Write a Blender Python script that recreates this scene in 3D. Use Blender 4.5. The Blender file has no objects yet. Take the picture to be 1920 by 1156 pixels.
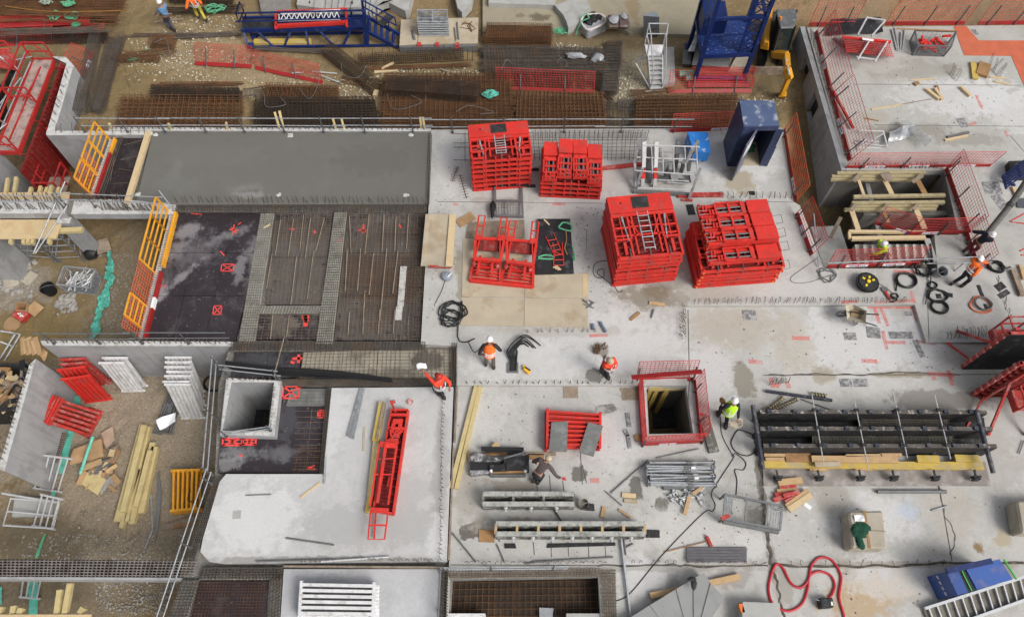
import bpy,math,random
from mathutils import Vector,Matrix,noise as MN
from mathutils.geometry import tessellate_polygon
R=random.Random(11)
S=bpy.context.scene
C=S.collection
rad=math.radians
# ------------------------------------------------------------------ camera, sky, sun, exposure
CAM_H,TH,F=24.0,rad(27.65),1378.0
cd=bpy.data.cameras.new('camera')
cam=bpy.data.objects.new('camera',cd)
C.objects.link(cam)
cd.sensor_width=36.0
cd.lens=F/1920*36.0
cd.clip_end=500
cam.location=(0,0,CAM_H)
cam.rotation_euler=(TH,0,0)
S.camera=cam
W=bpy.data.worlds.new('World')
S.world=W
W.use_nodes=True
wn=W.node_tree.nodes
wl=W.node_tree.links
bg=wn['Background']
sky=wn.new('ShaderNodeTexSky')
sky.sky_type='NISHITA'
sky.sun_disc=False
SUN_EL,SUN_AZ=rad(46),rad(128)
sky.sun_elevation=SUN_EL
sky.sun_rotation=SUN_AZ
sky.air_density=1.0
sky.dust_density=6.0
hs=wn.new('ShaderNodeHueSaturation')
hs.inputs['Saturation'].default_value=0.32
wl.new(sky.outputs[0],hs.inputs['Color'])
wl.new(hs.outputs[0],bg.inputs['Color'])
bg.inputs['Strength'].default_value=0.112
sl=bpy.data.lights.new('sun','SUN')
sl.energy=1.35
sl.angle=rad(24)
sl.color=(1.0,0.96,0.9)
so=bpy.data.objects.new('sun',sl)
C.objects.link(so)
so.rotation_euler=(math.pi/2-SUN_EL,0,math.pi-SUN_AZ)
S.view_settings.view_transform='Standard'
S.view_settings.look='None'
S.view_settings.exposure=0.36
S.view_settings.gamma=1.0
S.view_settings.use_curve_mapping=False
try:
 S.cycles.max_bounces=6
 S.cycles.diffuse_bounces=3
 S.cycles.glossy_bounces=2
 S.cycles.transparent_max_bounces=6
except Exception:
 pass
# ------------------------------------------------------------------ surveying: a photo pixel and a height give a point of the site
GZ=-2.9
ct,st_=math.cos(TH),math.sin(TH)
def P(u,v,z=0.0):
 a,b=(u-960)/F,(578-v)/F
 d=Vector((a,st_+b*ct,-ct+b*st_))
 t=(z-CAM_H)/d.z
 return Vector((d.x*t,d.y*t,z))
def G(u,v,dz=0.0):
 return P(u,v,GZ+dz)
# ------------------------------------------------------------------ mesh collecting
class MB:
 def __init__(s):
  s.v=[];s.f=[]
 def add(s,vs,fs):
  n=len(s.v)
  s.v+=[Vector(q)for q in vs]
  s.f+=[tuple(i+n for i in f)for f in fs]
  return s
 def box(s,c,d,rz=0.0,rx=0.0,ry=0.0):
  m=Matrix.Translation(c)@Matrix.Rotation(rz,4,'Z')@Matrix.Rotation(ry,4,'Y')@Matrix.Rotation(rx,4,'X')
  h=[x/2 for x in d]
  vs=[m@Vector((sx*h[0],sy*h[1],sz*h[2]))for sz in(-1,1)for sy in(-1,1)for sx in(-1,1)]
  return s.add(vs,[(0,2,3,1),(4,5,7,6),(0,1,5,4),(2,6,7,3),(0,4,6,2),(1,3,7,5)])
 def bar(s,a,b,w,h=None,up=(0,0,1)):
  a,b=Vector(a),Vector(b)
  h=w if h is None else h
  d=b-a
  if d.length<1e-6:return s
  d.normalize()
  up=Vector(up)
  if abs(d.dot(up))>.98:up=Vector((0,1,0))
  sd=d.cross(up).normalized();u2=sd.cross(d)
  vs=[]
  for p in(a,b):
   for x,y in((-1,-1),(1,-1),(1,1),(-1,1)):
    vs.append(p+sd*(x*w/2)+u2*(y*h/2))
  return s.add(vs,[(3,2,1,0),(4,5,6,7),(0,1,5,4),(1,2,6,5),(2,3,7,6),(3,0,4,7)])
 def rod(s,a,b,r,n=6,r2=None):
  return s.tube([a,b],r,n,r2)
 def tube(s,pts,r,n=6,r2=None,closed=False):
  pts=[Vector(p)for p in pts]
  if len(pts)<2:return s
  m=len(pts);base=len(s.v)
  up=None
  for i,p in enumerate(pts):
   if closed:t=pts[(i+1)%m]-pts[i-1]
   else:t=pts[min(i+1,m-1)]-pts[max(i-1,0)]
   if t.length<1e-7:t=Vector((1,0,0))
   t.normalize()
   if up is None:
    up=t.orthogonal().normalized()
   up=up-t*up.dot(t)
   if up.length<1e-5:up=t.orthogonal()
   up.normalize()
   sd=t.cross(up)
   rr=r if r2 is None else r+(r2-r)*i/(m-1)
   for k in range(n):
    a=2*math.pi*(k+.5)/n
    s.v.append(p+(up*math.cos(a)+sd*math.sin(a))*rr)
  rng=m if closed else m-1
  for i in range(rng):
   for k in range(n):
    a=base+i*n+k;b=base+i*n+(k+1)%n
    j=((i+1)%m)*n
    s.f.append((a,b,base+j+(k+1)%n,base+j+k))
  if not closed:
   s.f.append(tuple(base+k for k in reversed(range(n))))
   s.f.append(tuple(base+(m-1)*n+k for k in range(n)))
  return s
 def prism(s,poly,z0,z1,holes=()):
  loops=[[Vector((p[0],p[1],0))for p in poly]]+[[Vector((p[0],p[1],0))for p in h]for h in holes]
  flat=[p for l in loops for p in l]
  n=len(s.v);k=len(flat)
  s.v+=[Vector((p.x,p.y,z1))for p in flat]+[Vector((p.x,p.y,z0))for p in flat]
  for t in tessellate_polygon(loops):
   a,b,c=(flat[i]for i in t)
   if(b-a).cross(c-a).z<0:t=(t[0],t[2],t[1])
   s.f.append(tuple(n+i for i in t));s.f.append(tuple(n+k+i for i in reversed(t)))
  o=0
  for li,l in enumerate(loops):
   area=sum(l[i].x*l[(i+1)%len(l)].y-l[(i+1)%len(l)].x*l[i].y for i in range(len(l)))
   ccw=area>0
   if li>0:ccw=not ccw
   for i in range(len(l)):
    a,b=n+o+i,n+o+(i+1)%len(l)
    s.f.append((a,a+k,b+k,b)if ccw else(b,b+k,a+k,a))
   o+=len(l)
  return s
 def sheet(s,pts):
  return s.add(pts,[tuple(range(len(pts)))])
 def grid(s,fn,nu,nv):
  n=len(s.v)
  for j in range(nv+1):
   for i in range(nu+1):
    s.v.append(Vector(fn(i/nu,j/nv)))
  for j in range(nv):
   for i in range(nu):
    a=n+j*(nu+1)+i
    s.f.append((a,a+1,a+nu+2,a+nu+1))
  return s
 def lathe(s,prof,c=(0,0,0),n=16,M=None):
  c=Vector(c);b=len(s.v);k=len(prof)
  for i in range(n):
   a=2*math.pi*i/n
   for r,z in prof:
    q=Vector((r*math.cos(a),r*math.sin(a),z))
    s.v.append(c+(M@q if M else q))
  for i in range(n):
   for j in range(k-1):
    a,d=b+i*k+j,b+((i+1)%n)*k+j
    s.f.append((a,d,d+1,a+1))
  return s
 def ell(s,c,r,nu=10,nv=6,M=None,jit=0.0):
  c=Vector(c)
  n=len(s.v)
  for j in range(nv+1):
   th=math.pi*j/nv
   for i in range(nu):
    a=2*math.pi*i/nu
    k=1+(R.uniform(-jit,jit)if jit and 0<j<nv else 0)
    q=Vector((r[0]*math.sin(th)*math.cos(a)*k,r[1]*math.sin(th)*math.sin(a)*k,r[2]*math.cos(th)))
    s.v.append(c+(M@q if M else q))
  for j in range(nv):
   for i in range(nu):
    s.f.append((n+j*nu+i,n+(j+1)*nu+i,n+(j+1)*nu+(i+1)%nu,n+j*nu+(i+1)%nu))
  return s
 def pb(s,a,b,z,w,h):
  return s.bar(P(a[0],a[1],z)+Vector((0,0,h/2)),P(b[0],b[1],z)+Vector((0,0,h/2)),w,h)
 def pr(s,a,b,z,r,n=6,z2=None):
  return s.rod(P(a[0],a[1],z),P(b[0],b[1],z if z2 is None else z2),r,n)
 def pt(s,pts,z,r,n=6,sm=True):
  q=[P(p[0],p[1],z if len(p)<3 else p[2])for p in pts]
  return s.tube(spline(q)if sm else q,r,n)
 def poly(s,px,z0,z1,holes=()):
  return s.prism([P(u,v,z1)for u,v in px],z0,z1,[[P(u,v,z1)for u,v in h]for h in holes])
def spline(q,k=6):
 if len(q)<3:return q
 out=[]
 for i in range(len(q)-1):
  p0,p1,p2,p3=q[max(i-1,0)],q[i],q[i+1],q[min(i+2,len(q)-1)]
  for j in range(k):
   t=j/k
   out.append(.5*((2*p1)+(p2-p0)*t+(2*p0-5*p1+4*p2-p3)*t*t+(3*p1-p0-3*p2+p3)*t**3))
 out.append(q[-1])
 return out
# ------------------------------------------------------------------ objects
def mk(name,mb,mat,parent=None,smooth=False,bevel=0.0):
 me=bpy.data.meshes.new(name)
 me.from_pydata([tuple(v)for v in mb.v],[],mb.f)
 me.materials.append(mat)
 if smooth:
  me.shade_smooth()
  try:me.set_sharp_from_angle(angle=rad(42))
  except Exception:pass
 me.validate()
 o=bpy.data.objects.new(name,me)
 C.objects.link(o)
 if parent is not None:o.parent=parent
 if bevel:
  m=o.modifiers.new('bevel','BEVEL');m.width=bevel;m.segments=1;m.limit_method='ANGLE'
 return o
def tag(o,label,cat,group=None):
 o['label']=label;o['category']=cat
 if group:o['group']=group
 return o
def thing(name,label,cat,loc=(0,0,0),rz=0.0,group=None):
 o=bpy.data.objects.new(name,None)
 o.empty_display_size=.1
 C.objects.link(o)
 o.location=loc;o.rotation_euler=(0,0,rz)
 return tag(o,label,cat,group)
def root_of(o):
 while o.parent is not None:o=o.parent
 return o
def part(parent,name,mb,mat,world=False,label=None,smooth=False,bevel=0.0):
 if world:
  r=root_of(parent)
  m=(Matrix.Translation(r.location)@r.rotation_euler.to_matrix().to_4x4()).inverted()
  mb.v=[m@v for v in mb.v]
 o=mk(name,mb,mat,parent,smooth,bevel)
 if label:o['label']=label
 return o
def one(name,mb,mat,label,cat,group=None,smooth=False,bevel=0.0,loc=None,rz=0.0):
 """A thing that is one mesh; without loc the vertices are world ones and the origin goes to the base."""
 if loc is None:
  lo=[min(v[i]for v in mb.v)for i in range(3)];hi=[max(v[i]for v in mb.v)for i in range(3)]
  loc=Vector(((lo[0]+hi[0])/2,(lo[1]+hi[1])/2,lo[2]))
  mb.v=[v-loc for v in mb.v]
 o=mk(name,mb,mat,None,smooth,bevel)
 o.location=loc;o.rotation_euler=(0,0,rz)
 return tag(o,label,cat,group)
def struct(name,mb,mat,kind='structure',parent=None,smooth=False):
 o=mk(name,mb,mat,parent,smooth)
 o['kind']=kind
 return o
def dup(src,loc,rz,label=None,group=None):
 def cp(o,par):
  c=o.copy();C.objects.link(c)
  if par is not None:c.parent=par
  for ch in list(o.children):cp(ch,c)
  return c
 r=cp(src,None)
 r.location=loc;r.rotation_euler=(src.rotation_euler[0],src.rotation_euler[1],rz)
 if label:r['label']=label
 if group:r['group']=group
 return r
ORD=['lowest','second-lowest','third-lowest','fourth-lowest','fifth-lowest','sixth-lowest','seventh-lowest','eighth-lowest','ninth-lowest']
NTH=['first','second','third','fourth','fifth','sixth','seventh','eighth','ninth','tenth','eleventh','twelfth']
# ------------------------------------------------------------------ materials
def newmat(name):
 m=bpy.data.materials.new(name)
 m.use_nodes=True
 nt=m.node_tree
 b=nt.nodes['Principled BSDF']
 return m,nt,b
class N:
 """small node wiring helper"""
 def __init__(s,nt):s.nt=nt
 def __call__(s,typ,ins=None,**kw):
  n=s.nt.nodes.new(typ)
  for k,v in kw.items():setattr(n,k,v)
  for k,v in(ins or{}).items():
   if hasattr(v,'is_output')or isinstance(v,bpy.types.NodeSocket):s.nt.links.new(v,n.inputs[k])
   else:n.inputs[k].default_value=v
  return n
 def noise(s,vec,scale,detail=4,rough=.6,dist=0):
  return s('ShaderNodeTexNoise',{'Vector':vec,'Scale':scale,'Detail':detail,'Roughness':rough,'Distortion':dist}).outputs[0]
 def mr(s,x,a,b,c=0.0,d=1.0,smooth=False):
  n=s('ShaderNodeMapRange',{0:x,1:a,2:b,3:c,4:d})
  if smooth:n.interpolation_type='SMOOTHSTEP'
  return n.outputs[0]
 def mix(s,f,a,b,mode='MIX'):
  n=s.nt.nodes.new('ShaderNodeMix');n.data_type='RGBA';n.blend_type=mode
  for i,v in((0,f),(6,a),(7,b)):
   if isinstance(v,bpy.types.NodeSocket):s.nt.links.new(v,n.inputs[i])
   elif i:n.inputs[i].default_value=(*v,1)if len(v)==3 else v
   else:n.inputs[i].default_value=v
  return n.outputs[2]
 def math(s,op,a,b=0.0):
  n=s('ShaderNodeMath',{0:a,1:b},operation=op);return n.outputs[0]
def mul(c,k):return tuple(min(1,x*k)for x in c)
def mat(name,base,rough=.75,var=.18,scale=2.5,metal=0.0,dirt=None,damt=0.0,dscale=1.6,dlo=.52,dhi=.62,bump=0.0,bscale=30,spec=.4,streak=None,fine=0.0,spl=0.0,drip=0.0,sc=(.36,.35,.33)):
 m,nt,b=newmat(name);n=N(nt)
 tc=nt.nodes.new('ShaderNodeTexCoord')
 oi=nt.nodes.new('ShaderNodeObjectInfo')
 off=n('ShaderNodeVectorMath',{0:oi.outputs['Random'],1:(37.0,91.0,53.0)},operation='MULTIPLY')
 vec=n('ShaderNodeVectorMath',{0:tc.outputs['Object'],1:off.outputs[0]},operation='ADD').outputs[0]
 if streak:
  vec=n('ShaderNodeVectorMath',{0:vec,1:streak},operation='MULTIPLY').outputs[0]
 f=n.noise(vec,scale,5)
 col=n.mix(n.mr(f,.3,.7),mul(base,1-var),mul(base,1+var))
 if fine:
  g=n.noise(vec,60,2)
  col=n.mix(n.mr(g,.35,.65,0,fine),col,mul(base,.45))
 if dirt:
  g=n.noise(vec,dscale,7,.65)
  col=n.mix(n.mr(g,dlo,dhi,0,damt),col,dirt)
 if drip:
  dv_=n('ShaderNodeVectorMath',{0:tc.outputs['Object'],1:(2.2,2.2,.22)},operation='MULTIPLY').outputs[0]
  col=n.mix(n.mr(n.noise(dv_,1.6,6,.7),.5,.66,0,drip),col,mul(base,.5))
 if spl:
  col=n.mix(n.mr(n.noise(vec,9,5,.7),.56,.64,0,spl),col,sc)
  col=n.mix(n.mr(n.noise(vec,1.1,7,.7),.5,.7,0,spl*.8),col,mul(base,.5))
 nt.links.new(col,b.inputs['Base Color'])
 b.inputs['Roughness'].default_value=rough
 b.inputs['Metallic'].default_value=metal
 b.inputs['Specular IOR Level'].default_value=spec
 if bump:
  bp=n('ShaderNodeBump',{'Strength':bump,'Distance':.02,'Height':n.noise(vec,bscale,4)})
  nt.links.new(bp.outputs[0],b.inputs['Normal'])
 return m
def ground_mat(name,base,blobs=(),rough=.85,var=.1,bn=2.6,ba=.5,mott=.34,scales=(.35,2.2,14),spots=None,bump=.25,bscale=22,fine=.12,stain=(.25,.22,.17),stamt=.25):
 """World-anchored surface with noise at several sizes and stains that have places of their own.
    blobs: (u, v, z, radius_x, radius_y, angle, colour, strength[, hardness])"""
 m,nt,b=newmat(name);n=N(nt)
 geo=nt.nodes.new('ShaderNodeNewGeometry')
 pos=geo.outputs['Position']
 a1,a2,a3=(n.noise(pos,s,6,.62)for s in scales)
 col=n.mix(n.mr(a1,.3,.7),mul(base,1-var),mul(base,1+var))
 col=n.mix(n.mr(a2,.32,.68,0,.6),col,mul(base,1-var*1.4))
 st=n.noise(pos,.8,8,.7,.4)
 if mott:
  mo_=n.noise(pos,1.7,9,.74,.6)
  col=n.mix(n.mr(mo_,.5,.62,0,mott),col,mul(base,.66))
  col=n.mix(n.mr(n.noise(pos,5.5,6,.7),.55,.68,0,mott*.45),col,mul(base,.5))
 col=n.mix(n.mr(st,.53,.68,0,stamt),col,stain)
 dn=n.noise(pos,bn,8,.68)
 for bl in blobs:
  u,v,z,rx,ry,an,c,k=bl[:8]
  hard=bl[8]if len(bl)>8 else .45
  p=P(u,v,z)
  mp=n('ShaderNodeMapping',{'Vector':pos,'Location':(p.x,p.y,z),'Rotation':(0,0,an),'Scale':(rx,ry,3.0)},vector_type='TEXTURE')
  ln=n('ShaderNodeVectorMath',{0:mp.outputs[0]},operation='LENGTH').outputs['Value']
  d=n.math('ADD',ln,n.mr(dn,.28,.72,-ba,ba))
  col=n.mix(n.mr(d,1.0,1.0-hard,0,k,True),col,c)
 if fine:
  col=n.mix(n.mr(a3,.35,.7,0,fine*2),col,mul(base,.55))
 if spots:
  g=n.noise(pos,9,3,.5)
  col=n.mix(n.mr(g,spots[0],spots[0]+.05,0,spots[1]),col,spots[2])
 nt.links.new(col,b.inputs['Base Color'])
 b.inputs['Roughness'].default_value=rough
 b.inputs['Specular IOR Level'].default_value=.3
 bp=n('ShaderNodeBump',{'Strength':bump,'Distance':.03,'Height':n.noise(pos,bscale,6)})
 nt.links.new(bp.outputs[0],b.inputs['Normal'])
 return m
REDM=mat('worn_red_paint',(.40,.020,.017),.6,.2,1.5,dirt=(.2,.04,.035),damt=.6,dscale=2.2,spl=.2,sc=(.42,.22,.19))
RED=mat('red_paint',(.57,.027,.019),.55,.16,1.5,dirt=(.30,.07,.055),damt=.6,dscale=2.2,spl=.2,sc=(.50,.20,.17))
REDOLD=mat('old_red_paint',(.42,.035,.028),.6,.2,2,dirt=(.36,.22,.2),damt=.6,dscale=3,spl=.4,sc=(.42,.34,.31))
REDDARK=mat('dark_and_shaded_red',(.17,.010,.008),.6,.2,2,dirt=(.1,.03,.025),damt=.5,spl=.3,sc=(.3,.18,.16))  # darkened red: shade in gaps and on ribs painted in; also dark plates
REDWIRE=mat('red_wire',(.50,.03,.03),.6,.15,2)
ORANGEWIRE=mat('orange_mesh',(.62,.12,.04),.6,.1)
YEL=mat('yellow_paint',(.72,.33,.02),.5,.1,2,dirt=(.4,.2,.05),damt=.4,spl=.3)
BLUE=mat('blue_paint',(.005,.018,.10),.45,.15,1.5,dirt=(.12,.14,.2),damt=.35,dscale=3.5,dlo=.58,dhi=.66)
BLUEDK=mat('dark_navy_paint',(.028,.042,.10),.45,.15,1.2,dirt=(.09,.1,.13),damt=.5,dscale=2.5)
BLUEBR=mat('bright_blue_paint',(.02,.19,.60),.5,.1,2,dirt=(.55,.58,.6),damt=.8,dscale=2.6,dlo=.56,dhi=.62)
BLUECON=mat('container_blue',(.028,.07,.25),.5,.1,1.2,dirt=(.16,.16,.2),damt=.5,dscale=2,dlo=.55,dhi=.7)
GALV=mat('galvanised_steel',(.36,.38,.40),.5,.18,5,.35,dirt=(.16,.16,.16),damt=.5,dscale=4,spl=.2)
GALVD=mat('dull_steel',(.17,.175,.18),.55,.2,4,.3,dirt=(.08,.07,.06),damt=.5,dscale=4)
ALU=mat('aluminium',(.55,.56,.57),.4,.1,4,.3,dirt=(.25,.24,.22),damt=.3,dscale=4)
WHITEP=mat('white_paint',(.64,.64,.65),.5,.1,2,dirt=(.36,.34,.32),damt=.6,dscale=3,spl=.25)
WHITE=mat('white_plastic',(.78,.78,.78),.5,.06)
BLACK=mat('black_rubber',(.012,.012,.013),.55,.2)
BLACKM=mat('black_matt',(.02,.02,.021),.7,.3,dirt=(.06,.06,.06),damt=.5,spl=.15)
RUST=mat('rusty_rebar',(.105,.050,.022),.85,.35,1.2,dirt=(.17,.075,.025),damt=.6,dscale=.9)
RUSTDK=mat('dark_rebar',(.036,.024,.017),.85,.35,1.0,dirt=(.09,.042,.018),damt=.5,dscale=.8)
RUSTGREY=mat('grey_rebar',(.085,.072,.06),.75,.3,2,dirt=(.13,.065,.03),damt=.6,dscale=1.0)
REBARLT=mat('laitance_rebar',(.33,.32,.275),.8,.25,3,dirt=(.10,.07,.05),damt=.5,dscale=2)
TIMBER=mat('yellow_timber',(.54,.44,.22),.8,.2,2,dirt=(.36,.28,.14),damt=.6,dscale=2,streak=(1,1,1),fine=.25)
TIMBERW=mat('weathered_timber',(.40,.34,.20),.85,.25,3,dirt=(.22,.18,.11),damt=.7,dscale=3,fine=.3)
NAVYST=mat('dark_navy_steel',(.028,.032,.05),.55,.3,3,dirt=(.16,.16,.16),damt=.5,spl=.3)
TIMBERY=mat('yellow_coated_timber',(.50,.36,.08),.7,.15,2,dirt=(.36,.30,.18),damt=.8,dscale=2.4,spl=.35,fine=.2)
PINE=mat('pine_board',(.50,.34,.18),.8,.18,3,dirt=(.3,.19,.1),damt=.5,dscale=3,fine=.2)
PINELT=mat('pale_pine',(.58,.45,.27),.8,.12,3,dirt=(.4,.3,.19),damt=.5,dscale=3,fine=.15)
OLDWOOD=mat('grey_old_wood',(.25,.20,.15),.85,.25,4,dirt=(.12,.09,.07),damt=.5,dscale=3)
BROWNWOOD=mat('brown_board',(.30,.17,.075),.8,.2,3,dirt=(.16,.09,.045),damt=.5)
CARD=mat('cardboard',(.36,.23,.12),.9,.15,3,dirt=(.24,.14,.07),damt=.4)
PLY=mat('dusty_plywood',(.42,.36,.27),.85,.1,1.4,dirt=(.30,.22,.13),damt=.55,dscale=1.2,fine=.1)
PLYNEW=mat('new_plywood',(.56,.43,.25),.8,.1,2.0,dirt=(.43,.29,.14),damt=.5,dscale=1.4,fine=.1)
PLYBLK=mat('black_film_plywood',(.016,.016,.018),.55,.3,2,dirt=(.13,.13,.14),damt=.6,dscale=2.6,dlo=.55,dhi=.7)
PLYGREY=mat('grey_film_plywood',(.145,.15,.145),.7,.12,3,dirt=(.24,.245,.24),damt=.5,dscale=3)
PLYEDGE=mat('formply_edge',(.20,.15,.11),.85,.25,5,dirt=(.34,.33,.31),damt=.6,dscale=5)
MUDSTEEL=mat('cement_crusted_steel',(.10,.103,.092),.8,.3,4,dirt=(.33,.33,.30),damt=.7,dscale=5,dlo=.5,dhi=.6)
CONC=mat('precast_concrete',(.36,.36,.345),.85,.1,2,dirt=(.26,.25,.235),damt=.45,dscale=1.5,bump=.15)
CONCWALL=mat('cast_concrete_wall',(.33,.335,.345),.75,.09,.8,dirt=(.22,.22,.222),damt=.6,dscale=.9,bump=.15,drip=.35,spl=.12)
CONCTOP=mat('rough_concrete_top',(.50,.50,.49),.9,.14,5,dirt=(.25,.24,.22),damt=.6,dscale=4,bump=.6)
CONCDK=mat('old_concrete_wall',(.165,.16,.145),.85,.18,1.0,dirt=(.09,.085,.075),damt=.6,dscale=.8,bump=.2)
BLOCKC=mat('sandy_concrete_block',(.37,.335,.27),.9,.12,3,dirt=(.24,.21,.16),damt=.4,bump=.3)
TEAL=mat('teal_plastic',(.09,.42,.33),.6,.3,5,dirt=(.26,.5,.42),damt=.5,dscale=4)
GREENSTRAP=mat('green_sling',(.10,.36,.20),.7,.2,4)
DKGREEN=mat('dark_green_cloth',(.006,.05,.028),.9,.3,5)
PAPER=mat('paper',(.75,.76,.78),.8,.04)
SPRAY=mat('red_spray_paint',(.80,.07,.06),.8,.1)
FOIL=mat('clear_plastic_wrap',(.30,.31,.33),.25,.2,3,spec=.8)
HOSERED=mat('red_hose',(.42,.018,.03),.5,.1)
HOSEGREY=mat('grey_pump_hose',(.10,.098,.09),.7,.25,5)
STONE=mat('limestone_rubble',(.46,.42,.33),.9,.3,6)
STONEGREY=mat('grey_rubble',(.30,.285,.26),.9,.3,3)
GLASSG=mat('tinted_glass',(.03,.05,.05),.15,.2,spec=.8)
SKIN=mat('skin',(.30,.165,.11),.6,.05)
EXCYEL=mat('excavator_yellow',(.58,.27,.012),.45,.1,2,dirt=(.3,.2,.08),damt=.3)
PURPLE=mat('violet_tube',(.09,.02,.14),.5,.1)
REDFLOOR=mat('red_tile',(.48,.12,.06),.8,.1)
PAINTS={}
def cloth(name,c):
 if name not in PAINTS:PAINTS[name]=mat(name,c,.85,.14,7)
 return PAINTS[name]
# ================================================================== THE SETTING
YZ=-1.0
def Y(u,v,dz=0.0):return P(u,v,YZ+dz)
yN=P(500,243).y
xW=P(100,250).x
yT=P(60,105).y
xE0=P(1478,240,-1.5).x
def smooth(t):t=max(0,min(1,t));return t*t*(3-2*t)
def gh(x,y):
 z=GZ
 if y>yN-.1 and(x>xW or y>yT):z=YZ
 elif y>yT-1.5 and x<=xW:z=GZ+(YZ-GZ)*smooth((y-yT+1.5)/1.5)
 if x>xE0-.6:
  k=smooth((x-xE0+.6)/1.2)
  zt=YZ+(GZ-YZ)*smooth((P(1480,95,YZ).y-y)/11.0)
  z=z+(zt-z)*k if y>yN-9 else z
 return z
gm=MB()
nx_,ny_=190,150
def gfn(a,b):
 x=-29+58*a;y=-8+52*b
 z=gh(x,y)
 q=Vector((x,y,0))
 z+=.10*MN.noise(q*.55)+.05*MN.noise(q*1.9)+.03*MN.noise(q*5)
 return(x,y,z-.02)
gm.grid(gfn,nx_,ny_)
o_=250
gm.prism([(-o_,-o_),(o_,-o_),(o_,o_),(-o_,o_)],-3.6,-3.5)
gm.prism([(-o_,44),(o_,44),(o_,o_),(-o_,o_)],-3.4,-1.05)
EARTH=ground_mat('site_earth',(.27,.195,.10),[(250,780,GZ,7.5,5.5,0,(.32,.275,.215),.95),(200,1000,GZ,6,4,0,(.29,.245,.185),.9),(250,540,GZ,2.2,4.5,0,(.26,.21,.145),.9),(90,560,GZ,2.0,2.5,0,(.22,.165,.075),.8),(50,640,GZ,2.5,1.2,0,(.25,.185,.07),.9),(30,540,GZ,2,1.4,0,(.3,.28,.25),.8),(60,1020,GZ,2.5,1.5,0,(.12,.10,.065),.7),(150,1130,GZ,3,1.4,0,(.19,.155,.11),.8),(480,150,YZ,3.5,1.6,0,(.34,.265,.16),.8),(640,180,YZ,2.2,1.0,0,(.25,.2,.12),.8),(370,90,YZ,4.5,1.8,0,(.34,.265,.16),.9),(230,130,YZ,1.8,3.6,.2,(.21,.155,.07),.8),(800,130,YZ,5,1.3,0,(.21,.165,.085),.8),(600,190,YZ,1.5,.8,0,(.13,.1,.055),.7),(1160,110,YZ,4,3,0,(.23,.19,.12),.8),(1190,150,YZ,1.3,2.5,0,(.3,.27,.2),.8),(1100,75,YZ,6,.9,0,(.19,.145,.085),.8),(1450,150,-1.2,1.0,4,-.25,(.11,.09,.05),.8),(1530,330,GZ,1.4,5,.15,(.14,.105,.05),.9),(1560,400,GZ,1.4,1.4,0,(.12,.095,.05),.9),(1720,20,YZ,9,1.6,0,(.34,.21,.12),.9),(1880,15,YZ,4,1.6,0,(.25,.17,.11),.8),(1600,12,YZ,2,1.4,0,(.3,.22,.14),.8),(330,60,YZ,1.0,.4,0,(.12,.095,.055),.7),(150,250,GZ,3,3,0,(.06,.04,.03),.6)],rough=.95,var=.25,bump=1.0,bscale=7,fine=.4,mott=.45,stain=(.12,.09,.05),stamt=.4,spots=(.64,.5,(.40,.34,.23)))
ground=struct('ground',gm,EARTH)
def strew(name,quads,n,m,zf,smin=.02,smax=.07):
 mb=MB()
 for i in range(n):
  q=R.choice(quads)
  a,b=R.random(),R.random()
  u=(q[0][0]*(1-a)+q[1][0]*a)*(1-b)+(q[3][0]*(1-a)+q[2][0]*a)*b
  v=(q[0][1]*(1-a)+q[1][1]*a)*(1-b)+(q[3][1]*(1-a)+q[2][1]*a)*b
  p=zf(u,v)
  s=smin+(smax-smin)*R.random()**3
  p.z=(gh(p.x,p.y)if name!='slab_crumbs' else(0 if v<575 or u<1275 and v<720 else-.15))+s*.3
  mb.ell(p,(s*R.uniform(.7,1.4),s*R.uniform(.7,1.2),s*R.uniform(.4,.8)),5,3,Matrix.Rotation(R.uniform(0,6),3,'Z'),.25)
 return struct(name,mb,m,'stuff')
strew('pale_stones',[[(240,60),(440,60),(380,160),(240,150)],[(360,130),(610,150),(640,190),(360,180)],[(200,100),(480,90),(480,120),(250,120)],[(540,140),(720,150),(700,190),(560,170)],[(1160,130),(1210,140),(1210,200),(1160,190)],[(1220,185),(1480,180),(1460,200),(1220,195)],[(700,120),(900,130),(900,150),(700,150)],[(300,30),(440,30),(440,80),(300,80)],[(1040,80),(1130,90),(1120,110),(1040,105)]],3600,STONE,Y,.012,.06)
strew('grey_rubble',[[(0,495),(70,490),(60,560),(0,545)],[(0,500),(60,500),(60,540),(0,540)],[(110,555),(140,550),(145,585),(100,590)]],420,STONEGREY,G,.03,.16)
strew('room_gravel',[[(160,720),(400,720),(380,1000),(140,1000)],[(40,1000),(350,1000),(345,1048),(40,1048)],[(200,470),(270,480),(250,620),(190,620)],[(180,1090),(330,1090),(310,1150),(180,1150)]],3400,STONEGREY,G,.012,.045)
strew('slab_crumbs',[[(870,880),(1240,880),(1240,1045),(860,1045)],[(860,730),(1180,730),(1180,860),(855,860)],[(1240,900),(1420,900),(1420,1040),(1240,1040)],[(820,260),(870,260),(860,600),(800,600)],[(1080,380),(1140,380),(1140,560),(1080,560)],[(1300,580),(1900,650),(1900,700),(1300,700)],[(1620,90),(1900,170),(1900,260),(1620,260)],[(1450,920),(1900,920),(1900,1150),(1450,1150)]],1500,mat('slab_crumbs',(.16,.13,.10),.9,.5,3),lambda u,v:P(u,v),.008,.03)
pv=MB().poly([(905,-60),(1345,-60),(1330,66),(1180,62),(1150,45),(1120,58),(1040,62),(905,60)],YZ-.1,YZ+.16)
struct('paving',pv,ground_mat('site_paving',(.33,.295,.215),[(1010,38,YZ,.6,.35,0,(.1,.08,.05),.8),(975,35,YZ,.3,.2,0,(.16,.13,.09),.7),(1185,10,YZ,.4,2,0,(.25,.18,.1),.7)],bump=.2))
SLABC=(.47,.465,.445)
DRYW=(.58,.58,.585)
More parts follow.
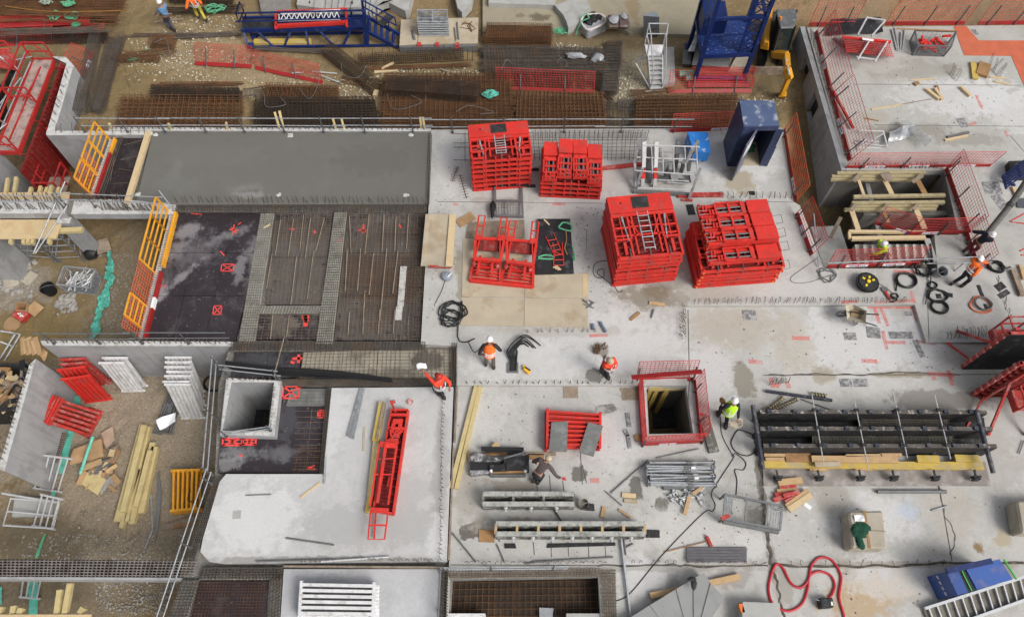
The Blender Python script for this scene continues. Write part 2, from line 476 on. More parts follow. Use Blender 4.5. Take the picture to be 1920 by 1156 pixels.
WET=(.125,.12,.105)
blA=[(1150,640,0,3.2,1.6,0,DRYW,.6),(1000,680,0,3.0,1.0,0,DRYW,.5),(850,300,0,.9,2.4,0,(.55,.545,.53),.6),(1380,300,0,2.2,1.6,0,DRYW,.7),(1225,556,0,1.7,.62,0,(.20,.18,.14),.85),(1250,520,0,1.0,.9,0,(.22,.21,.19),.8),(1235,548,0,.7,.4,0,(.16,.125,.075),.7),(1385,338,0,.75,.9,0,(.30,.25,.15),.75),(1390,388,0,1.3,.55,0,(.19,.185,.18),.7),(1340,500,0,2.5,1.4,0,(.36,.34,.31),.5),(1330,550,0,2.0,.5,0,(.36,.34,.29),.6),(1112,702,0,.34,.34,0,WET,.9,.25),(1125,655,0,.4,.35,0,(.17,.14,.1),.8),(840,460,0,.25,1.2,0,(.25,.21,.15),.6),(865,520,0,.3,1.6,.1,(.2,.15,.08),.6),(1180,400,0,1.0,1.0,0,(.33,.325,.315),.5),(1100,380,0,2,.7,0,DRYW,.6),(1060,620,0,3,.3,0,(.35,.32,.28),.5),(1500,545,0,3,.7,0,(.53,.52,.50),.6),(1580,470,0,.5,.5,0,(.4,.38,.33),.5),(1790,545,0,1.6,1.6,0,(.35,.34,.335),.5),(1770,450,0,.7,.8,0,(.33,.31,.28),.6),(1850,630,0,2,.5,0,(.3,.3,.3),.5),(950,380,0,.5,.3,0,(.24,.2,.15),.5),(900,375,0,.6,.2,0,(.28,.24,.2),.5)]
blB=[(1620,640,-.15,4.0,1.6,0,DRYW,.8),(1370,610,-.15,1.9,1.3,0,(.40,.36,.30),.7),(1330,700,-.15,1.2,1.5,0,DRYW,.55),(1485,640,-.15,.9,1.5,0,(.40,.355,.28),.6),(1580,715,-.15,3.0,.6,0,(.53,.52,.5),.6),(1395,715,-.15,.42,.75,.2,(.23,.21,.17),.9,.25),(1437,805,-.15,.5,1.0,0,(.13,.105,.07),.9),(1440,850,-.15,.35,1.2,0,(.16,.14,.11),.8),(1760,752,-.15,2.2,.5,0,(.20,.185,.165),.8),(1690,702,-.15,1.3,.16,0,(.27,.22,.14),.8),(1545,703,-.15,.5,.4,0,(.3,.25,.17),.7),(1600,590,-.15,.5,.6,0,(.22,.2,.17),.7),(1800,670,-.15,1.0,.5,0,(.32,.3,.27),.6),(1137,767,-.15,.42,.2,.1,WET,.95,.2),(1192,912,-.15,.24,.45,0,WET,.95,.2),(1087,888,-.15,.24,.3,0,WET,.95,.2),(884,995,-.15,.5,.32,.2,(.10,.085,.075),.95,.2),(1240,945,-.15,.25,.25,0,WET,.9,.2),(960,985,-.15,1.3,.35,0,(.26,.23,.19),.7),(960,910,-.15,1.0,.3,0,(.26,.22,.17),.7),(880,930,-.15,.6,1.2,0,(.33,.30,.26),.7),(1000,990,-.15,2,.35,0,(.28,.26,.23),.6),(900,780,-.15,1.5,1,0,(.55,.54,.52),.5),(1150,820,-.15,1.5,1.2,0,DRYW,.5),(1640,970,-.15,2.0,1.0,0,DRYW,.7),(1560,930,-.15,.8,.9,-.3,(.33,.31,.27),.8),(1780,960,-.15,1.2,1.2,0,(.41,.38,.33),.6),(1860,860,-.15,1.2,1.6,0,(.36,.34,.31),.5),(1835,1025,-.15,.22,.22,0,(.2,.12,.03),.9),(1880,1010,-.15,.35,.35,0,(.38,.29,.14),.6),(1705,958,-.15,.45,.45,0,(.40,.47,.55),.7),(1425,900,-.15,.16,1.3,0,(.12,.105,.09),.85),(1435,990,-.15,.18,.9,0,(.12,.105,.09),.85),(1446,1050,-.15,.22,.7,0,(.16,.145,.125),.85),(1425,840,-.15,.25,.5,0,(.1,.085,.065),.8),(1410,1020,-.15,.7,.5,0,DRYW,.6),(1415,965,-.15,.5,.35,0,(.2,.18,.15),.7),(1620,1120,-.15,1.6,.8,.3,(.43,.31,.18),.85),(1690,1090,-.15,.6,.7,0,(.42,.34,.24),.7),(1590,1070,-.15,.4,.35,0,(.24,.2,.14),.7),(1470,1100,-.15,.35,.9,0,(.3,.28,.25),.7),(1660,1080,-.15,1.6,.8,0,DRYW,.55),(1240,1095,-.15,.8,.5,0,(.25,.24,.23),.7),(1370,1080,-.15,.8,.4,0,(.28,.26,.24),.7),(1200,1080,-.15,1,.8,0,DRYW,.6),(1290,1000,-.15,3,1,0,(.54,.525,.5),.5),(1180,1065,-.15,6,.12,0,(.3,.28,.25),.6),(1660,1058,-.15,6,.12,0,(.3,.27,.23),.7)]
MA=ground_mat('slab_concrete',SLABC,blA,stain=(.28,.262,.23),stamt=.6,spots=(.72,.35,(.16,.15,.13)))
MBm=ground_mat('lower_slab_concrete',SLABC,blB,stain=(.28,.262,.225),stamt=.6,spots=(.71,.4,(.15,.135,.11)))
slabA=struct('floor_slab',MB().poly([(808,243),(1466,240),(1488,378),(1500,385),(1545,503),(2250,503),(2250,641),(1737,641),(1715,571),(1280,573),(1289,722),(855,722),(855,648),(789,645),(803,400)],-.32,0),MA)
struct('basement_wall',MB().prism([P(u,v)for u,v in[(812,246),(1462,243),(1484,379),(1496,388),(1541,508),(1850,512),(1850,610),(1250,610),(1250,700),(880,700),(880,600),(815,600),(812,400)]],GZ-.3,-.325),CONCWALL)
SH1=[(1212,724),(1286,722),(1300,812),(1217,813)]
PITB=[(843,1085),(1122,1081),(1136,1330),(834,1330)]
slabB=struct('floor_slab',MB().poly([(1276,571),(1718,570),(1741,639),(2260,639),(2260,1500),(815,1500),(842,1056),(853,719),(1270,719)],-.45,-.15,[SH1,PITB]),MBm)
MC=ground_mat('left_slab_concrete',(.50,.50,.50),[(690,985,0,3.6,.9,0,(.36,.36,.355),.8),(760,920,0,1.6,.7,.1,(.38,.38,.375),.7),(600,790,0,1.2,1.6,0,DRYW,.6),(480,970,0,1.8,1.4,0,DRYW,.8),(825,900,0,.35,3,0,(.3,.295,.28),.6),(820,1010,0,.4,1,0,DRYW,.7),(600,1050,0,5,.16,0,(.24,.23,.22),.8),(560,870,0,1.5,.5,0,(.52,.52,.51),.5)],scales=(.5,2.6,16),stain=(.36,.355,.34),stamt=.5,spots=(.72,.3,(.22,.21,.2)))
slabC=struct('floor_slab',MB().poly([(622,727),(850,725),(838,1052),(420,1056),(392,1052),(376,1034),(380,1010),(412,902),(424,888),(606,888)],-.32,0),MC)
slabD=struct('floor_slab',MB().poly([(532,1066),(826,1066),(812,1400),(510,1400)],-.42,-.12),ground_mat('end_slab_concrete',(.47,.475,.49),[(620,1085,-.1,.6,.2,0,(.3,.31,.33),.6)],stain=(.4,.4,.41),stamt=.4,bump=.15,spots=(.73,.4,(.2,.2,.2))))
ROUGH=ground_mat('rough_joint_concrete',(.24,.232,.21),var=.25,stain=(.09,.075,.06),stamt=.6,bump=.9,bscale=14,spots=(.6,.5,(.4,.39,.37)))
SH2=[(434,716),(514,716),(503,808),(417,808)]
struct('deck_shell',MB().poly([(209,257),(815,250),(800,400),(870,640),(868,726),(850,1056),(825,1500),(300,1500),(345,1075),(368,1035),(403,890),(410,720),(432,645),(264,638),(324,398),(240,389),(174,371)],-.62,-.34,[SH2]),ROUGH)
pour=struct('wet_slab',MB().poly([(287,247),(808,250),(800,382),(254,384)],-.33,-.012),ground_mat('fresh_concrete',(.142,.138,.124),[(400,290,0,2.5,.8,0,(.155,.152,.14),.4),(460,352,0,1.1,.25,.1,(.25,.25,.245),.35,.9),(330,320,0,.3,1.0,0,(.20,.2,.195),.3,.9),(330,345,0,1.2,.5,0,(.17,.17,.16),.35),(470,365,0,.8,.2,0,(.24,.24,.235),.7),(700,300,0,2,1,0,(.118,.114,.1),.7)],mott=.0,rough=.5,var=.07,stain=(.15,.148,.138),stamt=.35,bump=.12,fine=.03))
MU=ground_mat('far_slab_concrete',(.43,.425,.40),[(1800,180,0,3.2,1.4,0,DRYW,.75),(1890,200,0,1.4,2,0,DRYW,.6),(1700,130,0,2.6,.8,0,(.30,.285,.25),.7),(1650,120,0,1.2,.7,0,(.48,.47,.45),.5),(1700,245,0,2.4,.45,0,(.25,.235,.20),.8),(1810,262,0,2,.4,0,(.27,.255,.225),.7),(1640,220,0,.7,.5,0,(.36,.33,.27),.6),(1785,130,0,.5,.4,0,(.22,.2,.16),.6),(1740,180,0,1.8,.8,0,(.46,.455,.44),.5),(1890,330,0,1.2,1.2,0,DRYW,.5)],stain=(.30,.28,.23),stamt=.4,spots=(.72,.4,(.17,.16,.14)))
slabU=struct('floor_slab',MB().poly([(1513,52),(2200,44),(2250,502),(1813,502),(1770,319),(1588,319)],-.3,0),MU)
RT=MB().poly([(1788,49),(1812,49),(1835,76),(1960,76),(1975,260),(1922,165),(1896,105),(1808,104)],.004,.012)
part(slabU,'red_tiling',RT,REDFLOOR,world=True)
def wall_px(name,a,b,z0,z1,th,m,label,holes=(),side=1,cat='wall'):
 """wall whose visible top edge runs from photo pixel a to b at height z1; holes (s0, s1, h0, h1) in metres along it and from its foot"""
 A,B=P(a[0],a[1],z1),P(b[0],b[1],z1)
 L=(B-A).length;an=math.atan2(B.y-A.y,B.x-A.x)
 t=thing(name,label,cat,(A.x,A.y,z0),an)
 mb=MB().prism([(0,0),(L,0),(L,z1-z0),(0,z1-z0)],0,th,[[(s0,h0),(s1,h0),(s1,h1),(s0,h1)]for s0,s1,h0,h1 in holes])
 mb.v=[Vector((v.x,side*v.z,v.y))for v in mb.v]
 if side>0:mb.f=[tuple(reversed(f))for f in mb.f]
 part(t,'wall_body',mb,m)
 return t,L,an
def on_wall(u,v,a,b):
 """distance along the wall a-b (top edge at height 0) and height at which the sight line of a photo pixel meets it"""
 A,B=P(a[0],a[1]),P(b[0],b[1]);d=(B-A).normalized();n=Vector((-d.y,d.x,0))
 o=Vector((0,0,CAM_H));r=P(u,v,-1)-o;q=o+r*((A-o).dot(n)/r.dot(n))
 return(q-A).dot(d),q.z
wa,wb_=(1500,50),(1578,319)
hol=[]
for tl,br_ in(((1501,122),(1511,150)),((1517,184),(1528,222))):
 s0,h1=on_wall(*tl,wa,wb_);s1,h0=on_wall(*br_,wa,wb_)
 s0,s1=min(s0,s1),max(s0,s1);h0,h1=min(h0,h1),max(h0,h1)
 c_,hc=(s0+s1)/2,(h0+h1)/2-(GZ-.2)
 hol.append((c_-.42,c_+.42,max(.3,hc-.55),min(2.8,hc+.55)))
wl_,L_,an_=wall_px('concrete_wall',wa,wb_,GZ-.2,-.003,.22,CONCWALL,'long grey concrete wall with two window openings facing the trench',hol,side=1)
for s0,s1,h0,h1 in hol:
 part(wl_,'dark_interior_sheet',MB().box(((s0+s1)/2,.26,(h0+h1)/2),(s1-s0+.5,.03,h1-h0+.5)),BLACKM)  # black sheet: darkness inside the opening put into the colour
mbw=MB()
for s in(2.6,5.9,9.2):mbw.box((s,-.002,1.55),(.02,.008,3.0))
part(wl_,'panel_joint',mbw,CONCDK)
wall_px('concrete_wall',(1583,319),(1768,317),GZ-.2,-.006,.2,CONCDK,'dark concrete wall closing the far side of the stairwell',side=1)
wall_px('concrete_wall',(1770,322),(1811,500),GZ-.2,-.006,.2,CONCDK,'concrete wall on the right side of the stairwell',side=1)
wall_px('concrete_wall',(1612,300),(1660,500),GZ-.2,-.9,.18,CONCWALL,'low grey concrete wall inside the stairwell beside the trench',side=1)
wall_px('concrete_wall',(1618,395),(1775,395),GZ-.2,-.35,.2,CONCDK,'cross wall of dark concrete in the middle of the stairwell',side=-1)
one('concrete_ledge',MB().poly([(1520,425),(1575,423),(1600,500),(1545,503)],GZ-.2,-1.3),CONC,'pale concrete ledge down in the trench corner beside the stairwell','ledge')
def wallpoly(name,px,z0,z1,m,label,top=True,cat='wall'):
 t=thing(name,label,cat,P(px[0][0],px[0][1],z1)+Vector((0,0,z0-z1)))
 part(t,'wall_body',MB().poly(px,z0,z1-.02),m,world=True)
 if top:part(t,'wall_top',MB().poly(px,z1-.018,z1),CONCTOP,world=True)
 return t
wNW=wallpoly('concrete_wall',[(125,118),(138,122),(101,250),(86.5,251)],GZ-.2,0,CONCWALL,'bright concrete wall with rough top beside the red wall formwork')
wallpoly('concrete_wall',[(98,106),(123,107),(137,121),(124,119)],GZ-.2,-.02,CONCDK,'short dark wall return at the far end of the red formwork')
wN1=wallpoly('concrete_wall',[(87,245),(286,246),(286,252.5),(86.5,253.5)],GZ-.2,.012,CONCWALL,'concrete wall with pale top behind the orange guard rail')
wN2=wallpoly('concrete_wall',[(204,238.5),(808,240.5),(808,246),(204,244.5)],GZ-.2,.06,CONCWALL,'long low parapet wall along the wet concrete and the rebar yard')
wBK=wallpoly('concrete_wall',[(75,638),(436,640),(434,648.5),(80,647.5)],GZ-.2,0,CONCWALL,'grey back wall of the gravel room below the black deck')
wLF=wallpoly('concrete_wall',[(55,683),(67,672),(8,882),(-4,878)],GZ-.2,-.01,CONCWALL,'slanting grey left wall of the gravel room')
part(wBK,'tie_holes',MB().pb((330,660),(342,660),-1.0,.02,.12).pb((345,672),(356,672),-1.3,.02,.1),BLACKM,world=True)
bm1=wallpoly('concrete_beam',[(-60,374),(128,373.5),(121,400),(-60,400)],-.36,0,CONCWALL,'left part of the concrete beam with starter bars and plywood below',cat='beam')
bm2=wallpoly('concrete_beam',[(140,373),(236,374),(330,384),(326,401),(133,401)],-.36,0,CONCWALL,'right part of the concrete beam reaching the corner of the black deck',cat='beam')
struct('beam_joint',MB().poly([(128,374),(140,374),(133,400),(121,400)],-.36,-.1),ROUGH)
wallpoly('concrete_pillar',[(-60,405),(-5,402),(-20,470),(-60,470)],GZ-.2,-.4,CONCWALL,'grey wall end standing under the plywood platform at the left edge',cat='pillar')
wallpoly('concrete_pillar',[(112,402),(136,402),(130,418),(104,418)],GZ-.2,-.37,CONCWALL,'grey concrete pillar carrying the beam in the shade',cat='pillar')
wallpoly('concrete_wall',[(-40,285),(0,283),(-8,352),(-40,352)],GZ-.2,-.4,CONCWALL,'grey wall under the left end of the red formwork',top=False)
shaft=thing('lift_shaft','square concrete lift shaft with thick pale rim rising from the black deck','shaft',P(470,765,GZ))
outer=[(424,707.5),(527,713),(515,818),(412,815)]
inner=[(434,716),(514,716),(503,807),(417,807)]
part(shaft,'shaft_wall',MB().poly(outer,GZ-.2,.10,[inner]),CONCWALL,world=True)
part(shaft,'shaft_rim',MB().poly([(425,708),(526,713.5),(514,816),(413,814)],.102,.112,[inner]),CONCTOP,world=True)
sh=thing('stair_shaft','deep rectangular concrete shaft inside the red mesh fence','shaft',P(1255,770,GZ))
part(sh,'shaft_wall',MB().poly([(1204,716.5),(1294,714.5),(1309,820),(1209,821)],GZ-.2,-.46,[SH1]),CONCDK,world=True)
part(sh,'shaft_shade_plate',MB().poly([(1225,740),(1280,740),(1290,800),(1225,800)],GZ-.05,GZ+.1),BLACKM,world=True)  # black plate painting the shade at the bottom of the shaft
def decks(name,quad,nu,nv,z,m,gap=.016,jz=.006):
 mb=MB()
 q=[P(u,v,z)for u,v in quad]
 def bl(a,b):return(q[0]*(1-a)+q[1]*a)*(1-b)+(q[3]*(1-a)+q[2]*a)*b
 for i in range(nu):
  for j in range(nv):
   e=gap/2/max(.5,(q[1]-q[0]).length/nu)
   p=[bl((i+e)/nu,(j+e)/nv),bl((i+1-e)/nu,(j+e)/nv),bl((i+1-e)/nu,(j+1-e)/nv),bl((i+e)/nu,(j+1-e)/nv)]
   k=R.uniform(-jz,jz)
   mb.prism([(a.x,a.y)for a in reversed(p)],z-.12,z+k)
 return struct(name,mb,m)
DK=(.034,.027,.033)
SM=(.30,.29,.30)
DECK=ground_mat('deck_film_plywood',DK,[(352,432,-.2,.8,.55,.3,SM,.65,.8),(330,468,-.2,.7,.5,.8,SM,.5,.9),(430,440,-.2,1.3,.3,.5,SM,.5,.9),(472,470,-.2,.4,.8,0,SM,.5,.9),(360,470,-.2,1.6,1.2,0,(.17,.16,.17),.55,.9),(340,520,-.2,1.2,.22,.9,SM,.6,.8),(300,545,-.2,.4,.7,0,SM,.7,.7),(485,470,-.2,.3,1.4,0,SM,.6),(450,500,-.2,.3,.8,0,SM,.5),(545,545,-.2,.9,.8,0,(.22,.2,.18),.6),(560,460,-.2,1.0,.4,0,(.30,.28,.26),.7),(590,560,-.2,.6,.7,.5,(.24,.18,.14),.6),(500,520,-.2,.3,.9,0,SM,.7),(560,490,-.2,2.2,3.2,0,(.115,.107,.10),.9),(715,520,-.2,3.2,4.5,0,(.115,.107,.10),.9),(560,430,-.2,1.6,.8,0,(.07,.048,.04),.5),(720,560,-.2,1.2,1.4,0,(.085,.055,.035),.6),(740,440,-.2,1.2,.5,0,(.06,.035,.022),.6),(700,500,-.2,2,2,0,(.075,.066,.062),.5),(530,610,-.2,.7,.5,0,(.17,.15,.13),.6),(760,610,-.2,.8,.5,0,(.10,.10,.105),.5),(490,685,-.2,1.3,.8,0,(.075,.08,.088),.6),(450,850,-.2,1.3,.35,0,(.22,.22,.23),.7,.9),(520,850,-.2,1,.4,0,(.16,.16,.17),.6,.9),(540,790,-.2,.5,.9,0,(.075,.075,.085),.6),(430,868,-.2,.6,.3,0,(.3,.3,.3),.5)],rough=.62,var=.3,bn=3.6,ba=.55,mott=.0,stain=(.13,.125,.13),stamt=.5,bump=.1,fine=.05,spots=(.66,.5,(.22,.21,.2)),scales=(.6,3.2,22))
decks('deck',[(325,398),(500,398),(441,640),(265,640)],3,3,-.2,DECK)
decks('deck',[(517,399),(624,399),(603,571),(499,571)],2,2,-.2,DECK)
decks('deck',[(484,588),(600,588),(596,636),(475,636)],2,1,-.2,DECK)
decks('deck',[(652,399),(797,400),(791,638),(626,638)],3,3,-.2,DECK)
decks('deck',[(209,258),(276,258),(244,384),(178,370)],2,2,-.2,DECK)
decks('deck',[(440,660),(566,660),(560,708),(432,708)],2,1,-.2,DECK)
DUSTPLY=ground_mat('dusty_deck',(.36,.33,.27),[(800,675,-.2,.8,.5,0,(.05,.045,.045),.8),(740,700,-.2,1,.3,0,(.1,.09,.08),.6)],var=.2,stain=(.1,.085,.065),stamt=.7,bump=.2)
decks('deck',[(568,660),(848,652),(850,708),(562,708)],4,1,-.2,DUSTPLY)
hm=[(523,724),(613,727),(599,886),(409,886),(414,821),(518,823)]
struct('deck',MB().poly(hm,-.32,-.2),DECK)
decks('deck',[(545,728),(612,728),(609,761),(536,761)],1,1,-.19,PLYGREY)
decks('deck',[(372,1088),(505,1088),(490,1400),(310,1400)],2,2,-.2,DECK)
struct('pit_floor',MB().poly([(830,1070),(1140,1070),(1150,1380),(820,1380)],-1.0,-.75),ground_mat('pit_formply',(.042,.030,.022),var=.3,stain=(.12,.085,.055),stamt=.5,bump=.2))
struct('pit_rim',MB().poly([(841,1074),(1126,1070),(1154,1066),(1160,1380),(1137,1380),(1123,1081),(843,1086)],-.5,-.145),ROUGH)
SPF,nt_,b_=newmat('faded_spray_paint')
n_=N(nt_);geo_=nt_.nodes.new('ShaderNodeNewGeometry')
b_.inputs['Base Color'].default_value=(.80,.20,.17,1);b_.inputs['Roughness'].default_value=.9
nt_.links.new(n_.mr(n_.noise(geo_.outputs['Position'],2.6,3,.6),.3,.7,.2,.62),b_.inputs['Alpha'])
def marks(parent,lines,z,w=.07,m=None):
 mb=MB()
 for a,b in lines:
  A,B=P(a[0],a[1],z),P(b[0],b[1],z)
  d=(B-A).normalized();s=Vector((-d.y,d.x,0))*w/2
  mb.sheet([A+s,A-s,B-s,B+s])
 o=part(parent,'spray_mark',mb,m or SPRAY)
 o.data.flip_normals()
 return o
def xbox(x0,y0,x1,y1,k=2):
 return[((x0+k,y0),(x1+k,y0)),((x1+k,y0),(x1,y1)),((x1,y1),(x0,y1)),((x0,y1),(x0+k,y0)),((x0+k,y0),(x1,y1)),((x1+k,y0),(x0,y1))]
dkG=[o for o in C.objects if o.name.startswith('deck')and o.name!='deck_shell']
marks(dkG[0],xbox(414,495,437,508)+xbox(399,573,414,589),-.194,.035)
marks(dkG[0],[((430,430),(447,432)),((439,421),(437,440)),((434,426),(443,437)),((358,400),(380,402)),((413,471),(421,479)),((305,537),(312,535)),((446,421),(452,417))],-.193,.045)
marks(dkG[3],[((672,432),(688,432)),((682,420),(681,437)),((676,428),(686,436)),((748,420),(752,427))],-.193,.07)
marks(dkG[1],[((543,429),(552,430)),((589,432),(591,437)),((638,447),(636,455))],-.193,.08)
marks(dkG[2],[((566,595),(580,594)),((570,600),(579,601)),((572,590),(573,612))],-.193,.16)
marks(dkG[6],[((548,672),(568,671)),((560,664),(560,680)),((545,678),(552,680))],-.19,.10)
o_h=dkG[7]
marks(o_h,xbox(529,724,559,746,3)+xbox(596,769,609,782,1),-.193,.06)
marks(o_h,xbox(417,821,453,834,1)+xbox(455,821,479,833,1),-.193,.06)
marks(o_h,[((448,852),(454,855)),((575,878),(592,879)),((575,878),(590,872))],-.192,.06)
zB=-.144
marks(slabB,[((1640,577),(1649,606)),((1652,577),(1665,611)),((1655,620),(1663,655)),((1660,641),(1698,642)),((1625,575),(1712,576)),((1712,576),(1719,602)),((1722,640),(1756,644))],zB,.13,SPF)
marks(slabB,[((1615,676),(1645,677)),((1740,700),(1790,703)),((1778,694),(1786,722)),((1750,705),(1752,712)),((1485,633),(1518,634)),((1404,677),(1430,679)),((1445,708),(1450,726)),((1475,715),(1480,727)),((1455,725),(1462,718)),((1106,900),(1124,900))],zB,.16,SPF)
marks(slabA,[((1577,566),(1610,565)),((1640,567),(1710,563)),((1707,545),(1715,568)),((1675,508),(1715,510)),((1840,495),(1870,490)),((1035,382),(1060,383)),((1105,629),(1140,628)),((1350,383),(1385,381)),((850,382),(860,383))],.006,.12,SPF)
marks(slabU,[((1830,178),(1842,205)),((1885,245),(1890,256)),((1815,235),(1830,230))],.006,.12,SPF)
marks(slabC,[],.006)
def pockets(parent,rects,z,m):
 mb=MB()
 for u,v,w,h,a in rects:
  p=P(u,v,z);mb.box((p.x,p.y,z-.02),(w,h,.052),a)
 return part(parent,'floor_plate',mb,m)
MESHPL=mat('crusted_floor_plate',(.16,.16,.165),.8,.3,6,dirt=(.42,.42,.42),damt=.8,dscale=9,dlo=.46,dhi=.6)
pockets(slabB,[(1594,630,.45,.3,0),(1638,623,.5,.45,-.1),(1689,628,.85,.28,0),(1703,588,.24,.16,0),(1586,717,.42,.3,0),(1614,717,.5,.3,0),(1723,653,.2,.7,.15),(1405,590,.5,.4,0)],-.144,MESHPL)
pockets(slabA,[(1760,555,.2,.2,0),(1778,552,.32,.18,-.3),(1838,545,.14,.5,.05),(1875,537,.4,.28,.5),(1882,551,.5,.2,.5),(1848,574,.12,.2,0),(1295,393,.3,.5,.1),(1410,362,.25,.2,0),(1063,366,.24,.2,0)],.004,PLYBLK)
pockets(slabB,[(1070,735,.52,.42,0),(1182,738,.6,.45,0)],-.14,OLDWOOD)
pockets(slabU,[(1828,60,.2,.35,.2),(1805,230,.35,.5,.2),(1860,352,.7,.6,0),(1875,378,.4,.7,.3)],.004,MESHPL)
pockets(slabC,[(444,964,.26,.26,.1)],.004,CONC)
JN=mat('joint_line',(.10,.095,.085),.9,.3)
mb=MB()
for a,b in[((1280,574),(1290,722)),((1600,158),(1900,160)),((1600,235),(1920,237))]:
 pass
def joints(parent,ls,z,w=.025):
 mb=MB()
 for a,b in ls:mb.bar(P(a[0],a[1],z),P(b[0],b[1],z),w,.008)
 part(parent,'joint_line',mb,JN)
joints(slabB,[((1088,842),(1092,908)),((1100,905),(1092,872)),((1430,703),(1920,701)),((1290,580),(1293,720)),((845,1058),(1430,1060)),((1760,905),(1785,1050)),((1005,880),(1008,926)),((1030,890),(1033,926)),((1055,900),(1058,926)),((1000,1015),(1002,1040)),((1033,1015),(1034,1044)),((1065,1015),(1066,1042)),((1103,1015),(1104,1044)),((1134,1015),(1136,1042)),((1290,760),(1292,720))],-.146)
joints(slabA,[((820,378),(1130,381)),((1100,430),(1100,470)),((855,655),(855,720)),((1340,377),(1488,379)),((1737,500),(1742,640))],.003,.018)
joints(slabU,[((1600,158),(1915,160)),((1640,234),(1920,237)),((1895,255),(1925,290))],.003,.018)
one('edge_strip',MB().pb((1281,574.5),(1714,572.5),-.14,.05,.125),CONCTOP,'rough concrete upstand along the step right of the red panel stacks','upstand')
one('edge_strip',MB().pb((857,723.5),(1190,723.5),-.14,.05,.125),CONCTOP,'rough concrete upstand along the step behind the fenced shaft','upstand')
def crack(parent,px,z,w,m):
 q=spline([P(u,v,z)for u,v in px],10);mb=MB()
 L_,R_=[],[]
 for i,p in enumerate(q):
  t=q[min(i+1,len(q)-1)]-q[max(i-1,0)];s_=Vector((-t.y,t.x,0)).normalized()
  k=w*(.5+.8*abs(MN.noise(Vector((i*.43,z,w))))+.3*R.random())
  o=s_*.06*MN.noise(Vector((i*.3,7,1)))
  L_.append(p+o+s_*k);R_.append(p+o-s_*k)
 n=len(q);mb.add(L_+R_,[(i,n+i,n+i+1,i+1)for i in range(n-1)])
 part(parent,'joint_line',mb,m)
JD=mat('dirty_joint',(.085,.075,.062),.95,.4,5,dirt=(.2,.18,.15),damt=.5,dscale=5)
crack(slabB,[(1418,800),(1424,850),(1428,900),(1432,960),(1440,1010),(1446,1058)],-.1455,.07,JD)
crack(slabB,[(1446,1058),(1455,1085),(1462,1120),(1470,1160)],-.1455,.05,JD)
crack(slabB,[(1450,1059),(1560,1061),(1660,1060),(1790,1055),(1920,1054)],-.1455,.045,JD)
crack(slabB,[(1120,1060),(1250,1058),(1300,1060),(1440,1060)],-.1455,.03,JD)
crack(slabB,[(1440,703),(1520,701),(1600,702),(1700,698),(1800,702)],-.1455,.03,JD)
crack(slabB,[(1782,1040),(1790,1000),(1770,960),(1760,905)],-.1455,.02,JD)
for lb,a,b in[('thin brown board set in the slab joint, far part',(858,726),(853,830)),('thin brown board set in the slab joint, near part',(851,838),(842,1050)),('pale board edge along the lower joint of the left slab',(534,1062),(826,1064))]:
 one('joint_board',MB().pb(a,b,-.15,.05,.16),OLDWOOD,lb,'board')
for k,(u,w_)in enumerate([(1220,.16),(1232,.15),(1251,.18)]):
 p=P(u,728,-.4);one('timber_post',MB().bar(p,Vector((p.x,p.y,GZ)),w_,.12),TIMBERY,f'yellow timber standing inside the fenced shaft, {["left", "middle", "right"][k]} one','timber','timbers standing in the shaft')
one('timber_waling',MB().pb((1216,726.5),(1284,724),-.3,.1,.14).pb((1216,731),(1284,729),-.55,.1,.14),TIMBER,'double timber waling along the far wall of the fenced shaft','timber')
part(shaft,'shaft_shade_plate',MB().poly([(440,730),(512,730),(505,800),(430,800)],GZ+.1,GZ+.2),BLACKM,world=True)  # black plate: the lift shaft's deep shade put into the colour
# ================================================================== STEEL REINFORCEMENT
def bil(q,a,b):return(q[0]*(1-a)+q[1]*a)*(1-b)+(q[3]*(1-a)+q[2]*a)*b
def sheet_mb(q,nu,nv,r,jit=.01,over=.0,n=4,skip=0.0):
 mb=MB()
 for i in range(nu):
  a=(i+.5)/nu+R.uniform(-jit,jit)/3
  if R.random()<skip:continue
  e0,e1=R.uniform(-jit,jit)-over,1+R.uniform(-jit,jit)+over
  p,s=bil(q,a,e0),bil(q,a,e1)
  if r>.0085:s=s+(p-s)*0
  mb.rod(p,s,r,n)
 for j in range(nv):
  b=(j+.5)/nv+R.uniform(-jit,jit)/3
  if R.random()<skip:continue
  e0,e1=R.uniform(-jit,jit)-over,1+R.uniform(-jit,jit)+over
  p,s=bil(q,e0,b),bil(q,e1,b)
  p.z+=2*r;s.z+=2*r
  mb.rod(p,s,r,n)
 return mb
def mesh_stack(desc,px,nu,nv,n,m,r=.014,dz=.075,z0=0.0,zf=None,adj='rusty',skip=.0):
 zf=zf or Y
 q=[zf(u,v,z0+.04)for u,v in px]
 g='rebar mesh sheets piled in the yard'
 o=one('rebar_mesh',sheet_mb(q,nu,nv,r,.022,skip=skip),m,f'{adj} rebar mesh, {ORD[0]} of stack {desc}' if n>1 else f'{adj} rebar mesh sheet {desc}','rebar mesh',g)
 for k in range(1,n):
  c=dup(o,o.location+Vector((R.uniform(-.05,.05),R.uniform(-.05,.05),k*dz)),R.uniform(-.012,.012),f'{adj} rebar mesh, {ORD[k]} of stack {desc}' if k<n-1 else f'{adj} rebar mesh, topmost of stack {desc}')
 return o
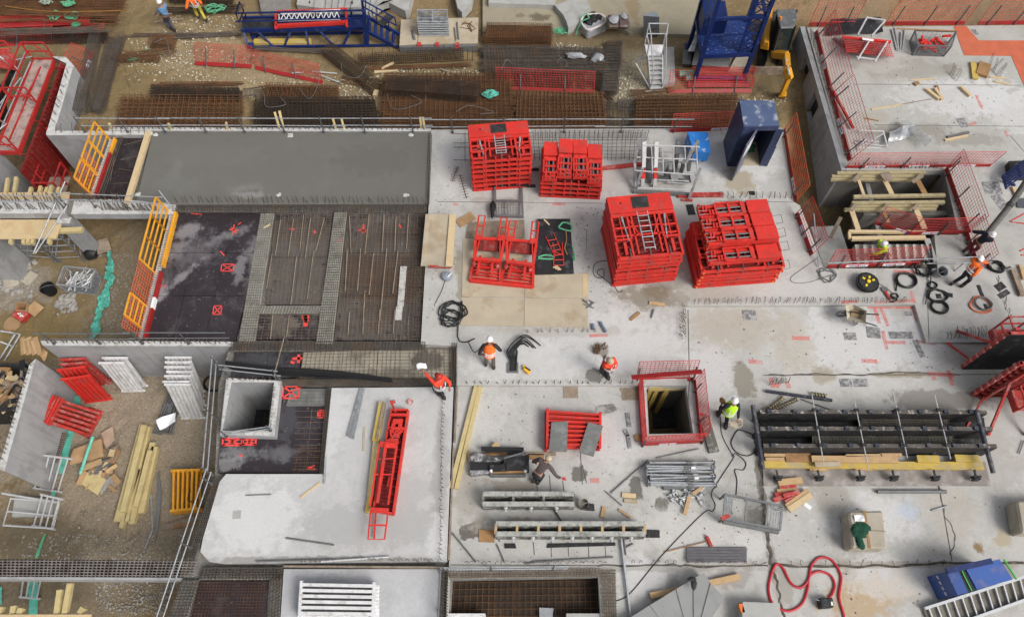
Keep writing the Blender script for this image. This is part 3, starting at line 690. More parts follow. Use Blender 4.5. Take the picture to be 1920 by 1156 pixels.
def cage_mb(A,B,w,h,nl,ns,r,tri=False):
 mb=MB()
 d=(B-A).normalized();s=Vector((-d.y,d.x,0))
 for k in range(nl):
  t=(k/(nl-1)-.5)*w if nl>1 else 0
  for z in((0,h)if not tri else(0,)):
   j=Vector((0,0,R.uniform(-.01,.01)))
   mb.rod(A+s*t+Vector((0,0,z))+j,B+s*t+Vector((0,0,z))+j,r,4)
 if tri:mb.rod(A+Vector((0,0,h)),B+Vector((0,0,h)),r*1.3,4)
 for k in range(ns):
  p=A+(B-A)*((k+.5)/ns)
  c=[p-s*w/2,p+s*w/2,p+s*w/2+Vector((0,0,h)),p-s*w/2+Vector((0,0,h))]if not tri else[p-s*w/2,p+s*w/2,p+Vector((0,0,h))]
  for i in range(len(c)):mb.rod(c[i],c[(i+1)%len(c)],r*.8,4)
 return mb
def cage(label,a,b,w,h,nl,ns,m,r=.012,zf=None,z0=.05,tri=False,group='rebar cages lying in the yard'):
 zf=zf or Y
 return one('rebar_cage',cage_mb(zf(a[0],a[1],z0),zf(b[0],b[1],z0),w,h,nl,ns,r,tri),m,label,'rebar cage',group)
mesh_stack('at the top left corner',[(-60,-30),(255,-30),(215,48),(-60,52)],60,26,6,RUST,.016)
mesh_stack('below the left corner pile',[(-30,55),(205,60),(200,82),(-30,84)],26,14,3,RUSTDK,.012,adj='dark')
mesh_stack('with wide squares behind the wet slab',[(232,188),(458,188),(456,262),(214,262)],20,9,6,RUST,.016)
mesh_stack('above the wide-square pile',[(292,170),(455,172),(456,192),(288,190)],40,6,5,RUSTDK,.014,dz=.09,adj='dark')
mesh_stack('behind the parapet near the timber pegs',[(482,192),(705,190),(715,262),(478,262)],30,14,6,RUSTDK,.016,adj='dark brown')
mesh_stack('of dense brown steel in the middle of the yard',[(722,152),(958,150),(962,262),(714,262)],26,34,7,RUST,.014)
mesh_stack('of big squares behind the red panels',[(966,180),(1128,184),(1138,262),(962,262)],22,12,7,RUST,.02)
mesh_stack('just left of the navy cabin',[(1192,188),(1380,184),(1372,262),(1186,262)],30,12,6,RUST,.015)
mesh_stack('beside the concrete paving',[(912,58),(1034,60),(1034,88),(908,86)],30,12,6,RUST,.014,dz=.11)
mesh_stack('in front of the brown paving pile',[(902,92),(1130,96),(1138,142),(904,140)],44,18,5,RUSTGREY,.012,adj='grey',skip=.1)
mesh_stack('crossing the grey pile',[(905,118),(1130,122),(1128,168),(930,166)],34,14,3,RUSTDK,.012,adj='dark',skip=.15)
mesh_stack('running across, right of the plastic bag',[(1136,84),(1166,82),(1158,178),(1126,178)],12,36,4,RUSTGREY,.013,adj='grey brown')
mesh_stack('right of the big-square pile',[(1130,190),(1188,196),(1186,258),(1132,258)],12,12,3,RUSTGREY,.012,adj='bent grey',skip=.2)
mesh_stack('tipped on the ground before the stair tower',[(1215,178),(1400,184),(1392,196),(1214,190)],34,5,1,RUSTGREY,.012,adj='flat grey')
mesh_stack('between the two long dark cages',[(200,70),(232,70),(200,210),(162,212)],10,46,2,RUSTGREY,.010,adj='thin grey')
mesh_stack('beside the triangular cages',[(500,162),(634,164),(636,192),(492,192)],26,8,4,RUST,.012)
mesh_stack('behind the two workers at the top',[(310,-30),(440,-30),(440,12),(318,8)],28,10,4,RUSTDK,.012,adj='dark')
cage('long dark rebar cage lying along the bright concrete wall',(184,68),(153,216),.45,.35,6,60,RUSTGREY)
cage('second long dark rebar cage parallel to the one by the wall',(232,68),(186,214),.32,.3,5,60,RUSTGREY)
cage('slanting dark rebar cage beside two loose boards',(615,98),(708,172),.62,.42,6,40,RUSTDK,.014)
cage('triangular spiky rebar cage left of the slanting cage',(492,178),(602,178),.45,.55,3,12,RUST,.02,tri=True)
cage('triangular rebar cage lying behind the parapet pegs',(550,205),(700,204),.45,.45,3,30,RUSTDK,.018,tri=True)
cage('long flat rebar cage along the foot of the plywood platform',(672,116),(870,106),.5,.25,5,48,RUSTDK)
cage('small clump of rusty rebar near the blue walkway',(284,82),(330,84),.6,.3,14,12,RUST)
cage('black steel cage inside the dense brown pile',(725,165),(900,178),.8,.35,10,60,RUSTDK,.014,z0=.6)
cage('dark low rebar cage left of the small clump',(215,112),(300,112),.35,.2,5,30,RUST)
mb=MB()
for i in range(22):
 u=668+i*10.4+R.uniform(-2,2)
 p=Y(u,118-i*.2,.05)
 mb.rod(p,p+Vector((R.uniform(-.08,.08),R.uniform(-.05,.2),R.uniform(.5,.85))),.016,4)
mb.rod(Y(664,119,.1),Y(890,112,.1),.016,4).rod(Y(664,119,.3),Y(890,112,.3),.014,4)
one('rebar_comb',mb,RUST,'row of upright rusty bars in front of the plywood platform','rebar cage')
mb=MB()
for i in range(26):
 u=745+i*8+R.uniform(-3,3)
 p=Y(u,152,.5)
 mb.rod(p,p+Vector((R.uniform(-.1,.1),R.uniform(0,.3),R.uniform(.25,.5))),.012,4)
mb.rod(Y(740,152,.62),Y(950,152,.62),.012,4)
one('rebar_comb',mb,RUSTDK,'row of upright bars along the back of the dense brown mesh pile','rebar cage')
mb=MB()
for i in range(16):
 a=(225+R.uniform(-10,40),105+R.uniform(0,60));
 p=Y(a[0],a[1],.03);mb.rod(p,p+Vector((R.uniform(-.1,.1),R.uniform(-.1,.1),R.uniform(.5,.8))),.01,4)
struct('starter_bars',mb,RUSTGREY,'stuff')
def loose(label,pts,m,r=.014,z=None,cat='steel bar',nm='steel_bar',g=None):
 return one(nm,MB().pt(pts,z if z is not None else YZ+.08,r,5),m,label,cat,g)
loose('long grey bars lying beside the small rusty clump',[(300,75),(360,70),(450,66)],RUSTGREY,.05)
loose('orange rusty bars on the top left mesh pile',[(10,12),(100,22),(240,20)],cloth('orange_rust',(.25,.12,.03)),.03,YZ+.62)
for i,pts in enumerate([[(726,176),(740,205),(790,192),(770,178)],[(855,210),(880,198),(925,210),(900,214)],[(496,178),(500,200),(535,196),(525,182)],[(640,118),(645,140),(672,145),(688,122)],[(1045,118),(1052,108),(1063,118),(1060,126)],[(1228,208),(1230,232)],[(1240,205),(1238,230)],[(290,80),(310,74),(318,100)],[(560,165),(580,185),(596,160),(600,130)],[(798,150),(798,190)],[(865,148),(866,185)],[(940,130),(950,112),(960,120)]]):
 loose(f'thin bent wire lying over the rebar, {NTH[i]} counted from the left pile',pts,GALVD,.012,YZ+(.75 if i not in(3,7,8)else .5),'wire','tie_wire','loose wires over the rebar')
def sling(label,c,z,rr,m,n=3,w=.05,sq=.6):
 w*=.62;n+=2
 mb=MB()
 for k in range(n):
  pts=[]
  ph=R.uniform(0,6)
  for i in range(9):
   a=ph+i*5.4/8
   pts.append(P(c[0],c[1],z)+Vector((math.cos(a)*rr*R.uniform(.1,1.3),math.sin(a)*rr*sq*R.uniform(.1,1.5),.03+R.uniform(0,.08))))
  mb.tube(spline(pts,4),w,5)
 return one('lifting_sling',mb,m,label,'sling','green slings lying about')
sling('pale green sling bunched on the dense brown mesh pile',(918,177),YZ+.6,.32,TEAL,5,.035)
sling('green strap curled on the soil near the triangular mesh fence',(251,112),YZ,.22,GREENSTRAP,2)
sling('dark green straps in the top left mesh pile',(128,8),YZ+.6,.3,GREENSTRAP,3,.04)
sling('green tangled strap on the pile below the orange bars',(138,32),YZ+.6,.3,GREENSTRAP,3,.03)
sling('grey green strap left of the dark green straps',(88,6),YZ+.6,.25,cloth('grey_strap',(.3,.36,.3)),3,.03)
sling('green strap hanging beside the red fence top left',(103,32),YZ+.5,.25,GREENSTRAP,2,.035,1.2)
sling('green strap at the foot of the dark mesh sheets',(142,48),YZ+.3,.2,GREENSTRAP,3,.035)
sling('green straps by the workers at the top',(405,18),YZ+.3,.45,GREENSTRAP,3,.03)
sling('faded green strap on the brown soil',(278,100),YZ,.25,cloth('grey_green',(.2,.3,.2)),2,.03)
sling('green sling running to the white bag',(1055,60),YZ+.2,.4,GREENSTRAP,3,.03,.4)
one('plastic_sheet',MB().ell(Y(1078,104,.5),(.45,.2,.12),10,5,jit=.4),FOIL,'bluish clear plastic sheet on the grey mesh pile','plastic sheet',smooth=True)
one('plastic_bag',MB().ell(Y(1122,108,.4),(.3,.25,.2),9,5,jit=.35),FOIL,'grey plastic bag at the right end of the grey mesh pile','plastic bag',smooth=True)
def board(label,a,b,z,w,h,m,nm='timber_board',cat='board',g=None):
 return one(nm,MB().pb(a,b,z,w,h),m,label,cat,g)
board('pine board lying flat beside the slanting cage',(702,136),(746,132),YZ+.05,.16,.05,PINELT)
board('pine board leaning over another beside the slanting cage',(716,130),(738,118),YZ+.12,.12,.05,PINELT)
board('short pine offcut behind the slanting cage end',(692,147),(710,145),YZ+.05,.1,.05,PINELT)
board('small pine block right of the slanting cage tip',(703,182),(707,172),YZ+.05,.2,.12,PINELT)
board('narrow board on the soil behind the dense brown pile',(828,131),(866,142),YZ+.05,.1,.04,OLDWOOD)
board('small brown plank at the workers in the yard',(290,42),(345,36),YZ+.02,.1,.04,OLDWOOD)
one('steel_tube',MB().pr((548,137),(570,136),YZ+.1,.035),ALU,'short silver tube under the lying red fence','tube')
one('steel_tube',MB().pr((586,134),(632,138),YZ+.1,.035),ALU,'long silver tube right of the lying red fence','tube')
one('steel_tube',MB().pr((598,140),(642,157),YZ+.1,.035),ALU,'slanting silver tube right of the lying red fence','tube')
def bundle(label,a,b,n,w,m,r=.014,z=.06,spread=1.6):
 A,B=Y(*a,z),Y(*b,z);d=(B-A);s=Vector((-d.y,d.x,0)).normalized()
 mb=MB()
 for k in range(n):
  o=R.uniform(-w,w);e=R.uniform(-.06,.06)
  mid=A.lerp(B,R.uniform(.3,.7))+s*o*R.uniform(.5,1)+Vector((0,0,R.uniform(0,.12)))
  mb.tube(spline([A+d*e+s*o+Vector((0,0,R.uniform(0,.1))),mid,B+d*R.uniform(-.1,.06)+s*o*R.uniform(.3,spread)+Vector((0,0,R.uniform(0,.14)))],3),r,4)
 return one('rebar_bundle',mb,m,label,'rebar bundle','loose bundles of long bars')
for lb,a,b,n,w,m in[('grey bar bundle reaching from the small clump towards the blue walkway',(245,68),(445,66),14,.12,RUSTGREY),('brown bars strewn below the small rusty clump',(226,108),(330,98),16,.35,RUST),('rusty bars along the far edge behind the two workers',(300,22),(450,20),22,.3,RUSTDK),('dark bars lying below the blue walkway',(470,92),(620,98),16,.15,RUSTGREY),('thin bars lying before the black pile above the wide squares',(290,160),(450,158),16,.16,RUST),('brown bars between wide-square pile and triangular cages',(455,176),(500,172),12,.3,RUSTGREY),('bars strewn below the slanting cage',(640,150),(690,158),12,.3,RUST),('long rusty bars before the plywood platform',(690,128),(880,122),18,.2,RUST),('bars lying right of the leaning red barrier',(1105,150),(1150,190),14,.3,RUSTDK),('bars on the ground before the stair tower',(1160,196),(1240,188),14,.25,RUSTGREY),('grey bars crossing the top left piles',(5,62),(200,58),20,.25,RUSTGREY),('long rusty bars over the top left pile',(0,30),(230,36),18,.4,RUST),('bars beside the concrete paving',(905,92),(1040,96),16,.2,RUSTDK),('brown bars left of the fenced tower foot',(1180,176),(1265,170),12,.2,RUST),('stray bars at the foot of the bright wall',(160,170),(176,214),8,.15,RUSTGREY)]:
 bundle(lb,a,b,n,w,m,z=.65 if 'top left pile' in lb else .06)
# ---- mats over the decks: thin bars in two directions, resting on the film plywood
def deckmat(label,px,nu,nv,m,r=.008,z=-.15,skip=.03,jit=.012):
 q=[P(u,v,z)for u,v in px]
 return one('rebar_mat',sheet_mb(q,nu,nv,r,jit,0,4,skip),m,label,'rebar mat')
RUSTM=mat('deck_rebar',(.155,.115,.082),.85,.35,1.5,dirt=(.20,.16,.12),damt=.5,dscale=1.5)
deckmat('rebar mat on the deck between the two pale beam cages',[(514,400),(626,400),(604,572),(496,572)],14,40,RUSTM)
deckmat('rebar mat on the small deck below the crosswise beam',[(480,588),(600,588),(596,637),(470,637)],10,9,RUSTM)
deckmat('wide rebar mat on the deck right of the second beam cage',[(650,400),(800,402),(792,638),(624,638)],22,58,RUSTM)
deckmat('brown second mat over the middle of the wide deck',[(648,478),(796,478),(793,560),(640,560)],24,16,RUST,.007,-.12)
deckmat('rebar mat over the pale dusty deck strip',[(566,655),(846,652),(848,716),(556,718)],34,10,RUSTM)
deckmat('rebar mat on the narrow deck left of the plank',[(209,259),(276,259),(246,384),(178,371)],10,26,RUSTDK,.007)
deckmat('thin bars across the right part of the shaft deck',[(558,765),(612,765),(600,884),(548,884)],1,11,RUSTM,.007)
deckmat('small square rebar mat at the lower corner of the shaft deck',[(556,836),(604,836),(598,884),(548,884)],6,7,RUST,.007,-.13)
deckmat('rusty rebar mat on the bottom deck left',[(370,1088),(500,1088),(488,1220),(340,1220)],22,22,RUST,.007)
deckmat('thin grey mat at the upper edge of the left black deck',[(330,399),(500,399),(498,420),(326,420)],22,3,RUSTDK,.006)
deckmat('deep rusty mat inside the dark pit at the bottom',[(846,1086),(1122,1082),(1130,1200),(838,1200)],25,9,RUST,.010,-.68)
deckmat('bars lying on the grey plywood patch of the shaft deck',[(548,730),(608,730),(606,762),(542,762)],1,5,RUSTM,.006)
def beamcage(label,px,nu,nv,m,r,z=-.2,layers=3,dz=.09,fill=None):
 t=thing('beam_cage',label,'rebar cage',P(sum(p[0]for p in px)/4,sum(p[1]for p in px)/4,z))
 if fill:part(t,'cement_bed',MB().poly(px,z-.1,z+.005),fill,world=True)
 for k in range(layers):
  part(t,'mat_layer',sheet_mb([P(u,v,z+.04+k*dz)for u,v in px],nu,nv,r,.008),m,world=True)
 return t
BED=ground_mat('cement_bed_crust',(.25,.245,.22),var=.25,stain=(.2,.15,.12),stamt=.5,bump=.8,bscale=20,spots=(.62,.4,(.5,.49,.47)))
beamcage('pale crusted beam cage left of the middle deck',[(489,400),(515,400),(478,645),(446,645)],7,54,REBARLT,.007,fill=BED,layers=2)
beamcage('pale crusted beam cage right of the middle deck',[(627,398),(651,398),(624,645),(592,645)],8,54,REBARLT,.008,fill=BED,layers=3)
beamcage('short crusted crosswise beam cage between the two decks',[(490,573),(604,573),(600,588),(484,588)],20,4,REBARLT,.009,fill=BED,layers=2)
beamcage('grey beam cage running along the front of the decks',[(432,640),(800,640),(798,657),(430,658)],70,6,RUSTGREY,.009,fill=ROUGH,layers=3)
beamcage('dark beam cage between the fresh concrete and the decks',[(322,384),(802,385),(800,398),(322,397)],90,4,RUSTGREY,.009,fill=ROUGH,layers=3)
beamcage('beam cage below the light deck strip and the red-jacketed worker',[(425,710),(852,710),(852,723),(530,723)],80,4,RUSTGREY,.009,fill=ROUGH,layers=2)
beamcage('grey upright cage at the right end of the light deck',[(846,642),(858,642),(858,722),(844,722)],3,22,RUSTGREY,.009,layers=3)
beamcage('narrow beam cage right of the wide rebar deck',[(774,402),(800,402),(792,640),(762,640)],5,40,RUSTGREY,.008,layers=2)
beamcage('dark cage between wet concrete and dry slab',[(803,250),(811,250),(806,384),(797,384)],3,34,RUSTGREY,.009,layers=3)
beamcage('narrow cage beside the shaft deck',[(612,727),(622,727),(606,888),(598,888)],3,40,RUSTGREY,.009,layers=3)
beamcage('rusty beam cage at the top edge of the bottom pit',[(842,1066),(1126,1064),(1123,1081),(842,1084)],50,5,RUSTM,.010,fill=ROUGH,layers=2)
beamcage('rusty beam cage at the right edge of the bottom pit',[(1126,1066),(1154,1066),(1160,1230),(1136,1230)],6,26,RUSTM,.010,fill=ROUGH,layers=2)
beamcage('dark upright cage left of the bottom pit',[(824,1062),(842,1062),(838,1230),(818,1230)],3,30,RUSTGREY,.009,layers=3)
beamcage('long crusted beam cage crossing above the bottom decks',[(382,1062),(530,1062),(530,1086),(374,1086)],24,5,RUSTGREY,.010,fill=ROUGH,layers=3)
beamcage('sloping beam cage between the gravel room and the white slab',[(402,895),(414,895),(366,1048),(350,1048)],4,34,RUSTGREY,.010,fill=ROUGH,layers=3)
beamcage('lower sloping beam cage beside the bottom deck',[(342,1086),(374,1086),(330,1230),(290,1230)],5,24,RUSTGREY,.010,fill=ROUGH,layers=2)
beamcage('vertical cage at the left edge of the end slab',[(505,1088),(530,1068),(520,1230),(495,1230)],4,24,RUSTGREY,.009,fill=ROUGH,layers=2)
bg_=thing('rebar_beam','long grey beam with open steel grid spanning the gravel room','beam',P(170,1068,-.5))
part(bg_,'beam_side',MB().poly([(-60,1080),(338,1082),(336,1087),(-60,1085)],-.5,0),CONCWALL,world=True)
part(bg_,'beam_soffit',MB().poly([(-60,1047),(346,1050),(338,1082),(-60,1080)],-.52,-.46),BLACKM,world=True)
for k in range(3):part(bg_,'mat_layer',sheet_mb([P(u,v,-.4+k*.19)for u,v in[(-60,1048),(372,1050),(364,1081),(-60,1080)]],56,6,.016,.006),mat('grid_steel',(.22,.20,.18),.7,.3,3,dirt=(.09,.06,.04),damt=.5)if k==0 else bpy.data.materials['grid_steel'],world=True)
for a,b in[((526,412),(516,478)),((550,410),(540,480)),((569,402),(562,470)),((582,410),(572,484)),((608,408),(592,470)),((510,475),(500,540)),((556,480),(545,570)),((588,470),(576,560))]:one('spacer_bar',MB().pr(a,b,-.1,.018,4),OLDWOOD,'pale spacer bar lying on the mat of the middle deck','spacer bar','spacer bars of the middle deck')
for a,b in[((655,405),(658,474)),((692,402),(684,475)),((720,402),(716,470)),((742,410),(740,470)),((766,402),(762,466)),((651,468),(647,545)),((676,466),(670,545)),((700,475),(692,552)),((725,466),(712,600)),((746,470),(736,550)),((684,545),(682,580)),((655,585),(652,627)),((682,580),(680,627)),((712,580),(709,627)),((740,580),(737,625)),((766,590),(764,628)),((511,590),(507,635)),((542,592),(537,632))]:one('spacer_bar',MB().pr(a,b,-.1,.02,4),OLDWOOD,'pale spacer bar lying on the wide rebar mat','spacer bar','spacer bars of the wide mat')
one('white_batten',MB().pb((757,500),(751,575),-.13,.24,.04).pb((749,575),(747,600),-.13,.24,.04),mat('crusted_plank',(.42,.41,.39),.9,.2,4,dirt=(.16,.14,.12),damt=.7,dscale=5),'white crusted plank lying on the wide rebar mat','plank')
one('grey_batten',MB().pb((495,428),(507,421),-.1,.06,.05),PINELT,'small pine stick on the pale beam cage','stick')
# ---- hairpin starter bars cast into slabs and wall tops
def hairpin(h,w,lean,r=.008):
 mb=MB()
 mb.tube([Vector((-w/2,0,-.03)),Vector((-w/2,lean*.5,h*.7)),Vector((-w/2*.6,lean*.9,h)),Vector((w/2*.6,lean*.9,h)),Vector((w/2,lean*.5,h*.7)),Vector((w/2,0,-.03))],r,4)
 return mb
HP={}
CNT={}
def starters(par,a,b,n,z,h=.22,w=.09,lean=.12,rz=0.0,m=None,jit=.25,r=.008):
 m=m or RUSTGREY
 key=(round(h,2),round(w,2),round(lean,2),m.name,r)
 rt=root_of(par)
 A,B=P(a[0],a[1],z),P(b[0],b[1],z)
 inv=(Matrix.Translation(rt.location)@rt.rotation_euler.to_matrix().to_4x4()).inverted()
 for i in range(n):
  if CNT.get(par.name,0)>=98:return
  CNT[par.name]=CNT.get(par.name,0)+1
  if key not in HP:
   o=part(par,'starter_bar',hairpin(h,w,lean,r),m);HP[key]=o.data
  else:
   o=bpy.data.objects.new('starter_bar',HP[key]);C.objects.link(o);o.parent=par
  p=A+(B-A)*((i+.5+R.uniform(-jit,jit))/n)
  o.location=inv@p
  o.rotation_euler=(R.uniform(-.15,.15),R.uniform(-.3,.3),rz+R.uniform(-.5,.5))
starters(slabA,(1300,568),(1700,566),46,0,.26,.1,.1,.7)
starters(slabA,(1330,370),(1488,372),15,0,.25,.02,.15,.3)
starters(slabA,(870,719),(1195,719),24,0,.2,.02,.05,0)
starters(slabA,(985,623),(1125,622),10,0,.22,.05,.05,.2)
starters(slabB,(1775,634),(1850,632),12,.14,.45,.08,.3,.8)
starters(slabB,(1870,530),(1895,600),11,.15,.4,.1,.3,1.4)
starters(slabB,(1285,585),(1285,640),12,-.14,.3,.12,.3,1)
starters(slabB,(1440,722),(1482,716),8,-.14,.3,.02,.1,.6)
starters(slabB,(865,1054),(1140,1054),24,-.14,.18,.1,.02,.3)
starters(slabB,(1180,1054),(1440,1056),16,-.14,.2,.08,.05,.3)
starters(slabB,(1470,1056),(1780,1056),14,-.14,.12,.14,.1,1.2)
starters(slabC,(832,735),(828,1045),40,0,.14,.12,.06,1.4)
starters(slabC,(640,1050),(830,1052),16,0,.14,.1,.06,.2)
starters(slabC,(560,1054),(640,1052),5,0,.14,.1,.06,.2)
starters(slabU,(1520,65),(1588,300),44,0,.3,.03,.2,.9)
starters(slabU,(1600,316),(1760,316),24,0,.25,.02,.15,.4)
starters(slabU,(1780,330),(1815,470),18,0,.3,.04,.1,1)
starters(slabU,(1780,140),(1795,155),4,0,.45,.06,.3,.4)
starters(slabU,(1852,125),(1875,150),5,0,.5,.06,.4,-.6)
starters(pour,(330,380),(800,380),50,0,.32,.02,.1,.2)
starters(bm1,(0,378),(122,379),22,0,.35,.02,.25,.5)
starters(bm1,(0,392),(118,394),16,0,.3,.02,.2,.5)
starters(bm2,(142,378),(235,380),18,0,.35,.02,.25,.5)
starters(bm2,(190,394),(300,396),34,0,.3,.03,.2,.6)
starters(wN2,(215,242),(800,243),60,.06,.22,.02,.1,.3)
starters(wN1,(95,249),(280,250),12,.01,.4,.02,.25,-.7)
starters(wNW,(130,130),(100,235),8,0,.2,.02,.1,.5)
starters(wBK,(85,643),(430,644),36,0,.2,.02,.12,.5)
starters(wLF,(60,680),(5,866),20,0,.2,.03,.1,.8)
starters(shaft,(425,712),(524,714),12,.1,.18,.02,.1,.6)
starters(shaft,(422,722),(414,808),10,.1,.18,.04,.1,1)
starters(shaft,(518,722),(508,808),12,.1,.12,.04,.1,1)
mbs=MB()
for i in range(13):
 u=870+i*25;
mb=MB()
for z_,(a,b)in enumerate([((858,312),(848,340)),((862,327),(875,372))]):
 mb.pr(a,b,.02,.012,4)
 A,B=P(a[0],a[1],.03),P(b[0],b[1],.03)
 d=(B-A).normalized();s=Vector((-d.y,d.x,0))*.12
 for k in range(9):
  p=A+(B-A)*(k+.5)/9;mb.rod(p-s,p+s,.009,4)
one('rebar_ladder',mb,RUST,'two comb-like rusty spacers lying on the slab beside the wet concrete','rebar spacer')
mb=sheet_mb([P(*q,.12)for q in[(985,246),(1215,246),(1210,300),(990,300)]],26,8,.011,.02)
mb2=sheet_mb([P(*q,.3)for q in[(1000,243),(1220,243),(1215,262),(1000,262)]],24,3,.011,.02)
mb.add(mb2.v,mb2.f)
one('rebar_mat',mb,RUSTGREY,'grey rebar grid behind and between the two rear red panel stacks','rebar mat')
mb=sheet_mb([P(*q,.1)for q in[(1195,278),(1240,278),(1240,300),(1195,300)]],8,6,.01,.03)
mb.pr((850,250),(880,251),.1,.012).pr((850,268),(880,268),.1,.012).pr((850,276),(880,276),.1,.012).pr((850,300),(880,300),.1,.012).pr((872,246),(872,302),.1,.012)
one('rebar_mat',mb,RUSTGREY,'small rebar pieces at both outer sides of the leftmost red stack','rebar mat')
# ================================================================== RED WALL FORMWORK
zB0=-.15
def panel(name,w,l,t,label,cat='formwork panel',ladder=True,plate=.7,rings=False,group=None,openf=False):
 T=thing(name,label,cat,(0,0,0),0,group)
 hw,hl=w/2,l/2
 fr=MB()
 hb=t*.52
 fr.box((0,hl-.04,hb/2+.01),(w,.08,hb))
 fr.box((0,-hl+.04,t*(.14 if openf else .26)),(w,.08,t*(.26 if openf else .48)))
 for x in(-.47,-.3,-.1,.12,.3,.47)if openf else(-.47,.47):fr.box((x*w,-hl+.05,t*.55),(.055,.06,t*.55))
 for x in(-.385,.385)if openf else():fr.box((x*w,-hl+.05,t*.86),(w*.2,.06,.05))
 for x in(-hw+.04,hw-.04):fr.box((x,0,hb/2+.01),(.08,l-.165,hb))
 for x in(-hw*.52,hw*.52):fr.box((x,0,t*.55),(.07,l*.94,t*.3))
 part(T,'edge_frame',fr,RED)
 ri=MB()
 n=max(4,int(l/.26))
 for i in range(n):ri.box((0,-hl+.1+(l-.2)*(i+.5)/n,.085),(w-.17,.06,.09))
 part(T,'ribs',ri,REDDARK)
 part(T,'face_sheet',MB().box((0,0,.008),(w-.17,l-.17,.012)),REDDARK)  # darkened red paints the shade in the gaps of the stack
 if plate:
  y0=hl-plate/2-.02
  pm=part(T,'walkway_plate',MB().box((0,y0,t-.025),(w*.99,plate,.035)).box((0,y0-plate/2,t-.06),(w*.99,.03,.1)),RED)
  if w>1.2:part(pm,'grating',MB().box((0,y0+.03,t-.004),(w*.26,plate*.68,.012)),BLACKM)
  part(pm,'lifting_eye',MB().box((-w*.3,y0+.05,t-.005),(.07,.07,.008)),BLACKM)if w>1.2 else None
 yb,ye=hl-plate-.12,-hl+.12
 gw=w*.24
 for sx in(-1,1):
  g=MB();x0,x1=sx*hw*.97,sx*(hw*.97-gw)
  ya,yz=yb-.05,yb-(l-plate)*.55
  z=t-.04
  for a,b in[((x0,ya),(x1,ya)),((x0,yz),(x1,yz)),((x0,ya),(x0,yz)),((x1,ya),(x1,yz)),((x0,(ya+yz)/2),(x1,(ya+yz)/2))]:
   g.bar((a[0],a[1],z),(b[0],b[1],z),.065,.05)
  g.bar((x1+sx*gw*.5,ya,z-.03),(x1+sx*gw*.5,yz,z-.03),.04)
  if w>1.2:part(T,'guard_frame',g,RED)
 if w>1.2:
  b=MB().bar((-hw+.02,yb,t-.035),(hw-.02,yb,t-.035),.11,.06).bar((-hw*.5,yb-.5,t-.06),(hw*.5,yb-.5,t-.06),.05).bar((-hw,(yb+ye)/2-.05,t-.07),(hw,(yb+ye)/2-.05,t-.07),.06)
  for sx in(-1,1):
   b.bar((sx*hw*.36,yb,t-.07),(sx*hw*.36,ye,t-.07),.06).bar((sx*hw*.72,ye+.5,t-.08),(sx*hw*.72,ye,t-.08),.1,.08).bar((sx*hw*.5,yb-.1,t-.05),(sx*hw*.2,ye+.7,t-.05),.04)
  part(T,'cross_beams',b,RED)
  for sx in(-1,1):
   part(T,'brace',MB().rod((sx*hw*.66,yb-.1,t-.02),(sx*hw*.58,yb-l*.42,t-.05),.028).rod((sx*hw*.66,yb-.08,t-.02),(sx*hw*.65,yb-.28,t-.03),.04),GALV)
  if ladder:
   L=MB()
   for x in(-.19,.19):L.bar((x,yb+.1,t-.015),(x,ye+.1,t-.05),.035)
   for k in range(7):
    y=yb-(yb-ye)*(k+.4)/7.2;L.rod((-.19,y,t-.02),(.19,y,t-.02),.016,5)
   part(T,'ladder',L,GALV)
 else:
  z=t-.04;x0=hw*.92
  g=MB();ya,yz=yb-.12,yb-l*.42
  for y in(ya,(ya+yz)/2,yz):g.bar((-x0,y,z),(x0,y,z),.07,.05)
  for x in(-x0,x0):g.bar((x,ya,z),(x,yz,z),.06,.05)
  g.box((0,ya+.06,z),(w*.9,.13,.04))
  part(T,'guard_frame',g,RED)
  b=MB()
  for k in range(4):b.box((R.choice((-1,1))*w*.2,yz-.12-k*(yz-ye)/4.5,t*.8),(w*.35,.06,.08))
  for x in(-w*.28,w*.05,w*.3):b.bar((x,yz,t-.07),(x,ye,t-.09),.045)
  part(T,'cross_beams',b,RED)
  part(T,'brace',MB().rod((-.05,yb,t-.06),(-.06,yz,t-.1),.03).rod((.12,yb,t-.06),(.1,yz,t-.1),.03),GALVD)
 for sx in(-1,1)if rings else():
  part(T,'corner_ring',MB().box((sx*(hw-.09),-hl-.004,hb*.55),(.06,.012,.06)),YEL)
 rods=MB()
 for k in range(3):rods.rod((-hw*.6+k*hw*.6,-hl-.02,t*.75),(-hw*.6+k*hw*.6,-hl+.35,t*.75),.02,5)
 part(T,'tie_bolts',rods,GALVD)
 return T
def place_stack(corners,h,n,zbase,desc,jx=.02,jr=.01,rot=0,trim=.0,ladder=True,g=None,pf=.28,rings=False,openf=False):
 TL,TR,BR,BL=[P(u,v,zbase+h)for u,v in corners]
 c=(TL+TR+BR+BL)/4
 rz=math.atan2(BR.y-BL.y,BR.x-BL.x)
 w=((TR-TL).length+(BR-BL).length)/2;l=((BL-TL).length+(BR-TR).length)/2
 t=h/n
 if rot:rz+=rot;w,l=l,w
 p=panel('wall_form',w,l,t,f'red formwork panel, {ORD[0]} in the stack {desc}',plate=l*pf,ladder=ladder,group=g,rings=rings,openf=openf)
 p.location=(c.x,c.y,zbase);p.rotation_euler[2]=rz
 for k in range(1,n):
  dup(p,(c.x+R.uniform(-jx,jx),c.y+R.uniform(-jx,jx),zbase+k*t),rz+R.uniform(-jr,jr),f'red formwork panel, {ORD[k] if k < n - 1 else "topmost"} in the stack {desc}')
 return c,rz,w,l
gs='red wall formwork panels stacked on the slab'
place_stack([(876,232),(990.5,225),(997.5,289),(883,298)],2.05,7,0,'beside the wet concrete',g=gs,pf=.36,openf=True)
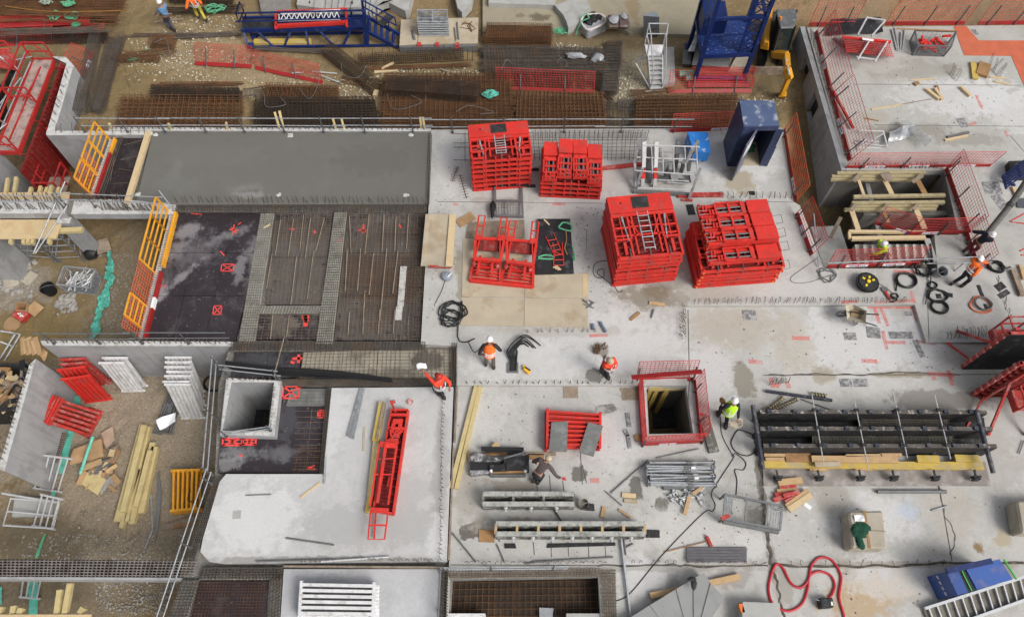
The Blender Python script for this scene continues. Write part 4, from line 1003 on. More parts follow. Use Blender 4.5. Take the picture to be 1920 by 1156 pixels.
place_stack([(1138,368),(1259,360),(1284,471),(1161,483)],2.08,8,0,'with the silver ladder, mid slab',.03,.012,g=gs)
c2,r2,w2,l2=place_stack([(1016,275),(1132,279),(1129,341),(1014,336)],1.15,4,0,'under four narrow panels',g=gs,ladder=False,openf=True)
c4,r4,w4,l4=place_stack([(1300,415),(1452,404),(1468,496),(1310,508)],1.3,5,0,'near the trench fence',.03,.006,rot=0,g=gs,ladder=False,rings=True)
nw=panel('wall_form',.55,1.75,.3,'narrow red formwork panel at the left end of the rear stack',plate=.66,group='narrow red formwork panels')
def at2(dx,dy,z,c,r):return Vector((c.x+dx*math.cos(r)-dy*math.sin(r),c.y+dx*math.sin(r)+dy*math.cos(r),z))
nw.location=at2(-.86,-.04,1.16,c2,r2);nw.rotation_euler[2]=r2
dup(nw,at2(-.29,.06,1.24,c2,r2),r2-.02,'narrow red formwork panel on the rear stack, second from its left end')
dup(nw,at2(.29,.06,1.24,c2,r2),r2+.02,'narrow red formwork panel on the rear stack, third from its left end')
dup(nw,at2(.86,-.08,1.16,c2,r2),r2,'narrow red formwork panel at the right end of the rear stack')
ne=panel('wall_form',.56,2.6,.3,'long narrow red panel at the front of the stack near the trench fence',plate=.78,rings=True,group='long narrow red panels')
ne.location=at2(.0,-.62,1.31,c4,r4);ne.rotation_euler[2]=r4-math.pi/2
for k,(dx,dy,z,lb)in enumerate([(0,.0,1.31,'middle place, lower layer'),(0,.62,1.31,'rear place, lower layer'),(.02,-.02,1.62,'in front on the upper layer'),(.0,.56,1.62,'middle of the upper layer'),(-.02,1.14,1.62,'rearmost on the upper layer')]):
 dup(ne,at2(dx,dy,z,c4,r4),r4-math.pi/2,f'long narrow red panel, {lb} of the trench-side stack')
for k,(u,v)in enumerate([(1458,405),(1464,430),(1470,455),(1472,490)]):
 one('tie_hook',MB().pt([(u-10,v,1.5),(u+6,v-3,1.5),(u+10,v+12,1.48),(u-2,v+14,1.45)],1.5,.014,5,False),GALVD,f'bent steel hook on the right side of the trench-side stack, {NTH[k]} from behind','hook','bent hooks of the red stack')
for k,(u0,v0,u1,v1)in enumerate([(990,318,1010,319),(990,350,1004,350)]):
 one('timber_bearer',MB().pb((u0-60,v0),(u1,v1),.0,.09,.09),BLACKM,['dark bearer peeping out at mid right of the leftmost red stack','dark bearer peeping out at lower right of the leftmost red stack'][k],'bearer')
one('red_beam',MB().pb((1118,318),(1212,308),.02,.16,.09),REDOLD,'faded red beam lying between rear stack and silver rack','steel beam')
one('red_beam',MB().pb((1270,367),(1356,366),.02,.2,.08),REDOLD,'faded red beam lying in front of the silver rack','steel beam')
one('red_beam',MB().pb((1278,375),(1298,376),.02,.1,.05),REDOLD,'short faded red piece behind the ladder stack','steel beam')
def lying_unit(px0,px1,label):
 """px0/px1: left and right edges of the unit given as lists of pixels from the loops down to the foot"""
 T=thing('formwork_unit',label,'formwork unit',P(px0[3][0],px0[3][1],0),0,'red formwork units lying on the plywood')
 q=lambda p,z:P(p[0],p[1],z)
 f=MB()
 (lt,lm,lc,lb),(rt,rm,rc,rb)=px0,px1
 z=.45
 for a,b in((lm,lc),(rm,rc)):
  f.bar(q(a,z),q(b,z),.10);
  f.bar(q(a,z)+Vector((.16 if a is lm else-.16,0,0)),q(b,z)+Vector((.02 if a is lm else-.02,-.1,0)),.05)
 f.bar(q(lc,z),q(rc,z),.12,.09).bar(q(lm,z+.02),q(rm,z+.02),.1,.07)
 part(T,'side_beam',f,RED,world=True)
 pl=MB()
 d0,d1=(q(lc,0)-q(lm,0))*.5,(q(rc,0)-q(rm,0))*.5
 a,b=q(lm,.38),q(rm,.38)
 pl.add([a,b,b+d1+Vector((0,0,-.1)),a+d0+Vector((0,0,-.1)),a-Vector((0,0,.03)),b-Vector((0,0,.03)),b+d1-Vector((0,0,.13)),a+d0-Vector((0,0,.13))],[(3,2,1,0),(4,5,6,7),(0,1,5,4),(1,2,6,5),(2,3,7,6),(3,0,4,7)])
 pp=part(T,'walkway_plate',pl,REDDARK,world=True)
 gr=MB()
 for k in range(10):
  s=a.lerp(b,.3+.04*k);e=(a+d0).lerp(b+d1,.3+.04*k)
  gr.bar(s+Vector((0,0,.02)),e+Vector((0,0,-.08)),.02)
 part(pp,'grating',gr,REDOLD,world=True)
 lp=MB()
 for s,e,k in((lm,lt,1),(rm,rt,-1)):
  p0=q(s,.5);p1=q(e,.62);off=(q(rm,.5)-q(lm,.5)).normalized()*.24*k
  lp.tube([p0,p1,p1+off,p0+off],.036,6).bar(p0.lerp(p1,.55),p0.lerp(p1,.55)+off,.04)
  lp.box(p0+off/2+Vector((0,0.03,.02)),(.3,.22,.05)).bar(p0,p0.lerp(p1,.5)+off,.02)
 part(T,'guard_loop',lp,RED,world=True)
 bs=MB()
 lcc,rcc=q(lc,.05),q(rc,.05);lbb,rbb=q(lb,.05),q(rb,.05)
 for k in range(8):
  s,e=lcc.lerp(lbb,k/7),rcc.lerp(rbb,k/7);bs.bar(s,e,.065,.12)
 bs.bar(lcc,lbb,.1,.2).bar(rcc,rbb,.1,.2).bar(lbb,rbb,.1,.22)
 part(T,'foot_frame',bs,RED,world=True)
 bs=MB()
 for tt in(.25,.72):
  bs.bar(lcc.lerp(rcc,tt)+Vector((0,0,.25)),lbb.lerp(rbb,tt)+Vector((0,.15,.25)),.09)
 for k in range(3):bs.bar(lcc.lerp(lbb,.25+.22*k).lerp(rcc.lerp(rbb,.25+.22*k),.28)+Vector((0,0,.22)),lcc.lerp(lbb,.25+.22*k).lerp(rcc.lerp(rbb,.25+.22*k),.7)+Vector((0,0,.22)),.045)
 part(T,'rail_frame',bs,RED,world=True)
 part(T,'face_sheet',MB().add([lcc+Vector((0,0,-.03)),rcc+Vector((0,0,-.03)),rbb+Vector((0,0,-.03)),lbb+Vector((0,0,-.03))],[(3,2,1,0)]),REDDARK,world=True)
 for tt in(.06,.9):part(T,'screw_jack',MB().ell(lcc.lerp(lbb,.35).lerp(rcc.lerp(rbb,.35),tt)+Vector((0,0,.2)),(.1,.12,.08),6,4),REDOLD,world=True)
 return T
lying_unit([(898,404),(892,447),(889,485),(881,527)],[(951,408),(946,448),(938,489),(938,533)],'left one of two red formwork units with raised guard loops')
lying_unit([(956,413),(951,449),(950,490),(938,533)],[(1010,416),(1006,454),(1000,496),(999,539)],'right one of two red formwork units with raised guard loops')
bp=one('film_sheet',MB().poly([(1008,410),(1069,410),(1076,511),(1004,513)],.0,.12),PLYBLK,'black film-faced board carrying a red ladder and green slings','formwork board')
ldr=MB()
for a,b in[((1023,443),(1040,480)),((1038,436),(1056,478)),((1038,479),(1038,497)),((1056,478),(1057,497)),((1036,455),(1041,478)),((1054,454),(1056,480)),((1028,451),(1043,448)),((1033,461),(1046,458)),((1038,470),(1051,467)),((1039,479),(1055,476)),((1038,487),(1057,487)),((1038,497),(1057,497)),((1037,471),(1055,478))]:ldr.pr(a,b,.17,.02,5)
one('ladder',ldr,RED,'short bent red steel ladder lying on the black board','ladder')
one('lifting_sling',MB().pt([(1047,426),(1056,417),(1070,421),(1071,432),(1060,431),(1048,427)],.16,.035,5),GREENSTRAP,'green sling looped at the top of the black board','sling')
one('lifting_sling',MB().pt([(1009,482),(1022,478),(1036,480),(1036,485),(1020,485),(1009,484)],.15,.035,5),GREENSTRAP,'green sling at the left edge of the black board','sling')
one('lifting_sling',MB().pt([(1073,462),(1076,475),(1077,488),(1072,480)],.1,.03,5),GREENSTRAP,'thin green sling hanging off the right side of the black board','sling')
one('tie_wire',MB().pt([(1061,432),(1062,450),(1059,465),(1064,477),(1060,470)],.16,.025,5),BROWNWOOD,'brown rope bundle on the black board','rope')
for k in range(3):one('wood_wedge',MB().pb((1037+k*4,502+k*2),(1046+k*3,499+k*3),.13,.05,.04),PINELT,f'pale wooden wedge on the black board, {NTH[k]} from the left','wedge','wood wedges')
one('wood_stick',MB().pb((1020,412),(1030,422),.13,.06,.03),PINELT,'grey-white stick at the top left of the black board','stick')
lu=thing('formwork_unit','long narrow red formwork unit lying beside the yellow timbers','formwork unit',P(730,860))
q0,q1,q2,q3=P(734,768,.25),P(765,768,.25),P(737,962,.25),P(700,955,.25)
def lq(a,b,z=0):
 p=bil([q0,q1,q2,q3],a,b);return Vector((p.x,p.y,z))
part(lu,'face_sheet',MB().add([lq(0,0,.06),lq(1,0,.06),lq(1,1,.06),lq(0,1,.06)],[(3,2,1,0)]),REDDARK,world=True)
f=MB().bar(lq(0,0,.15),lq(0,1,.15),.06,.28).bar(lq(1,0,.15),lq(1,1,.15),.06,.28).bar(lq(0,0,.15),lq(1,0,.15),.06,.28).bar(lq(0,1,.15),lq(1,1,.15),.06,.28)
part(lu,'edge_frame',f,RED,world=True)
f=MB()
for k in range(14):f.bar(lq(.05,(k+.5)/14,.12),lq(.95,(k+.5)/14,.12),.05,.12)
part(lu,'ribs',f,REDDARK,world=True)
f=MB()
for a,b in[((.3,.12),(.3,.25)),((.7,.1),(.7,.25))]:f.bar(lq(*a,.3),lq(*b,.3),.12,.1)
f.bar(lq(0,.06,.33),lq(1,.06,.33),.09,.08).bar(lq(0,.2,.33),lq(1,.2,.33),.09,.08).bar(lq(.2,.32,.34),lq(.9,.22,.34),.06).bar(lq(.15,.2,.34),lq(.45,.38,.34),.06).bar(lq(.55,.22,.34),lq(.2,.4,.36),.07)
f.box(lq(.5,.13,.34),(.28,.16,.08)).box(lq(.5,.28,.32),(.3,.1,.08)).box(lq(.6,.72,.3),(.12,.35,.08),-.15)
f.bar(lq(.05,.35,.36),lq(.75,.33,.36),.2,.05)
part(lu,'cross_beams',f,RED,world=True)
f=MB()
A=[P(712,832,.45),P(744,835,.45),P(728,945,.4),P(694,948,.4)]
f.bar(A[0],A[3],.06).bar(A[1],A[2],.06).bar(P(724,832,.5),P(708,942,.45),.09,.07).bar(A[0],A[1],.18,.05)
f.bar(A[0].lerp(A[3],.5),A[1].lerp(A[2],.5),.04).bar(A[0].lerp(A[3],.25),A[1].lerp(A[2],.22),.04)
part(lu,'brace_frame',f,RED,world=True)
f=MB()
B_=[P(695,956,.42),P(728,958,.42),P(721,1010,.42),P(690,1010,.42)]
f.tube([B_[0],B_[3],B_[2],B_[1]],.03,6).bar(B_[0].lerp(B_[3],.52),B_[1].lerp(B_[2],.5),.05).bar(B_[0]+Vector((.12,0,-.25)),B_[3]+Vector((.14,.05,-.28)),.05)
f.add([P(695,950,.44),P(729,952,.44),P(728,962,.44),P(694,961,.44),P(695,950,.40),P(729,952,.40),P(728,962,.40),P(694,961,.40)],[(3,2,1,0),(4,5,6,7),(0,1,5,4),(1,2,6,5),(2,3,7,6),(3,0,4,7)])
part(lu,'guard_loop',f,RED,world=True)
part(lu,'screw_jack',MB().pr((735,757),(742,772),.3,.04).pr((731,754),(741,752),.3,.06),REDOLD,world=True)
rw=thing('wall_formwork','tall red wall formwork with walkway and guard rails beside the bright wall','wall formwork',P(60,200,GZ))
zt=-.35
E0,E1=P(104,112,zt),P(37,286,zt)
dE=(E1-E0).normalized();nE=Vector((-dE.y,dE.x,0))
if nE.x>0:nE=-nE
LW=(E1-E0).length
def rp(s,o,z):p=E0+dE*s+nE*o;return Vector((p.x,p.y,z))
part(rw,'walkway_deck',MB().bar(rp(0,.5,zt),rp(LW,.5,zt),.9,.05),mat('walkway_boards',(.36,.27,.24),.8,.15,3,dirt=(.1,.09,.09),damt=.7,dscale=4),world=True)
part(rw,'walkway_beam',MB().bar(rp(0,.02,zt),rp(LW,.02,zt),.07,.2).bar(rp(0,.98,zt),rp(LW,.98,zt),.07,.2).bar(rp(LW,0,zt),rp(LW,1,zt),.07,.2).bar(rp(0,0,zt),rp(0,1,zt),.07,.2),REDM,world=True)
f=MB()
for s0,s1 in((0,LW*.48),(LW*.5,LW*.98)):
 for o in(1.0,):
  f.bar(rp(s0,o,zt+1),rp(s1,o,zt+1),.05).bar(rp(s0,o,zt+.5),rp(s1,o,zt+.5),.05)
  for s in(s0,(s0+s1)/2,s1):f.bar(rp(s,o,zt),rp(s,o,zt+1),.05)
for s in(0.0,LW*.5,LW):
 f.bar(rp(s,0,zt+1),rp(s,1,zt+1),.05).bar(rp(s,0,zt),rp(s,0,zt+1),.05).bar(rp(s,0,zt+.5),rp(s,1,zt+.5),.05).bar(rp(s,0,zt+.1),rp(s,.5,zt+.9),.04)
f.bar(rp(.5,.5,zt+.06),rp(LW*.9,.6,zt+.06),.05).bar(rp(LW*.3,.3,zt+.3),rp(LW*.55,.3,zt+.5),.05)
part(rw,'guard_rail',f,REDM,world=True)
part(rw,'panel_face',MB().bar(rp(-.1,-.35,(GZ+zt)/2),rp(LW+1.0,-.35,(GZ+zt)/2),.08,zt-GZ),REDDARK,world=True)  # face and ribs in darkened red: this side's shade is painted in
f=MB()
for k in range(26):
 s=(LW+1)*(k+.5)/26;f.bar(rp(s,-.43,GZ),rp(s,-.43,zt),.07,.07)
part(rw,'ribs',f,REDDARK,world=True)
for s in(.4,LW*.33,LW*.66,LW):part(rw,'buttress',MB().bar(rp(s,-.5,GZ),rp(s,-.5,zt),.1,.14).bar(rp(s,-.5,zt-.3),rp(s,.0,zt-.1),.07),REDDARK,world=True)
for s in(LW*.2,LW*.72):part(rw,'raking_strut',MB().bar(rp(s,-.55,zt-.2),rp(s,-1.5,GZ+.05),.09),REDM,world=True)
for s in(LW*.25,LW*.6):
 f=MB()
 a,b=rp(s,-.7,zt-.3),rp(s+.5,-1.0,GZ+.1)
 for o in(0,.35):f.bar(a+dE*o,b+dE*o,.05)
 for k in range(9):f.bar(a.lerp(b,(k+.5)/9),a.lerp(b,(k+.5)/9)+dE*.35,.03)
 part(rw,'ladder',f,REDOLD,world=True)
f=MB()
zl=GZ+1.0
f.bar(rp(LW+.1,-.9,zl),rp(LW+1.1,-.9,zl),.9,.05)
lo=part(rw,'lower_walkway',f,mat('walkway_boards_low',(.25,.19,.16),.8,.2),world=True)
f=MB()
for o in(-.45,-1.35):
 f.bar(rp(LW,o,zl+.9),rp(LW+1.1,o,zl+.9),.05).bar(rp(LW,o,zl+.45),rp(LW+1.1,o,zl+.45),.05)
 for s in(LW,LW+.55,LW+1.1):f.bar(rp(s,o,zl),rp(s,o,zl+.9),.05)
f.bar(rp(LW+1.1,-.45,zl+.9),rp(LW+1.1,-1.35,zl+.9),.05).bar(rp(LW+1.1,-1.4,zl-.5),rp(LW+1.1,-.4,zl+.0),.1,.7)
part(lo,'guard_rail',f,REDM,world=True)
r2=thing('wall_formwork','black-faced wall formwork with grey tube rails at the left edge','wall formwork',P(-10,170,GZ))
part(r2,'panel_face',MB().add([P(-60,245,-.9),P(28,130,-.9),P(44,165,GZ+.3),P(-30,300,GZ+.3)],[(0,1,2,3)]).bar(P(-60,245,-.9),P(28,130,-.9),.12,.15),PLYBLK,world=True)
part(r2,'platform',MB().poly([(-50,95),(12,92),(32,108),(28,130),(-50,120)],-.5,-.42),REDOLD,world=True)
part(r2,'edge_board',MB().bar(P(0,108,-.1),P(32,130,-.1),.05,.22),WHITEP,world=True)
part(r2,'edge_band',MB().bar(P(10,114,-.085),P(26,126,-.085),.06,.2),RED,world=True)
f=MB()
for a,b in[((47,98),(-4,212)),((57,116),(2,240)),((-10,220),(12,232)),((12,232),(-10,250)),((30,112),(60,106)),((40,145),(-5,200))]:f.pr(a,b,.1,.025)
part(r2,'tube_rail',f,GALV,world=True)
f=MB()
for a,b in[((-10,77),(8,77)),((8,77),(20,92)),((20,92),(-10,93)),((5,98),(22,108))]:f.pr(a,b,.5,.03)
part(r2,'guard_rail',f,RED,world=True)
def rightform(label,foot,north):
 A=P(foot[0],foot[1],-.14);h,L=2.8,4.2
 T=thing('wall_formwork',label,'wall formwork',A)
 k=1 if north else-1
 part(T,'panel_face',MB().box((L/2,-k*.03,h/2),(L,.03,h)),PLYBLK)
 part(T,'edge_beam',MB().box((.04,k*.04,h/2),(.09,.12,h)).box((L/2,k*.04,h-.04),(L,.1,.08)),REDOLD)
 f=MB()
 for i in range(9):f.box((L/2,k*.1,.15+i*(h-.3)/8),(L-.15,.14,.08))
 part(T,'ribs',f,REDDARK)
 for x in(.35,1.6,2.9):part(T,'buttress',MB().box((x,k*.2,h/2),(.12,.1,h)).bar((x,k*.25,h*.55),(x-.2,k*1.5,.02),.08),REDOLD)
 zp_=1.15 if north else 1.0
 part(T,'walkway_deck',MB().box((2.4,k*.62,zp_),(3.4,.7,.05)),REDOLD)
 f=MB().bar((.7,k*.28,zp_-.05),(.7,k*.98,zp_-.05),.06,.3)
 for x in(.72,1.5,2.3,3.2):f.bar((x,k*.96,zp_),(x,k*.96,zp_+1.0),.05)
 for z in(.5,1.0):f.bar((.72,k*.96,zp_+z),(4.1,k*.96,zp_+z),.05).bar((.72,k*.28,zp_+z),(.72,k*.96,zp_+z),.05)
 f.bar((.72,k*.28,zp_),(.72,k*.28,zp_+1.0),.05).bar((.3,k*.15,.25),(-.5,k*1.2,.05),.06)
 part(T,'guard_rail',f,REDOLD)
 PRM=mat('pale_red_metal',(.45,.16,.14),.6,.2)if 'pale_red_metal' not in bpy.data.materials else bpy.data.materials['pale_red_metal']
 for i in range(7):part(T,'edge_clamp',MB().box((-.02,k*.04,.3+i*.38),(.06,.16,.1)),PRM)
rightform('red wall formwork showing its black face at the right edge',(1803,690),True)
rightform('red wall formwork with ribbed back nearest the big black mould',(1820,738),False)
# ================================================================== GRID FRAMES: end rails joined by six bars
def gridframe(TL,TR,BR,BL,m,label,group,n=6,rw_=.075,br=.042,cat='shoring frame',bm=None):
 c=(BL+BR)/2
 T=thing('shoring_grid',label,cat,c,0,group)
 ex=(TR-TL).normalized()*.03
 part(T,'end_rail',MB().bar(TL-ex,TR+ex,rw_,rw_),m,world=True)
 part(T,'end_rail',MB().bar(BL-ex,BR+ex,rw_,rw_),m,world=True)
 for k in range(n):
  t=(k+.5)/n
  part(T,'bar',MB().bar(TL.lerp(TR,t),BL.lerp(BR,t),br*2,br*2),bm or m,world=True)
 return T
def tops(px,z):return[P(u,v,z)for u,v in px]
gw='white shoring frames leaning in the room'
zt_=-.85
W7=[(311,310),(670,670)]
rows=[(310,721),(306.5,715.5),(310,705),(313.7,697),(310,688),(311,679),(311,670)]
bl0,br0=G(341,784),G(384,783)
for k,(x,y)in enumerate(rows):
 TL,TR=P(x,y,zt_),P(x+47,y,zt_)
 sh_=TL-P(310,721,zt_)
 gridframe(TL,TR,br0+Vector((sh_.x,sh_.y,0)),bl0+Vector((sh_.x,sh_.y,0)),WHITEP,f'white shoring frame, {NTH[k]} from the front of the big white row',gw)
for k,(x,y)in enumerate([(187,680.5),(193,671)]):
 TL,TR=P(x,y,zt_),P(x+45,y,zt_);sh_=TL-P(187,680.5,zt_)
 gridframe(TL,TR,G(271,732)+Vector((sh_.x,sh_.y,0)),G(230,733)+Vector((sh_.x,sh_.y,0)),WHITEP,['front white shoring frame of the pair against the back wall','rear white shoring frame of the pair against the back wall'][k],gw)
gr_='red shoring frames leaning in the room'
for k,(a,b,dx,dy)in enumerate([((116,711),(168,704),0,0),((108,694),(159,687),-4,-6),((114,683),(162,680),0,-30),((114,674),(160,672),-2,-36)]):
 TL,TR=P(*a,-.95),P(*b,-.95)
 gridframe(TL,TR,G(209+dx,747+dy),G(161+dx,755+dy),RED if k<2 else REDOLD,f'red shoring frame, {NTH[k]} from the front in the leaning group',gr_)
for k in range(5):
 o=k*6
 TL,TR=P(118-o,748-o*.3,-1.35-.02*k),P(92-o*.6,796-o*.5,-1.35-.02*k)
 gridframe(TL,TR,G(165-o,820-o*.5),G(192-o*.9,772-o*.3),RED if k%2 else REDOLD,f'red shoring frame leaning on the left wall, {NTH[k]} from the front','red shoring frames against the left wall')
def flatpile(corners,z,n,dz,m,desc,group,nb=6,br=.035,bm=None,jx=.04):
 q=[P(u,v,z+(n-1)*dz)for u,v in corners]
 for x in q:x.z=z+.05
 f=gridframe(*q,m,f'{desc}, lowest of the pile',group,nb,.08,br,bm=bm)
 for k in range(1,n):
  dup(f,f.location+Vector((R.uniform(-jx,jx),R.uniform(-jx,jx),k*dz)),R.uniform(-.012,.012),f'{desc}, {ORD[k] if k < n - 1 else "topmost"} of the pile')
flatpile([(322,882),(374,880),(371,952),(321,957)],GZ,5,.11,YEL,'orange shoring frame on the gravel','orange frames piled on the gravel',6)
one('steel_hook',MB().pt([(357,918),(352,935),(360,940)],GZ+.55,.02,5),BLACKM,'thin black hook lying on the orange frames','hook')
flatpile([(1024,839),(1024,768),(1123,774),(1123,838)],zB0,5,.09,RED,'red shoring frame beside the two grey boards','red frames piled on the slab',8)
flatpile([(560,1156),(564,1092),(700,1095),(697,1158)],-.12,6,.1,WHITEP,'white shoring frame on the lower end slab','white frames piled on the end slab',6,.045)
mb=MB()
for i in range(9):
 for k in range(3):mb.ell(P(700+k*4,1100+i*7,.35-k*.1),(.06,.09,.05),6,4)
one('white_chain',mb,WHITEP,'white knobbly end fittings along the right end of the white frames','end fittings')
for k,px in enumerate([[(1034,791),(1065,789),(1063,846),(1029,845)],[(1103,791),(1131,798),(1113,855),(1085,847)]]):
 q=[P(u,v,.35)for u,v in px]
 one('film_sheet',MB().prism([(p.x,p.y)for p in reversed(q)],.31,.36),PLYGREY,['left grey board leaning across the red frames','right tilted grey board leaning across the red frames'][k],'board')
q=[Y(748,38),Y(897,33),Y(894,84),Y(750,87)]
pb_=thing('plywood_platform','plywood platform on dark bearers carrying galvanised frames','platform',Y(822,86))
part(pb_,'deck_sheet',MB().poly([(752,37),(783,36),(783,83),(749,85)],YZ+.35,YZ+.39),PLY,world=True)
part(pb_,'deck_sheet',MB().poly([(784,36),(897,33),(896,81),(784,83)],YZ+.345,YZ+.395),PLY,world=True)
part(pb_,'bearer',MB().bar(Y(750,90,.17),Y(895,88,.17),.3,.33),GALVD,world=True)
for u in(786,820,857):part(pb_,'red_clip',MB().box(Y(u,86,.3),(.18,.2,.25)),REDOLD,world=True)
for k in range(7):
 mb=MB();z=YZ+.45+k*.13;o=k*.0
 a,b,c,d=[P(u,v,z)for u,v in[(786,20),(843,22),(843,66),(787,67)]]
 a,b,c,d=[Vector((p.x,p.y,z))for p in[P(786,46,YZ+.4),P(841,46,YZ+.4),P(842,68,YZ+.4),P(786,68,YZ+.4)]]
 mb.tube([a,b,c,d],.035,6,closed=True).bar(a.lerp(b,.5),d.lerp(c,.5),.05).bar(a,c,.04).bar(d.lerp(a,.3),c.lerp(b,.3),.04)
 one('scaffold_section',mb,GALV,f'galvanised frame, {ORD[k] if k < 6 else "topmost"} of the pile on the plywood platform','scaffold frame','galvanised frames on the platform')
mb=MB()
for k in range(9):mb.pr((868+R.uniform(-6,18),44+R.uniform(-4,16)),(875+R.uniform(-6,18),46+R.uniform(-4,16)),YZ+.42,.018,4)
one('rusty_ties',mb,RUST,'tangle of rusty ties on the plywood platform','steel ties')
one('steel_props',MB().pr((857,42),(860,74),YZ+.43,.04).pr((852,52),(855,76),YZ+.43,.03),GALVD,'two dull props lying on the plywood platform','props')
one('steel_prop',MB().pr((773,57),(777,74),YZ+.43,.06),GALVD,'short dark tube at the left of the plywood platform','prop')
# ================================================================== STEEL PROPS
def prop(label,L=1.9,group=None,m=GALV):
 T=thing('steel_prop',label,'steel prop',(0,0,0),0,group)
 part(T,'outer_tube',MB().rod((0,0,0),(L*.6,0,0),.032,7),m)
 part(T,'inner_tube',MB().rod((L*.6,0,0),(L,0,0),.025,7),m)
 part(T,'collar',MB().rod((L*.57,0,0),(L*.65,0,0),.048,8).rod((L*.6,-.08,0),(L*.6,.08,0),.012,5),GALVD)
 part(T,'end_plate',MB().box((0,0,0),(.012,.12,.12)),m)
 part(T,'end_plate',MB().box((L,0,0),(.012,.12,.12)),m)
 return T
GPp='galvanised props piled below the fenced shaft'
lbp='galvanised steel prop in the loose pile beyond the fenced shaft opening'
pp=None
for k in range(24):
 row,lay=k%8,k//8
 a=P(1216+R.uniform(-4,4),868+row*5.6,-.08+lay*.11)
 loc=(a.x,a.y+R.uniform(-.03,.03),-.09+lay*.12)
 if pp is None:pp=prop(lbp,2.15,GPp);pp.location=loc;pp.rotation_euler[2]=.0
 else:dup(pp,loc,R.uniform(-.05,.05)+(math.pi if False else 0))
 if k%3==0:one('white_label',MB().box((loc[0]+1.5,loc[1],loc[2]+.05),(.14,.06,.07)),WHITE,'white sticker wrapped round a prop of the big galvanised pile','sticker','stickers on the props')
one('prop_cradle',MB().pb((1243,915),(1310,913),zB0,.12,.14).pb((1214,872),(1222,910),zB0,.06,.3),GALVD,'low grey steel cradle in front of the prop pile','cradle')
p2_=None
for k in range(16):
 row,lay=k%8,k//8
 a=G(290+row*4.6,812+R.uniform(-4,2),.1+lay*.13)
 lb2='dark grey prop in the bundle under the white paper'
 if p2_ is None:
  p2_=prop(lb2,1.8,'dark props under the paper',GALVD);p2_.location=a;p2_.rotation_euler[2]=rad(84)
 else:dup(p2_,a,rad(84)+R.uniform(-.04,.04))
mb=MB()
mb.grid(lambda a,b:bil([G(292,787,.52),G(328,772,.5),G(330,790,.45),G(300,806,.42)],a,b)+Vector((0,0,.05*math.sin(a*5+b*3))),6,6)
one('paper_sheet',mb,PAPER,'crumpled white paper lying on the dark prop bundle','paper')
# ================================================================== EDGE PROTECTION
BARR=mat('barrier_red',(.29,.016,.016),.5,.15,2,dirt=(.2,.06,.05),damt=.4)
INK=mat('sign_print',(.05,.08,.28),.7,.1)
POST=mat('barrier_post',(.10,.10,.105),.6,.2,4,.2)
def barrier(a,b,z,label,h=1.1,lean=(0,0),posts=(.15,.85),wire=None,stick=(.3,.7),board=True,nw_=8,cell=.13,bm=None,zb=None,group='red mesh safety barriers',wr=.0085,post=True):
 A=P(a[0],a[1],z);B=P(b[0],b[1],z if zb is None else zb)
 T=thing('safety_barrier',label,'safety barrier',(A+B)/2,0,group)
 d=(B-A).normalized();L=(B-A).length
 U=Vector((lean[0],lean[1],h));un=U.normalized()
 out=d.cross(un).normalized()
 wire=wire or REDWIRE
 def q(s,t):return A+d*s+U*t
 if board:
  tb=part(T,'toe_board',MB().bar(q(0,0)+un*.09,q(L,0)+un*.09,.03,.18,up=un),bm or BARR,world=True)
  for s in stick:
   if L<1:continue
   c=q(s*L,0)+un*.092
   pl=part(tb,'sign_plate',MB().bar(c-d*min(.42,L*.14),c+d*min(.42,L*.14),.04,.14,up=un),WHITE,world=True)
   ink=MB()
   for k in range(9):
    if k==5:continue
    e=c+d*(-.3+k*.07);ink.bar(e,e+d*.05,.048,.05,up=un)
   part(tb,'sign_print',ink,INK,world=True)
   e=c+d*.05
   part(tb,'sign_emblem',MB().bar(e-d*.035,e+d*.035,.05,.09,up=un),RED,world=True)
 w=MB()
 for k in range(nw_+1):
  t=.17+.83*k/nw_
  r=.014 if k in(0,nw_)else wr
  w.rod(q(0,t),q(L,t),r,4)
 n=max(3,int(L/cell))
 for k in range(n+1):w.rod(q(L*k/n,.12),q(L*k/n,1),wr*.7 if 0<k<n else .014,4)
 part(T,'wire_mesh',w,wire,world=True)
 if post:
  for s in posts:part(T,'post',MB().rod(q(L*s,-.08)+out*.05,q(L*s,.75)+out*.05,.026,6),POST,world=True)
 return T
gS='red mesh barriers around the shaft opening'
barrier((1192,716),(1301,713.5),zB0,'red mesh barrier on the far side of the shaft opening',1.1,(0,.3),(.02,.97),group=gS,stick=(.55,))
f=MB().pb((1184,706),(1294,702),.85,.05,.2);
one('toe_board',MB().bar(P(1184,707,.9),P(1316,696,.9),.2,.04,up=(0,.5,1)),BARR,'red board tilted over the far barrier of the shaft opening','board')
barrier((1203,834),(1196,722),zB0,'red mesh barrier on the left side of the shaft opening',1.05,(0,0),(.3,.9),group=gS,stick=())
barrier((1202,835),(1317,829),zB0,'red mesh barrier on the near side of the shaft opening',1.0,(0,0),(.02,.98),group=gS,stick=(.42,))
barrier((1301,714),(1312,824),zB0,'red mesh barrier on the right side of the shaft opening',1.1,(.12,0),(.2,.75),group=gS,stick=())
g9='red mesh barriers of the stairwell and the right slab'
barrier((1550,502),(1722,496),0,'red mesh barrier along the near edge of the stairwell',1.1,(-.05,.1),(.12,.55),group=g9,stick=(.32,.72))
barrier((1638,420),(1703,440),0,'short bent red mesh barrier crossing the middle of the stairwell',1.0,(.1,.1),(.2,),group=g9,stick=(.75,),cell=.2)
barrier((1703,440),(1813,437),0,'red mesh barrier crossing the stairwell towards its right wall',1.0,(.1,.05),(.5,),group=g9,stick=(.35,),cell=.2)
barrier((1771,318),(1814,440),0,'red mesh barrier along the right wall of the stairwell',1.15,(.2,.1),(.1,.5,.9),group=g9,stick=())
